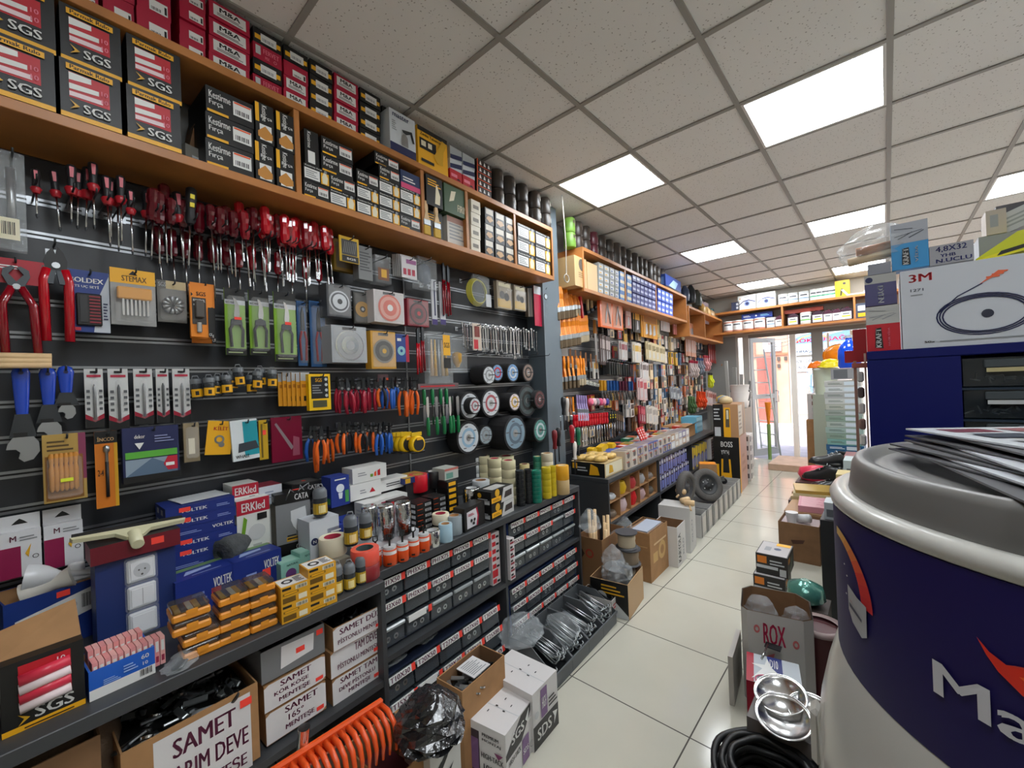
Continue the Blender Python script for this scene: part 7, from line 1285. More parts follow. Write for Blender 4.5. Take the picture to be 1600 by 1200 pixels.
def ex_case(w, h):
    L = []
    for k in (-.24, .22): L.append(('pliers', MB().tube([(w*k, -.012, h*.3), (w*(k+.06), -.012, -h*.05), (w*(k+.1), -.012, -h*.36)], [.004, .008, .006], STEEL, 6).tube([(w*k, -.012, h*.3), (w*(k-.06), -.012, -h*.05), (w*(k-.1), -.012, -h*.36)], [.004, .008, .006], LGREY, 6)))
    return L
hung('orange_plier_case', 'translucent orange case of pliers in the middle of the far display', 'tool case', (938, 463, 975, 518), .2, .03, K('f0703a', .25), [('r', .06, .06, .47, .94, K('e8a488')), ('r', .53, .06, .94, .94, K('e8a488'))], extra=ex_case)
def packs(name, label, cat, u0, v0, u1, v1, n, col, col2, t=.12, sh=3.0, F=None, group=None):
    for i in range(n):
        q = (u0+sh*i, v0+sh*.35*i, u1+sh*i, v1+sh*.2*i)
        hung(name, label+(', %s' % pl(i, n) if n > 1 else ''), cat, q, t+.006*(i % 2), .014, K(col, .4), F or [('r', .1, .55, .9, .85, K(col2)), ('p', [(.3, .1), (.7, .15), (.6, .5), (.4, .5)], LGREY)], group or (label if n > 1 else None), hooked=(i == 0))
T8 = [('trowel_card', 'pink and steel trowel card right of the orange case', 'tool card', 977, 477, 987, 514, 1, 'c98a84', 'e8c8c4'), ('yellow_strap', 'black and yellow strap pack beside the trowel card', 'pack', 988, 482, 998, 520, 2, '24221e', 'e8a81c'),
      ('cable_tie_pack', 'amber cable tie pack in the thick bundle', 'pack', 1001, 482, 1013, 528, 6, 'e09a20', 'a8680c'), ('gold_card', 'pale gold card behind the amber bundle', 'tool card', 1021, 490, 1031, 528, 1, 'b8a468', '6a5a30'),
      ('red_white_card', 'red and white carded tool high on the far display', 'tool card', 1032, 488, 1041, 518, 3, 'c8bcbc', 'c83850'), ('striped_pack', 'pink striped flat pack beside the round white pads', 'pack', 1052, 498, 1061, 524, 2, 'd88c88', 'e8dcd8'),
      ('long_tool_card', 'long dark and red carded tool under the orange case', 'tool card', 937, 522, 943, 570, 5, '5a4a48', 'b8a8a4'), ('silver_pack', 'silver and pink blister in the middle of the far display', 'pack', 967, 532, 975, 562, 3, 'b8b0ac', '8a3a44'),
      ('knife_blister', 'pale blister with a yellow knife in the far display', 'pack', 988, 534, 997, 566, 3, 'cfc8bc', 'c8a030'), ('gold_brush_bag', 'clear and gold bag of small brushes, in the long bundle', 'bag', 1009, 533, 1016, 562, 9, 'c8b890', '8a7a50'),
      ('black_hook_pack', 'black pack behind the small gold bags', 'pack', 1012, 545, 1030, 566, 1, '1c1a1a', '3a3634'), ('silver_blister', 'silver blister over a dark card, lower middle', 'pack', 1000, 565, 1008, 592, 3, 'c4bcb8', '5a4a48'), ('red_card_pack', 'red and clear card hanging above the far bench', 'tool card', 996, 590, 1003, 624, 4, 'c8a8a8', 'a82838'),
      ('crimson_pack', 'crimson pack in the lowest row of the far display', 'pack', 998, 634, 1003, 660, 3, '9a1c34', 'c85868'), ('white_pack', 'white pack in the lowest row of the far display', 'pack', 1010, 634, 1017, 660, 5, 'd4ccc0', 'a8a098'), ('grey_blister', 'grey blister on the far panel near the gloves', 'pack', 1048, 604, 1054, 622, 4, '8f949a', '5a6068'),
      ('black_pull_handle', 'black and tan carded handle right of the red screwdrivers', 'tool card', 957, 640, 960, 672, 6, '2a2624', '8a6a4a'), ('strap_bundle', 'orange and grey ratchet strap high beside the gloves', 'strap', 1070, 502, 1076, 556, 5, 'c88a6c', '9aa4b0'),
      ('pale_card', 'pale lilac card near the far shelf', 'tool card', 1096, 470, 1102, 506, 3, 'b8a8b4', '8a7a8c'), ('yellow_black_pack', 'yellow and dark pack under the far shelf end', 'pack', 1127, 488, 1131, 520, 3, 'd8a820', '3a3420'), ('red_metal_tool', 'red and steel small tool near the far end of the display', 'tool', 1107, 528, 1110, 566, 4, 'a83a34', '4a4442'),
      ('grey_rod_pack', 'bundle of grey rods near the shop front', 'pack', 1121, 532, 1124, 570, 4, 'a8aaae', '7a7c80'), ('copper_tool', 'copper-handled tool near the shop front', 'tool', 1120, 586, 1124, 608, 4, 'b0704c', 'd8b8a0'), ('pale_pink_pack', 'pale pink pack near the far end of the display', 'pack', 1104, 610, 1108, 632, 5, 'd0b0a8', 'a85848'),
      ('small_wrench_pack', 'small steel pack above the scrapers', 'pack', 912, 592, 916, 600, 9, '8a8a80', 'c8c8b8'), ('teal_tool', 'turquoise clamp under the far wooden shelf', 'tool', 1112, 482, 1126, 496, 1, '3a9aa8', '2a6a78')]
for r in T8: packs(*r)
for i, (u, v) in enumerate(((1066, 509), (1067, 526))): s, z = wq(u, v, .18); top('polishing_pad', MB().lathe([(.05, 0), (.055, -.012), (.05, -.024)], K('d8d0b8', .9), 18, ax='y'), WM(s, .17, z), 'round white polishing pad beside the striped packs, %s' % ('upper', 'lower')[i], 'pad', 'round white pads')
# trowel fan, scrapers
TRW = fix([('blade', MB().prism([(-.05, -.12), (.05, -.12), (.05, 0), (-.05, 0)], -.001, .001, STEEL)), ('handle', MB().tube([(-.03, -.03, .02), (.03, -.03, .02)], .01, BLACK, 6))])
for i in range(11): hang(TRW, 'finishing_trowel', 'trowel', 948+3.6*i, 566+.5*i, .13, 'steel finishing trowel in the fanned row, %s' % pl(i, 11), 'finishing trowels', rz=1.1)
def scraper(c): return fix([('handle', MB().prism([(-.009, 0), (.009, 0), (.013, -.06), (.010, -.1), (-.010, -.1), (-.013, -.06)], -.007, .007, K(c, .3))), ('blade', MB().prism([(-.010, -.1), (.010, -.1), (.032, -.165), (.032, -.2), (-.032, -.2), (-.032, -.165)], -.001, .001, CHROME))])
SCR = [scraper(c) for c in ('c89020', 'd8a84c', '1f4f8c', '5a1c34')]
for i in range(22): u = 937+2.4*i; hang(SCR[0 if i < 4 else (1 if i < 5 else (2 if i < 13 or i > 18 else 3))], 'putty_scraper', 'scraper', u, 594+.1*i, .12+.02*(i % 2), '%s-handled putty scraper in the long row, %s' % ('gold' if i < 5 else ('blue' if i < 13 or i > 18 else 'maroon'), pl(i, 22)), 'putty scrapers', rz=.9)
for i in range(7): hang(WBR if i % 2 else OBS, 'small_brush', 'brush', 868+4.5*i, 620, .12+.02*(i % 2), 'small brush in the row under the lower orange block, %s' % pl(i, 7), 'row of small brushes', rz=.7, sc=1.3)
for i in range(5): hang(LAV, 'lavender_brush', 'brush', 901+3.5*i, 617+i*.3, .13, 'lavender brush with pale bristles, %s' % pl(i, 5), 'lavender brushes', rz=.9, sc=1.2)
for i in range(6): s, z = wq(920+5*i, 628, .13); top('pink_sponge_pad', MB().lathe([(.02, 0), (.035, -.01), (.035, -.03), (.02, -.04)], K(('e86a8a', 'e8c8cc', '9a8a94', 'd84a78', 'e890a8', '3a3a90')[i], .5), 14, ax='y'), WM(s, .13, z), 'small round pink and grey pad above the red screwdrivers, %s' % pl(i, 6), 'pad', 'small round pads')
for i in range(17):
    k = 'D' if i not in (4, 5, 14, 15, 16) else ('Y' if i > 10 else 'D'); P = drv(k, .10, .13)
    hang(P, 'screwdriver', 'screwdriver', 897+3.9*i, 648-.3*i, .14, '%s screwdriver in the second display above the far bench, %s' % ('red' if k == 'D' else 'dark', pl(i, 17)), 'screwdrivers above the far bench', sc=1.1)
for i, (c, u, v) in enumerate((('b0202c', 893, 664), ('1f6a4a', 903, 668), ('e8e0d8', 897, 690), ('202024', 872, 668), ('7a1c24', 866, 672), ('2a2a2c', 880, 620), ('c8c0b8', 885, 622))): hang(fix([('handle', MB().lathe([(.01, 0), (.02, -.01), (.022, -.05), (.014, -.1), (.018, -.14)], K(c, .3), 10)), ('tip', MB().tube([(0, 0, -.14), (0, 0, -.26)], .006, K('2a2a2c'), 6))]), 'large_screwdriver', 'screwdriver', u, v, .26, 'large screwdriver hanging at the pier edge, %s' % pl(sorted((893, 903, 897, 872, 866, 880, 885)).index(u), 7), 'tools at the pier edge')
# gloves
def glove(c, c2=None):
    m = mat('glove_'+c, c, .75, var=.08); g = MB().lathe([(.03, .0), (.035, -.05), (.045, -.09), (.045, -.14), (.035, -.155)], m, 10, sy=.35)
    L = [('cuff', MB().lathe([(.033, .03), (.036, .0), (.03, -.01)], K(c2 or c, .7), 10, sy=.4)), ('palm', g)]
    for k, (x, l) in enumerate(((-.033, .05), (-.011, .07), (.011, .075), (.033, .06))): L.append(('finger', MB().tube([(x, 0, -.145), (x*1.1, -.004, -.155-l*.6), (x*1.1, .002, -.155-l)], [.0105, .010, .007], m, 6)))
    L.append(('thumb', MB().tube([(-.04, 0, -.08), (-.065, -.005, -.12), (-.062, 0, -.145)], [.012, .011, .008], m, 6))); return fix(L)
GL = {c: glove(c, c2) for c, c2 in (('e8501c', 'e8501c'), ('4a6a3c', '6a8a5a'), ('d8c8c4', 'b8304a'), ('e0e83a', '4a4a4a'), ('8a94a0', '3a5a90'), ('e0a0a0', 'd05060'), ('b87848', 'd8c8b8'))}
for i, (c, u, v, n) in enumerate((('e8501c', 1090, 614, 4), ('4a6a3c', 1077, 622, 3), ('d8c8c4', 1078, 566, 4), ('8a94a0', 1090, 562, 3), ('e0e83a', 1108, 585, 2), ('e0a0a0', 1100, 558, 3), ('b87848', 1124, 560, 3))):
    for k in range(n): hang(GL[c], 'work_glove', 'glove', u+3.4*k, v+.4*k, .17+.03*(k % 2), '%s work glove in the glove bundle by the door end, %s' % ({'e8501c': 'orange', '4a6a3c': 'green', 'd8c8c4': 'pale', '8a94a0': 'grey and blue', 'e0e83a': 'fluorescent yellow', 'e0a0a0': 'pink', 'b87848': 'tan'}[c], pl(k, n)), 'hanging work gloves', rz=.8)
rnd = random.Random(31); FC = ['c8bcb0', 'a83a3c', '3a3c40', 'd8a83c', 'b8b4b0', '8a5a3c', '5a7a9c', 'd8d0c8', 'c86a40', '7a7a78', 'e0c8a0', '4a3a34']
for r, (z, s0_, s1_) in enumerate(((2.08, 3.9, 7.6), (1.86, 4.1, 7.7), (1.68, 3.2, 7.5), (1.52, 4.2, 7.7), (1.36, 3.1, 7.6), (1.22, 4.3, 7.7), (1.08, 3.3, 7.6), (.98, 4.8, 6.8))):
    s = s0_; k = 0
    while s < s1_:
        w, h, n = rnd.uniform(.07, .12), rnd.uniform(.12, .20), rnd.choice((1, 2)); c, c2 = rnd.choice(FC), rnd.choice(FC)
        me = carton(w, .012, h, K(c, .4), F=[('r', .1, .6, .9, .92, K(c2)), ('p', [(.25, .08), (.75, .1), (.65, .52), (.38, .5)], K(rnd.choice(FC)))]).mesh('pack')
        for i in range(n): top('hanging_pack', me, WM(s+.012*i, .045+.022*i, z-h, 0, 0, rnd.uniform(-.04, .04)), 'small carded pack on the far display, %s row, %s, %s' % (('top', 'second', 'third', 'fourth', 'fifth', 'sixth', 'seventh', 'bottom')[r], 'bunch %d along' % (k+1) if False else nth(k)+' bunch', ('rear one', 'front one')[i]), 'pack', 'carded packs on the far display')
        s += w+rnd.uniform(.05, .11); k += 1
# ------------------------------------------------------------------ on the far bench
PB_ = [('r', .1, .15, .9, .85, K('c8beb0')), ('c', .5, .5, .22, K('6a6460')), ('r', .15, .7, .6, .82, K('b85040'))]
s0 = 2.83
build('glove_carton', 'carton', [(None, MB().box(0, 0, 0, .34, .30, .11, K('c8b080')).face('F', 0, 0, 0, .34, .3, .11, [('r', .05, .1, .95, .9, CREAM), ('p', [(.2, .2), (.45, .2), (.4, .7), (.25, .8)], GOLD)]).face('L', 0, 0, 0, .34, .3, .11, [('r', 0, 0, 1, 1, BLACK), ('r', .05, .5, .2, .9, YEL), ('p', [(.55, .1), (.85, .15), (.8, .7), (.6, .9)], YEL), ('l', .2, .3, .5, .7, 2, LGREY)]))], WM(s0, .50, B2Z+.001), 'black and yellow display carton of gloves at the near corner of the far bench')
for i in range(6): top('tan_glove_pack', MB().lathe([(.04, 0), (.075, .012), (.07, .035), (.02, .045)], mat('tan_knit_in_film', 'd8b468', .35, var=.3, vscale=25), 10, sy=.7), WM(s0+.08+.16*(i % 2), .43-.08*(i//2 % 3), B2Z+.112+.0*(i//2)), 'bagged tan glove pack heaped on the glove carton, %s' % pl(i, 6), 'glove pack', 'tan glove packs')
for i in range(4): top('yellow_tape_dispenser', MB().prism([(-.04, 0), (.04, 0), (.045, .025), (.01, .05), (-.04, .04)], -.03, .03, K('e8b81c', .35)), WM(3.2+.11*i, .20+.03*(i % 2), B2Z+.12), 'yellow dispenser in the row behind the glove carton, %s' % pl(i, 4), 'dispenser', 'yellow dispensers')
top('blue_long_tray', MB().box(0, 0, 0, .42, .2, .118, K('2a54a8')), WM(3.15, .34, B2Z+.001), 'blue tray box carrying the yellow dispensers', 'tray')
cols = ['c8b8a4', 'd8d0c8', 'b89878', 'cfc4bc', 'a8a4b4', '8a84a8', 'c8c0c4', '5a62a0', '4a5aa8', 'd0d4dc']
for i in range(14):
    for r in range(2):
        c = K(cols[(i+r*3) % 10 if i > 1 else (i % 3)]); w = .128
        top('small_parts_carton', carton(w, .13, .075, c, F=PB_ if i < 9 else [('r', .1, .2, .8, .8, WHITE)], T=[('r', .1, .1, .9, .9, K('8a8078'))]), WM(3.24+.132*i, .455, B2Z+.001+.076*r), 'small picture box at the front edge of the far bench, %s, %s row' % (pl(i, 14), ('lower', 'upper')[r]), 'box', 'picture boxes along the far bench edge')
HEAP = ['c83a30', 'e8e0dc', 'd8a830', '4a4a4c', '9aa8b0', 'b8302c', 'c8b8a8', '2a7a5a', 'd8d4d0', 'a87a50', 'c84a3c', '7a8a9c', 'e0d4c0', '3a4a8a']
rnd = random.Random(12)
for i in range(42):
    s = 3.62+.06*i+rnd.uniform(-.02, .02) if i < 40 else 3.7; t = .30-.13*(i % 2)
    top('goods_pack', carton(.11, .09, .10+.05*rnd.random(), K(HEAP[i % 14], .4), F=[('r', .1, .3, .9, .8, K(HEAP[(i*5+3) % 14]))], T=[('r', .1, .1, .7, .8, K(HEAP[(i*3+1) % 14]))]), WM(s, t, B2Z+.001, rnd.uniform(-.08, .08)) if i < 40 else WM(3.7+.1*i-4, .1, B2Z+.001), 'assorted small pack standing behind the picture boxes, %s' % pl(i, 42), 'pack', 'assorted packs on the far bench')
for i in range(3): top('red_striped_pack', MB().box(-.02, -.005, 0, .02, .005, .13, K('d83a34')).face('F', -.02, -.005, 0, .02, .005, .13, [('l', .2, .1, .8, .9, 4, WHITE)]), WM(3.86+.06*i, .40, B2Z+.155, 0, -.25, -.3), 'red and white striped pack leaning behind the picture boxes, %s' % pl(i, 3), 'pack', 'red striped packs')
top('open_kraft_box', MB().box(0, 0, 0, .4, .3, .14, KRAFT).quad([(0, 0, .14), (.4, 0, .14), (.38, -.08, .19), (.02, -.08, .18)], KRAFT), WM(5.25, .42, B2Z+.001), 'open kraft box with raised flap on the far bench', 'box')
for i in range(3): top('light_blue_box', carton(.3, .2, .07, K('6ab0cc'), F=[('r', .05, .2, .95, .8, K('8cc8dc'))]), WM(5.95, .3, B2Z+.001+.071*i), 'light blue box in the pile at the end of the far bench, %s' % tier(i, 3), 'box', 'light blue boxes')
# below the far bench: kraft pigeon holes, navy packs, labels
pg = MB()
for x in (0, .21, .42, .63, .84, 1.06): pg.box(x, 0, 0, x+.006, .3, .30, KRAFT)
for z in (0, .145, .294): pg.box(.006, .002, z, 1.06, .3, z+.006, KRAFT)
top('pigeonhole_insert', pg, WM(2.84, .515, .383), 'kraft cardboard pigeonholes inside the near end of the far bench', 'insert')
PGC = [('c8ccd0', .04), ('d8b020', .10), ('b83a3c', .09), ('a8a8a8', .08), ('8a8078', .05), ('7a6a5a', .05), ('d8c0c0', .10), ('d81f26', .12), ('c8a8a8', .09), ('6a645c', .06)]
for k, (c, h) in enumerate(PGC): i, r = k % 5, 1-k//5; top('pigeonhole_goods', MB().lathe([(.05, 0), (.07, h*.5), (.05, h)], K(c, .35), 9, sy=.8), WM(2.975+.21*i, .455, .3905+.145*r), 'small goods in the %s pigeonhole of the %s row' % (pl(i, 5), ('lower', 'upper')[r]), 'goods', 'goods in the pigeonholes')
for i in range(14):
    for r in range(2):
        if r == 1 and i > 12: continue
        top('navy_blister', carton(.066, .2, .15, K('2c3264' if (i+r) % 2 else '8a8ab0', .2), F=[('r', .15, .1, .85, .6, K('6a74b8')), ('r', .2, .7, .8, .9, LGREY)], L=[('r', .1, .1, .9, .9, K('9a98b8'))]), WM(3.99+.072*i, .42, .3815+.152*r-.0), 'navy and silver blister pack under the far bench, %s, %s row' % (pl(i, 14), ('lower', 'upper')[r]), 'pack', 'navy blister packs')
for i in range(8): top('lamp_blister', carton(.08, .2, .26, K('30386e' if i % 2 else 'c8b040', .3), F=[('r', .1, .6, .9, .95, K('d8b830')), ('r', .2, .1, .8, .5, K('8a94c8'))]), WM(5.13+.088*i, .42, .3815), 'tall navy and yellow pack under the far bench, %s' % pl(i, 8), 'pack', 'navy and yellow packs')
for i in range(2): top('label_pack', carton(.15, .2, .27, K('d4d0cc'), F=[('l', .1, .1, .9, .9, 6, K('8a8488'))]), WM(5.93+.17*i, .46, .3815), 'white lettered pack at the end of the far bench, %s' % ('left', 'right')[i], 'pack', 'white lettered packs')
for i, (s, c) in enumerate(((2.95, '3a3a3a'), (3.3, '8a8a88'), (3.65, '5a5a58'))): top('storage_tub', MB().prism([(-.09, 0), (.09, 0), (.12, .14), (-.12, .14)], -.1, .1, K(c, .4)), WM(s+.05, .38, .001), 'grey storage tub on the floor inside the far bench, %s' % pl(i, 3), 'tub', 'storage tubs')
top('coiled_white_cord', MB().tube([(0, 0, .68), (.01, -.01, .3), (.0, -.01, .1)]+[(.035*math.cos(a), -.01, .04+.03*math.sin(a)) for a in [PI/2+2*PI*k/12 for k in range(24)]], .004, K('b8b4a8'), 6), WM(su(882, 2.35, .33), .335, 2.24), 'pale cord hanging in a loose coil by the end of the second wooden shelf', 'cord')
# ================================================================== right side of the aisle
# giant paint-can display
CC, RL = Vector((.367, 1.283, 0)), .474
CANW = mat('grey_white_gloss_plastic', 'b9b7b0', .3, coat=.3); LIDG = mat('silver_grey_lid', '72706d', .38, .25); LABP = mat('deep_violet_label', '1a1250', .5, spec=.3)
body = MB().lathe([(.455, 0), (.49, .05), (.515, .40), (.52, .62), (.513, .70), (.495, .79), (.478, .85), (.472, .862)], CANW, 72)
body.lathe([(.472, 1.186), (.478, 1.192), (.480, 1.205), (.474, 1.216), (.462, 1.222), (.444, 1.219)], CANW, 72, cap=False)
for k in range(12):      # raised ribs moulded into the base
    a = 2*PI*k/12+.2; pts = []
    for q in range(13):
        f_ = q/12; aa = a-.16+.32*f_; z = .30+.42*math.sin(PI*f_); rr = .512 if z < .66 else .512-.22*(z-.66); pts.append((rr*math.cos(aa), rr*math.sin(aa), z))
    body.tube(pts, .011, CANW, 6)
lid = MB().lathe([(.444, 1.214), (.442, 1.23), (.436, 1.275), (.430, 1.288), (.420, 1.292), (.405, 1.288), (.398, 1.272), (.392, 1.270), (.386, 1.276), (.33, 1.276), (.325, 1.268), (.0, 1.268)], LIDG, 72, cap=False)
lab = MB().lathe([(RL, .862), (RL, 1.186)], LABP, 96, cap=False)
def onc(th, z, l=1): a = math.radians(th); r = RL+.0012*l; return (r*math.cos(a), r*math.sin(a), z)
def wrap_poly(pts, m, l=1): lab.add([onc(t, z, l) for t, z in pts], [tuple(range(len(pts)))], m)
def wrap_quadstrip(A, B, m, l=1):
    for i in range(len(A)-1): lab.add([onc(*A[i], l), onc(*B[i], l), onc(*B[i+1], l), onc(*A[i+1], l)], [(0, 1, 2, 3)], m)
LW = K('c9c9cf')
vs, fs = textmesh('Marshall')
th0, th1, z0, z1 = -133.0, -133.0+41, .969, 1.022
lab.add([onc(th0+(th1-th0)*a, z0+(z1-z0)*b_, 3.2) for a, b_ in vs], fs, LW)
sp = [(-126.2, 1.092), (-124.6, 1.078), (-122.5, 1.070), (-121.5, 1.074), (-118, 1.085), (-112, 1.09), (-106, 1.07), (-112, 1.055), (-117, 1.035), (-120.7, 1.037), (-123.5, 1.055), (-125, 1.072)]
wrap_poly(sp, K('e0301c'), 2.5); wrap_poly([(-121, 1.062), (-117, 1.072), (-111, 1.078), (-114, 1.06), (-118, 1.045)], K('f06a24'), 3.4)
# rainbow band curving from yellow to red, silver tin below it
N = 16; cols_ = ['d8b060', 'd8a04c', 'd88a3c', 'd8702c', 'd85024', 'd03020', 'c82020', 'c01c20']
for i in range(N):
    f0, f1 = i/N, (i+1)/N
    def arc(f, w): 
        a = PI*.5*f; return (-165+13.5*math.sin(a)+w*math.sin(a), 1.025+.105*math.cos(a)+w*.004*math.cos(a))
    lab.add([onc(*arc(f0, 0), 2), onc(*arc(f1, 0), 2), onc(*arc(f1, 4.2), 2), onc(*arc(f0, 4.2), 2)], [(0, 1, 2, 3)], K(cols_[i*8//N]))
wrap_poly([(-157.6, 1.045), (-153, 1.035), (-149.3, 1.032), (-149.5, .972), (-151.5, .962), (-155.5, .975), (-157.4, .995)], K('a9abae', .3), 3); wrap_poly([(-156.5, 1.012), (-151, 1.0), (-151, .994), (-156.5, 1.004)], K('4a4a5a'), 4); wrap_poly([(-156.2, 1.02), (-154.8, 1.012), (-155.5, 1.018)], RED, 4)
for (t_, z) in ((-158.2, 1.06), (-159, 1.02), (-159.6, 1.08)): wrap_poly([(t_-.4, z), (t_, z+.002), (t_+.4, z), (t_, z-.002)], WHITE, 2)
root = build('giant_paint_can_display', 'display can', [(None, body), ('lid', lid), ('label', lab)], GM(CC.x, CC.y, 0), 'giant paint can with violet label, white rim and grey lid, nearest on the right')
a_ = math.radians(-176); part('side_boss', MB().box(-.012, -.03, -.07, .012, .03, .07, CANW, .012), root, M=Matrix.Translation((.524*math.cos(a_), .524*math.sin(a_), .60)) @ Matrix.Rotation(a_, 4, 'Z'))
# colour chart leaflets fanned on the lid
SHW = K('c9ccd0', .25); SHD = K('5a5a5c', .3)
LX = [PW(1360, 690, 1.34), PW(1425, 700, 1.33), PW(1600, 750, 1.33)]
LM = K('6a2434', .3); LN = K('343a46', .3)
for i in range(9):
    z = 1.2935+.005*i; ti = .015 if i > 5 else 0
    M = GM(.27+.006*i, 1.17+.012*i, z+(.006 if i > 6 else 0), -1.22+.07*((i*3) % 5)-.12, 0, 0)
    m = MB().box(-.25, -.19, 0, .26, .19, .0035, SHW if i in (8, 5, 2) else SHD)
    if i == 8:
        F = []
        for r in range(5):
            for c in range(3): F.append(('r', .06+.185*r, .1+.3*c, .18+.185*r, .33+.3*c, (LM, K('a8a49a'), LN, K('7a3a3e'), K('8a8a86'))[(r*2+c*3) % 5]))
        m.face('T', -.25, -.19, 0, .26, .19, .0035, F)
    top('colour_chart_leaflet', m, M, 'colour chart leaflet with maroon and grey swatches on top of the fanned pile' if i == 8 else 'glossy leaflet in the fanned pile on the can lid, %s' % tier(i, 9), 'leaflet', None if i == 8 else 'leaflets on the can lid')
# blue cabinet with drawers behind the can
CB = mat('royal_blue_steel', '06105a', .5, spec=.25); YC = 2.2; CT_Z = 1.563
xl_, _ = yq(1357, 620, YC); xd, _ = yq(1504, 620, YC)
root = top('blue_cabinet', None, GM(0, 0, 0), 'royal blue metal cabinet with small drawers behind the giant paint can', 'cabinet')
part('top_panel', MB().box(xl_, YC, CT_Z-.035, 1.2, YC+.5, CT_Z, CB, .003), root)
part('side_panel', MB().box(xl_, YC+.004, 0, xd, YC+.5, CT_Z-.036, CB), root); part('back_panel', MB().box(xd, YC+.3, 0, 1.2, YC+.5, CT_Z-.036, CB), root)
DF = mat('dark_teal_drawer_frame', '1c2c3c', .4)
for r in range(7):
    zt_ = CT_Z-.048-.113*r
    part('drawer_rail', MB().box(xd, YC+.01, zt_-.113, 1.2, YC+.3, zt_-.105, DF), root)
    for c in range(4):
        x0 = xd+.005+.24*c; x1 = x0+.225
        dm = MB().box(x0, YC+.018, zt_-.10, x1, YC+.28, zt_, mat('dark_clear_drawer', '2a3034', .12, alpha=.7, coat=.5))
        dm.box(x0+.05, YC+.002, zt_-.035, x1-.05, YC+.018, zt_-.006, mat('smoked_pull', '454c50', .2), .003)
        rnd = random.Random(r*7+c)
        for k in range(14): xx = x0+.02+rnd.random()*.17; dm.tube([(xx, YC+.05, zt_-.09+rnd.random()*.03), (xx+rnd.uniform(-.03, .03), YC+.03, zt_-.09+rnd.random()*.04)], .003, ZINC, 5)
        d_ = part('drawer', dm, root); part('label', MB().box(x0+.055, YC-.001, zt_-.05, x1-.055, YC+.0015, zt_-.036, K('b8ac80') if (r+c) % 2 == 0 else LGREY), d_)
part('end_panel', MB().box(1.2, YC, 0, 1.23, YC+.5, CT_Z, CB), root)
# boxes on the cabinet
def yb(name, label, cat, u0, v0, u1, v1, y, d, base, F=(), L=(), z=None, w=None, rz=0, P=None):
    x0, zb = yq(u0, v0, y); x1, zt_ = yq(u1, v1, y)
    if z is not None: zb = z
    W_ = w or x1-x0; H = zt_-zb; m = MB().box(0, 0, 0, W_, d, H, base)
    if F: m.face('F', 0, 0, 0, W_, d, H, F)
    if L: m.face('L', 0, 0, 0, W_, d, H, L)
    return build(name, cat, [(None, m)]+(P(W_, d, H) if P else []), GM(x0, y, zb+.0006, rz), label)
def cordart(W_, d, H):
    rg = MB()
    for k, (a, b_) in enumerate(((.115, .072), (.108, .066), (.1, .06))): rg.tube([(W_*.42+a*math.cos(t), -.0015-.0006*k, H*.36+b_*math.sin(t)) for t in [2*PI*i/30 for i in range(30)]], .0022, NAVY, 5, closed=True)
    rg.tube([(W_*.42-.11, -.0015, H*.42), (W_*.30, -.0015, H*.60), (W_*.42, -.0015, H*.72)], .002, NAVY, 5); rg.tube([(W_*.42+.11, -.0015, H*.30), (W_*.70, -.0015, H*.42), (W_*.73, -.0015, H*.52)], .002, NAVY, 5)
    pg_ = MB(); OP = K('e8683c')
    for (cx, cz, dx, dz) in ((.43, .735, .09, .10), (.73, .53, 0.005, .16)):
        pg_.prism([(W_*(cx+dx*q)-.010*(1.3-q), H*(cz+dz*q)-.006*(1.3-q)) if s_ else (W_*(cx+dx*q)+.010*(1.3-q), H*(cz+dz*q)+.006*(1.3-q)) for s_, q in ((1, 0), (0, 0))]+[(W_*(cx+dx)+.012, H*(cz+dz)), (W_*(cx+dx)-.012, H*(cz+dz)+.004)], -.003, -.0008, OP)
        for q in (.45, .7, .95): pg_.box(W_*(cx+dx*q)-.016*(1.2-q*.5), -.0034, H*(cz+dz*q)-.002, W_*(cx+dx*q)+.016*(1.2-q*.5), -.0008, H*(cz+dz*q)+.003, OP)
    return [('printed_cord', rg), ('printed_earplugs', pg_)]
yb('earplug_box', 'large white box with 3M lettering and a corded earplug picture'.replace('3M', 'red'), 'box', 1411, 545, 1408, 425, YC+.01, .3, K('c5c9d0'), z=CT_Z, w=.50, P=cordart, F=[('t', '3M', .05, .84, .17, .94, K('c81e28')), ('t', '1271', .055, .72, .125, .755, K('5a5e68')), ('l', .055, .66, .12, .69, 1, GREY), ('c', .44, .36, .03, K('23283a')), ('t', '50x', .12, .06, .175, .085, BLACK), ('l', .2, .055, .75, .085, 1, GREY), ('l', .2, .13, .9, .135, 1, LGREY)])
NAIL = [('p', [(.1, .35), (.85, .55), (.85, .58), (.1, .39)], GREY), ('p', [(.2, .2), (.6, .5), (.58, .53), (.18, .24)], GREY), ('p', [(.5, .2), (.9, .5), (.88, .53), (.48, .24)], GREY), ('p', [(.1, .8), (.6, .7), (.6, .73), (.1, .83)], GREY)]
def up(fr): return fr
yb('red_nail_box', 'red and white nail box with KRAFT lettering at the cabinet edge'.replace('KRAFT lettering', 'sideways lettering'), 'box', 1355, 545, 1405, 475, YC+.02, .12, RED, z=CT_Z, F=[('r', 0, .60, 1, 1, K('b4b4b0'))]+[('p', [(x, .62+.36*y) for x, y in d[1]], d[2]) for d in NAIL]+[('p', [(.25, .08), (.5, .05), (.45, .52), (.28, .5)], BLACK), ('v', 'KRAFT', .28, .08, .44, .5, WHITE, 1), ('v', 'HAZIR VİDA', .62, .1, .7, .5, PINK, 1)])
_, zt1 = yq(1380, 477, YC+.02)
yb('purple_nail_box', 'worn purple and grey box standing on the red nail box', 'box', 1352, 477, 1400, 425, YC+.03, .12, K('4a4872'), z=zt1+.002, F=[('r', 0, .72, 1, 1, K('a8a8a4')), ('v', 'DYEN', .42, .08, .6, .62, LGREY, -1), ('c', .15, .85, .12, NAVY)])
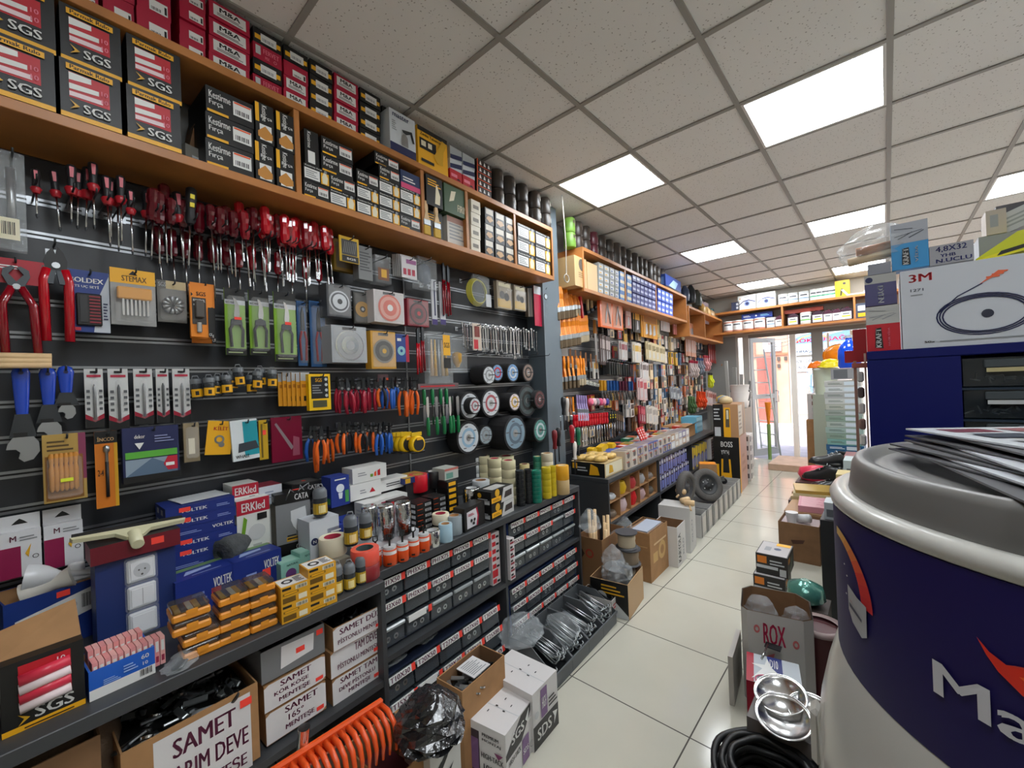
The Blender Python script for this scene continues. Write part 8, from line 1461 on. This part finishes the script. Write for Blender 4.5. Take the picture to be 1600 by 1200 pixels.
_, zt2 = yq(1375, 428, YC+.03)
yb('small_grey_box', 'small grey box on the purple one', 'box', 1356, 430, 1392, 408, YC+.05, .08, K('8a8c94'), z=zt2+.003)
_, z3 = yq(1393, 425, YC+.06); XT = YC+.05
o3 = yb('blue_nail_box', 'blue and grey nail box with sideways lettering, highest on the cabinet', 'box', 1394, 424, 1449, 341, YC+.06, .09, K('2f8ec8'), F=[('r', 0, .56, 1, 1, K('a4a8b0'))]+[('p', [(x, .58+.38*y) for x, y in d[1]], DSTEEL) for d in NAIL]+[('p', [(.28, .1), (.52, .08), (.48, .46), (.3, .44)], BLACK), ('v', 'KRAFT', .31, .1, .46, .44, WHITE, 1), ('v', 'VİDA', .62, .12, .72, .46, LGREY, 1)])
yb('handwritten_box', 'small grey box with blue handwriting 4,8X32 on the white box', 'box', 1453, 416, 1521, 374, YC+.06, .10, K('9c9ca0'), F=[('t', '4,8X32', .15, .6, .85, .92, K('23286a')), ('t', 'YHB', .25, .36, .6, .52, K('23286a')), ('t', 'N.UCLU', .15, .08, .95, .28, K('23286a'))])
bg_ = MB().lathe([(.02, -.05), (.09, -.03), (.10, .03), (.05, .10), (.0, .12)], mat('thin_crumpled_bag', 'e4e8e6', .2, alpha=.25, spec=.9), 14, sx=1.3)
x, z = yq(1372, 392, YC+.12); build('bag_of_handles', 'bag', [(None, bg_), ('wooden_part', MB().tube([(-.10, 0, -.025), (.05, 0, -.01)], .018, DOWEL, 10)), ('wooden_part', MB().tube([(-.07, -.02, .01), (.06, 0, .02)], .018, K('a8683c'), 10))], GM(x, YC+.14, z), 'clear plastic bag of brown wooden parts beside the blue nail box', 'bag')
SC_ = MB().prism([(-.0, -.04), (.26, .04), (.26, .075), (.10, .045), (-.0, -.03)], -.03, .03, K('c9cc20', .35)); SC_.prism([(.0, -.045), (.26, .0), (.26, .04), (.0, -.035)], -.035, .025, K('e2d818', .35)); SC_.prism([(.05, -.03), (.16, -.005), (.17, .01), (.06, -.015)], -.037, -.034, BLACK)
x, z = yq(1522, 395, YC+.1); top('yellow_blade_pack', SC_, GM(x, YC+.1, z), 'bright yellow pack lying slanted on the white box', 'pack')
x, z = yq(1537, 372, YC+.22); top('white_tilted_box', MB().box(0, 0, 0, .30, .12, .07, K('b4b6ba')).face('F', 0, 0, 0, .3, .12, .07, [('l', .1, .2, .9, .8, 3, GREY)]), GM(x+.03, YC+.2, z-.01, 0, 0, -.38), 'pale box tilted up behind the yellow pack', 'box')
top('tan_open_box', MB().box(0, 0, 0, .05, .1, .09, K('b0a498')).face('F', 0, 0, 0, .05, .1, .09, [('r', .2, .3, .6, .8, GREY)]), GM(x, YC+.16, z-.005), 'small tan box standing at the foot of the tilted box', 'box')
top('dark_case', MB().box(0, 0, 0, .3, .1, .1, K('3a3638')), GM(x+.05, YC+.34, z+.04), 'dark box behind the tilted pale one', 'box')
top('pile_support_box', MB().box(0, 0, 0, .42, .12, .12, K('8a8c90')), GM(x-.02, YC+.31-.145, CT_Z+.29), 'grey box lying flat under the tilted boxes', 'box')
# beige fan-deck stand with dark strap on a stand behind the can
x, z = yq(1495, 690, 1.75)
top('beige_chart_case', MB().box(0, 0, 0, .5, .22, .06, K('a8a490'), .004), GM(x-.0, 1.80, z-.07), 'beige colour chart case behind the leaflets', 'case')
top('colour_fan_deck', MB().box(0, 0, 0, .3, .03, .045, K('20223a'), .004).face('F', 0, 0, 0, .3, .03, .045, [('c', .1, .5, .03, CREAM), ('t', 'Marshall', .24, .25, .8, .75, LGREY), ('p', [(.4, .75), (.6, 1.0), (.55, .78)], ORAN)]), GM(x+.13, 1.83, z-.005), 'dark fan deck with white lettering and a rivet on the beige case', 'fan deck')
top('chart_case_stand', MB().box(0, 0, 0, .5, .2, z-.072, K('3a3a40')), GM(x, 1.83, .001), 'dark stand carrying the beige chart case', 'stand')
# wire rack column with white fittings beside the cabinet
root = top('wire_rack', None, GM(-.06, 2.30, 0), 'narrow rack of small white fittings along the left edge of the blue cabinet', 'rack')
part('post', MB().box(-.045, 0, 0, -.035, .01, 1.53, K('a07868')).box(-.01, .0, 0, -.003, .01, 1.56, K('c8a898')), root); part('top_bar', MB().box(-.05, -.01, 1.50, .0, .25, 1.52, K('a85848')), root)
rnd = random.Random(2)
for i in range(18): part('fitting', MB().box(-.034, -.012+.0*i, .30+.067*i, -.012, .02, .345+.067*i, K(('d8d0c8', '5a4a48', 'c8c4c0', 'e0dcd4', '8a6a60')[i % 5]), .006), root)
top('small_red_box', MB().box(-.045, 0, 0, .0, .1, .14, K('a01420')).box(-.075, 0, 0, -.045, .1, .05, K('a01420')), GM(-.06, 2.33, 1.525), 'small red stepped box on the wire rack', 'box')
# low counter with black end panel
root = top('low_counter', None, GM(0, 0, 0), 'low counter with a black end panel at the right of the aisle', 'counter'); ZC = .60
xa, ya = zq(1281, 812, ZC); xb = xa+.42
part('end_panel', MB().box(xa, ya, 0, xb, ya+.02, ZC, mat('matt_black_board', '17181a', .6)), root); part('counter_top', MB().box(xa, ya+.02, ZC-.03, xb, ya+2.2, ZC, K('2a2c30')), root); part('back_board', MB().box(xb-.02, ya+.02, 0, xb, ya+2.2, ZC-.031, K('2a2c30')), root); part('far_panel', MB().box(xa, ya+2.18, 0, xb-.021, ya+2.2, ZC-.031, K('2a2c30')), root)
NR = [('bulb_carton', 'grey and white boxed fitting on the near end of the low counter', .0, .0, .11, .14, .10, 'aeb4b6'), ('bulb_carton', 'white box behind the grey one on the low counter', .02, .18, .13, .13, .10, 'c8ccce'), ('pink_box', 'crimson and pink box on the low counter', .0, .48, .15, .16, .07, '9a4058'), ('clear_box', 'clear yellow-edged box on the low counter', .0, .80, .17, .2, .12, 'c8b47a'), ('white_bag_box', 'white wrapped box farther along the low counter', .02, 1.2, .2, .25, .16, 'b8c4c4'), ('maroon_box', 'maroon and grey boxed goods near the end of the low counter', -.0, 1.6, .22, .3, .13, '8a5a5c')]
for n_, lb_, dx, dy, w, d, h, c in NR: top(n_, MB().box(0, 0, 0, w, d, h, K(c)).face('F', 0, 0, 0, w, d, h, [('r', .1, .15, .5, .6, K('5a5e62')), ('r', .6, .5, .9, .85, WHITE)]).face('L', 0, 0, 0, w, d, h, [('l', .1, .2, .8, .7, 3, LGREY)]), GM(xa+.02+dx, ya+.03+dy, ZC+.001), lb_, 'box')
# cartons in front of the counter, along the aisle
def gx_(name, label, cat, u, v, w, d, h, base, z=0, lift=0, F=(), L=(), T=(), rz=0, P=None, ot=False):
    p = PW(u, v, z); m = MB()
    if ot:
        th = .004; m.box(0, 0, 0, w, d, th, base); m.box(0, 0, th, w, th, h, base); m.box(0, d-th, th, w, d, h, base); m.box(0, th, th, th, d-th, h, base); m.box(w-th, th, th, w, d-th, h, base)
    else: m.box(0, 0, 0, w, d, h, base)
    for k, de in (('F', F), ('L', L), ('T', T)):
        if de: m.face(k, 0, 0, 0, w, d, h, de)
    return build(name, cat, [(None, m)]+(P or []), GM(p.x, p.y, z+lift+.001, rz), label), p
gx_('kraft_carton', 'open kraft carton with paper cups in front of the black end panel', 'carton', 1218, 872, .27, .28, .30, KRAFT2, ot=True, F=[('p', [(.3, .55), (.65, .6), (.6, .5), (.35, .45)], K('4a2c20'))], P=[('cup', MB().lathe([(.03, .26), (.045, .36)], K('d0d0d0'), 14, c=(.08, .1, 0))), ('cup', MB().tube([(.12, .12, .31), (.2, .09, .33)], .035, K('c8c8c8'), 12)), ('paper_filling', MB().box(.01, .01, .2, .26, .27, .28, K('b0a0a0')))])
AY = [(4.24, .15, 0), (4.68, .14, 1), (5.12, .13, 2), (5.6, .13, 3)]
for i, (y, h, k) in enumerate(AY):
    for r in range(2 if i else 2):
        x = -.70-.035*i; aw = .36 if i < 3 else .24
        top('aisle_carton', MB().box(0, 0, 0, aw, .42, h, K('a88460') if (i+r) % 2 else K('3a2a28')).face('F', 0, 0, 0, aw, .42, h, [('p', [(.08, .3), (.16, .5), (.08, .7), (.12, .5)], WHITE), ('t', 'SGS', .2, .3, .4, .65, LGREY), ('r', .5, .2, .95, .8, K('c8a878'))]).face('L', 0, 0, 0, aw, .42, h, [('r', .0, .0, 1, 1, K('9a7a64'))]), GM(x, y, .001+(h+.002)*r), 'carton in the low row along the right of the aisle, %s, %s' % (pl(i, 4).replace('from the left', 'one along').replace('leftmost', 'nearest').replace('rightmost', 'farthest'), ('lower', 'upper')[r]), 'carton', 'cartons along the aisle')
top('pink_paper_box', MB().box(0, 0, 0, .2, .35, .05, K('c88a94')).face('T', 0, 0, 0, .2, .35, .05, [('l', .1, .05, .9, .95, 9, K('e0b8bc'))]), GM(-.60, 4.26, .305, .1), 'pink printed box lying on the nearest aisle cartons', 'box')
top('brown_fitting_box', MB().box(0, 0, 0, .1, .12, .13, K('9a7848')).face('F', 0, 0, 0, .1, .12, .13, [('r', .1, .1, .9, .5, K('6a3a20'))]), GM(-.38, 4.27, .305), 'small brown box beside the pink printed one', 'box')
for i in range(3): top('bagged_sheet_pack', MB().box(0, 0, 0, .3, .3, .03, K(('c8b080', 'd8cca0', 'b8984c')[i], .3)), GM(-.72+.02*i, 4.72, .286+.0315*i, .1*i), 'flat gold and cream pack on the second aisle cartons, %s' % tier(i, 3), 'pack', 'flat gold packs')
# work shoes
SHB = mat('black_shoe_leather', '17181a', .3, coat=.3); SOLE = mat('black_rubber_sole', '1f2022', .7)
def shoe():
    up_ = MB(); N_ = 9; P0 = [(-.145, .03, .045), (-.13, .04, .075), (-.10, .043, .10), (-.05, .042, .11), (0, .042, .085), (.05, .046, .06), (.10, .047, .045), (.135, .038, .035), (.155, .012, .02)]
    vs = []; fs = []
    for (x, hw, h) in P0:
        for k in range(10): a = PI*k/9; vs.append((x, hw*math.cos(a)*(1 if a < 9 else 1), .018+h*math.sin(a)))
    for i in range(len(P0)-1):
        for k in range(9): fs.append((i*10+k, i*10+k+1, (i+1)*10+k+1, (i+1)*10+k))
    fs += [tuple(range(9, -1, -1)), tuple((len(P0)-1)*10+k for k in range(10))]
    up_.add(vs, fs, SHB, True)
    so = MB(); out = [(-.15, -.03), (-.08, -.042), (0, -.040), (.08, -.048), (.14, -.035), (.165, 0), (.14, .035), (.08, .048), (0, .040), (-.08, .042), (-.15, .03)]
    n = len(out); so.add([(x, y, z) for z in (0, .024) for x, y in out], [tuple(range(n-1, -1, -1)), tuple(range(n, 2*n))]+[(i, (i+1) % n, (i+1) % n+n, i+n) for i in range(n)], SOLE)
    la = MB()
    for k in range(4): x = -.03+.028*k; z = .018+.112-.016*k-.004*k; la.tube([(x, -.022, z-.012), (x, 0, z), (x, .022, z-.012)], .003, LGREY, 5)
    op = MB().lathe([(.028, .115), (.034, .128), (.024, .13)], mat('shoe_lining', '2c2c2a', .9), 12, c=(-.085, 0, 0), sx=1.2)
    st_ = MB().box(.02, -.0475, .03, .06, -.043, .05, K('c8c020'), .002).box(-.10, -.044, .06, -.06, -.040, .08, K('c8c020'), .002)
    return fix([('upper', up_), ('sole', so), ('laces', la), ('collar', op), ('stripe', st_)])
SH = shoe()
sp_ = [(-.50, 5.22, .266, .25, 0, 'lowest shoe, nearest'), (-.45, 5.40, .266, .1, 0, 'lowest shoe, behind'), (-.50, 5.26, .40, -.1, .08, 'middle shoe, nearest'), (-.42, 5.44, .40, .3, -.1, 'middle shoe, behind'), (-.46, 5.33, .53, .5, -.15, 'topmost shoe')]
for i, (x, y, z, rz, rx, nm) in enumerate(sp_): build('work_shoe', 'shoe', SH, GM(x, y, z, PI+rz, 0, rx, 1.2), 'black work shoe with lime flashes heaped on the aisle cartons, %s' % nm, 'heaped black work shoes')
top('pink_wrapped_pack', MB().lathe([(.16, 0), (.19, .05), (.17, .13), (.05, .16)], mat('hot_pink_wrap', 'e03a58', .3, bump=.6, bscale=30), 12, sy=.7), GM(-.62, 5.82, .266), 'hot pink wrapped bundle behind the heaped shoes', 'bundle')
# far stack of goods by the entrance window
gx_('brown_drum_carton', 'tall smooth brown carton beside the doorway', 'carton', 1284, 712, .36, .36, .52, KRAFT, lift=0); PB2 = PW(1284, 712, 0)
cx_, cy_ = -.62, 6.9
top('brown_barrel_carton', MB().box(0, 0, 0, .55, .4, .85, KRAFT, .01), GM(cx_-.22, cy_, .001), 'tall kraft carton standing by the window, right of the doorway', 'carton')
for i in range(4): top('white_grey_box', carton(.5, .35, .085, K('cfcaca'), F=[('r', .1, .2, .5, .8, K('7a4a48') if i > 1 else LGREY), ('l', .55, .3, .9, .7, 2, GREY)]), GM(cx_+.05, cy_+.2, .853+.087*i), 'white and grey box stacked on the tall kraft carton, %s' % tier(i, 4), 'box', 'white boxes by the window')
xs, ys = -.36, 5.9
gx2 = ['2a5a80', '2f6a90', '2a5a80', '2a5a80', '305f88', '2a5a80', '7aa8a0', '8aa090', '9ab0a8', 'a8b4ac', '8aa090', '9aa49c', 'b0b4a8', 'c0c4c0', 'a8aaa8', 'c8cccc', 'b8b8b4']
for i, c in enumerate(gx2): top('flat_sander_box', carton(.30+.012*(i % 3), .28, .062, K(c), F=[('r', .55, .2, .9, .8, K('c8d4dc')), ('l', .1, .3, .5, .7, 2, K('dfe8ec' if i < 6 else '6a7a70'))], L=[('r', .1, .2, .6, .8, LGREY)]), GM(xs, ys, .30+.064*i, .03*((i*3) % 3-1)), 'flat %s box in the tall stack by the window, %s' % ('blue' if i < 6 else 'green-grey' if i < 12 else 'pale grey', tier(i, len(gx2))), 'box', 'flat boxes by the window')
top('stack_base_carton', MB().box(-.17, -.16, 0, .17, .16, .298, K('5a8aa8')).face('F', -.17, -.16, 0, .17, .16, .298, [('p', [(.1, .1), (.5, .9), (.9, .5), (.7, .1)], K('c8d8e4'))]), GM(xs, ys, .001), 'blue and white picture carton under the tall stack', 'carton')
build('white_bucket', 'bucket', fix([(None, MB().lathe([(.11, 0), (.13, .30), (.135, .31)], K('c4ccb8', .4), 20)), ('lid', MB().lathe([(.137, .31), (.137, .33), (.12, .335)], K('d8dcd0', .4), 20))]), GM(-.58, 6.6, 1.205+.0), 'pale green-white bucket on the stack beside the orange helmets', 'bucket')
top('bucket_support', MB().box(-.13, -.13, 0, .13, .13, 1.203, K('9aa090')), GM(-.58, 6.6, .001), 'grey-green carton column under the pale bucket', 'carton')
top('grey_open_box', MB().box(-.12, -.1, 0, .12, .1, .12, K('8a8a8c')).face('F', -.12, -.1, 0, .12, .1, .12, [('r', .1, .1, .6, .9, K('5a5c60'))]), GM(xs+.02, ys-.02, 1.40), 'small grey box on top of the tall stack', 'box')
wb = mat('translucent_blue_bottle', '0f4fd8', .12, coat=.6)
build('blue_water_bottle', 'bottle', fix([(None, MB().lathe([(.09, 0), (.105, .03), (.10, .09), (.106, .1), (.10, .2), (.07, .27), (.03, .3), (.03, .33)], wb, 22)), ('cap', MB().lathe([(.033, .33), (.033, .36)], LGREY, 14))]), GM(xs+.06, ys, 1.522), 'bright blue water bottle standing on the grey box', 'bottle')
def helmet(c): return fix([(None, MB().lathe([(.13, 0), (.135, .01), (.125, .02), (.115, .06), (.08, .11), (.0, .13)], K(c, .25), 20, sx=1.15)), ('brim', MB().lathe([(.13, 0), (.16, .003), (.13, .006)], K(c, .25), 20, sx=1.15, cap=False))])
HH = [(-.66, 6.62, 1.543, 'f07818', 'orange helmet left of the yellow one', 0), (-.52, 6.5, 1.56, 'f0dc1c', 'yellow helmet on the pale bucket', .2), (-.44, 6.75, 1.70, 'f08a18', 'large orange helmet hanging highest by the window', 1.2)]
for i, (x, y, z, c, nm, rx) in enumerate(HH): build('safety_helmet', 'helmet', helmet(c), GM(x, y, z, 0, rx, 0, .72+.25*(i == 2)), nm, None)
top('helmet_stand', MB().tube([(-.56, 6.85, 1.0), (-.56, 6.85, 2.0)], .012, K('b8a088'), 6).tube([(-.32, 6.85, 1.0), (-.32, 6.85, 2.0)], .012, K('b8a088'), 6).box(-.58, 6.84, .001, -.3, 6.86, 1.0, K('8a8a84')), GM(0, 0, 0), 'wooden posts of the stand holding the large orange helmet', 'stand')
top('white_cloth_bundle', MB().lathe([(.06, 0), (.1, .02), (.08, .06), (.02, .08)], mat('thin_crumpled_bag', 'e4e8e6'), 10), GM(-.7, 7.05, 1.203), 'white crumpled bundle on the white boxes by the window', 'bundle')
# near floor goods on the right
ROXF = [('t', 'ROX', .25, .68, .66, .9, K('b81c48')), ('o', .12, .82, .06, .03, K('c86a6a')), ('o', .85, .74, .06, .03, K('c86a6a')), ('p', [(.28, .55), (.45, .6), (.4, .5), (.3, .48)], K('c86a6a'))]
p = PW(1168, 1095, 0); RXM = K('bdb9b4')
rc_, rb_ = PW(1156, 950, .42), PW(1243, 968, .42); qx = (rb_-rc_).length/.255; rx_ = MB(); rx_.T = Matrix.Diagonal((qx, 1, .42/.33, 1)); O_ = [(-.135, -.12), (.12, -.12), (.165, -.09), (.17, .08), (.11, .14), (-.12, .14), (-.165, .09), (-.165, -.09)]
for sc_, z0_, z1_, m_ in ((1, 0, .33, RXM), (.96, .33, .12, KRAFT2)):
    n_ = len(O_); rx_.add([(x*sc_, y*sc_, z) for z in (z0_, z1_) for x, y in O_], [(i, (i+1) % n_, (i+1) % n_+n_, i+n_) for i in range(n_)], m_)
rx_.art((-.12, -.121, 0), (1, 0, 0), (0, 0, 1), .24, .33, ROXF)
rx_.T = None; rm_ = (rc_+rb_)/2
build('bulging_carton', 'carton', [(None, rx_), ('bag', MB().lathe([(.05, .29), (.07, .36), (.05, .42), (.01, .44)], BAG, 9, c=(-.06, 0, 0))), ('bag', MB().lathe([(.05, .29), (.06, .35), (.04, .41), (.01, .43)], BAG, 9, c=(.08, -.02, 0)))], GM(rm_.x+.01, rm_.y+.12, .001, math.atan2(rb_.y-rc_.y, rb_.x-rc_.x)), 'grey bulging carton with red lettering and clear bags inside, right of the aisle')
top('torn_carton_flap', MB().box(0, 0, 0, .02, .25, .22, K('b0aba4')), GM(-.575, 2.02, .001, .1), 'torn grey carton flap standing at the left of the bulging carton', 'carton')
STR = [('r', 0, 0, .14, 1, K('b01c34')), ('r', .4, .45, .68, 1, K('1f2f78')), ('t', 'D10', .45, .6, .6, .9, WHITE), ('p', [(.1, .1), (.3, .5), (.1, .6), (.35, .65), (.4, .9), (.48, .6), (.62, .4), (.5, .35), (.45, .05), (.32, .3)], WHITE), ('o', .35, .1, .2, .17, K('c84a6a'))]
fbox('striped_flat_carton', 'white carton with red and navy bands, steel bowls in front', 'carton', (1166, 1062), (1256, 1087), 0, .19, K('c0c6cc'), z=0, h=.30, top_plane=True, T=STR, F=[('r', 0, 0, .2, 1, K('a01830')), ('r', .2, 0, .45, 1, GREY), ('r', .45, .5, .8, 1, K('1f2f78'))], L=[('r', 0, 0, 1, 1, K('b8b8b4'))])
top('metal_clip', MB().box(-.03, -.02, 0, .03, .02, .004, DSTEEL).tube([(-.02, 0, .004), (-.02, -.12, .003)], .004, CHROME, 6), GM(*zq(1208, 1010, .305), .3015), 'small steel clip tool lying on the banded carton', 'tool')
BOWL = mat('polished_steel_bowl', 'e4e4e4', .2, 1, bump=.25, bscale=6)
for i, (u, v, rp, z) in enumerate(((1219, 1084, .082, .345), (1224, 1118, .082, .335), (1268, 1112, .07, .33))):
    q = PW(u, v, z); build('steel_bowl', 'bowl', [(None, MB().lathe([(.0, -.03), (rp*.6, -.028), (rp*.9, -.008), (rp, 0), (rp*.98, .002), (rp*.88, -.006), (rp*.58, -.024), (.0, -.026)], BOWL, 32, cap=False)), ('rim', MB().tube([(rp*math.cos(t), rp*math.sin(t), 0) for t in [2*PI*k/32 for k in range(32)]], .003, BOWL, 6, closed=True))], GM(q.x, q.y, z, .3*i, .25, -.12), 'shiny shallow steel bowl beside the giant can, %s' % ('farthest', 'nearest left', 'right, half hidden')[i], 'shiny steel bowls')
top('bowl_support_carton', MB().box(-.10, -.09, 0, .12, .07, .298, K('6a6460')), GM(*zq(1226, 1102, .33), .001), 'grey carton underneath the steel bowls', 'carton')
q = PW(1212, 1140, .27); q -= Vector((q.x, q.y, 0)).normalized()*.165; q -= Vector((.02, 0, 0)); cb = MB()
for k in range(26):
    a0 = random.random()*6; R_ = .135+.028*math.sin(k*1.7); zz = .02+.25*k/26
    cb.tube([(R_*math.cos(t)+.004*math.sin(3*t+k), R_*math.sin(t), zz+.004*math.sin(5*t+a0)) for t in [2*PI*i/32 for i in range(32)]], .011, mat('black_hose_rubber', '161617', .45), 6, closed=True)
top('black_hose_coil', cb, GM(q.x, q.y, .001), 'coil of black hose standing on the floor at the bottom edge', 'hose')
JB = [('r', .05, .55, .35, .9, K('d87a1c')), ('r', .02, .3, .7, .45, LGREY), ('l', .45, .5, .9, .8, 2, LGREY), ('r', .75, .05, .95, .4, LGREY)]
for i, (u, v, h) in enumerate(((1178, 927, .125), (1183, 925, .125))):
    fbox('grinder_box', 'black and orange grinder box in front of the kraft carton, %s of two' % ('lower', 'upper')[i], 'box', (u, v), (u+50, v+13), 0, .26, K('23201f'), z=0, lift=.137*i, h=.135, F=JB, T=[('r', .03, .03, .97, .97, K('b4b0b0')), ('r', .2, .3, .4, .6, GREY), ('c', .6, .5, .12, K('3a4a6a')), ('r', .5, .75, .95, .95, YEL)], R=[('r', .1, .6, .4, .85, K('d8901c')), ('p', [(.3, .1), (.6, .2), (.8, .8), (.6, .7)], K('6a7a60'))], group='grinder boxes')
DR = K('4a1018', .4); q = PW(1256, 905, .32)
build('maroon_drum', 'drum', [(None, MB().lathe([(.10, 0), (.105, .30), (.108, .31), (.09, .315), (.088, .305), (.06, .30), (0, .30)], DR, 28, cap=False)), ('rim', MB().lathe([(.108, .305), (.108, .318), (.075, .318)], K('8a7470'), 28, cap=False))], GM(-.27, 2.36, .001), 'dark maroon round drum with a pale rim beside the black panel', 'drum')
top('green_foil_bag', MB().lathe([(.05, 0), (.09, .03), (.08, .09), (.02, .12)], mat('green_foil_wrap', '4f8a7c', .18, .3, bump=.6, bscale=22, coat=.5), 12), GM(-.36, 2.68, .26), 'shiny green wrapped bag behind the maroon drum', 'bag'); top('green_bag_support', MB().box(-.08, -.08, 0, .1, .1, .258, K('3a302c')), GM(-.36, 2.68, .001), 'dark carton under the shiny green bag', 'carton')
fbox('yellow_part_box', 'yellow box squeezed between the maroon drum and the giant can', 'box', (1259, 1072), (1280, 1080), 1015, .10, YEL, z=0, F=[('c', .6, .3, .12, RED)], T=[('r', .1, .3, .9, .9, K('c8c0a0')), ('l', .2, .5, .9, .9, 3, BLACK)])
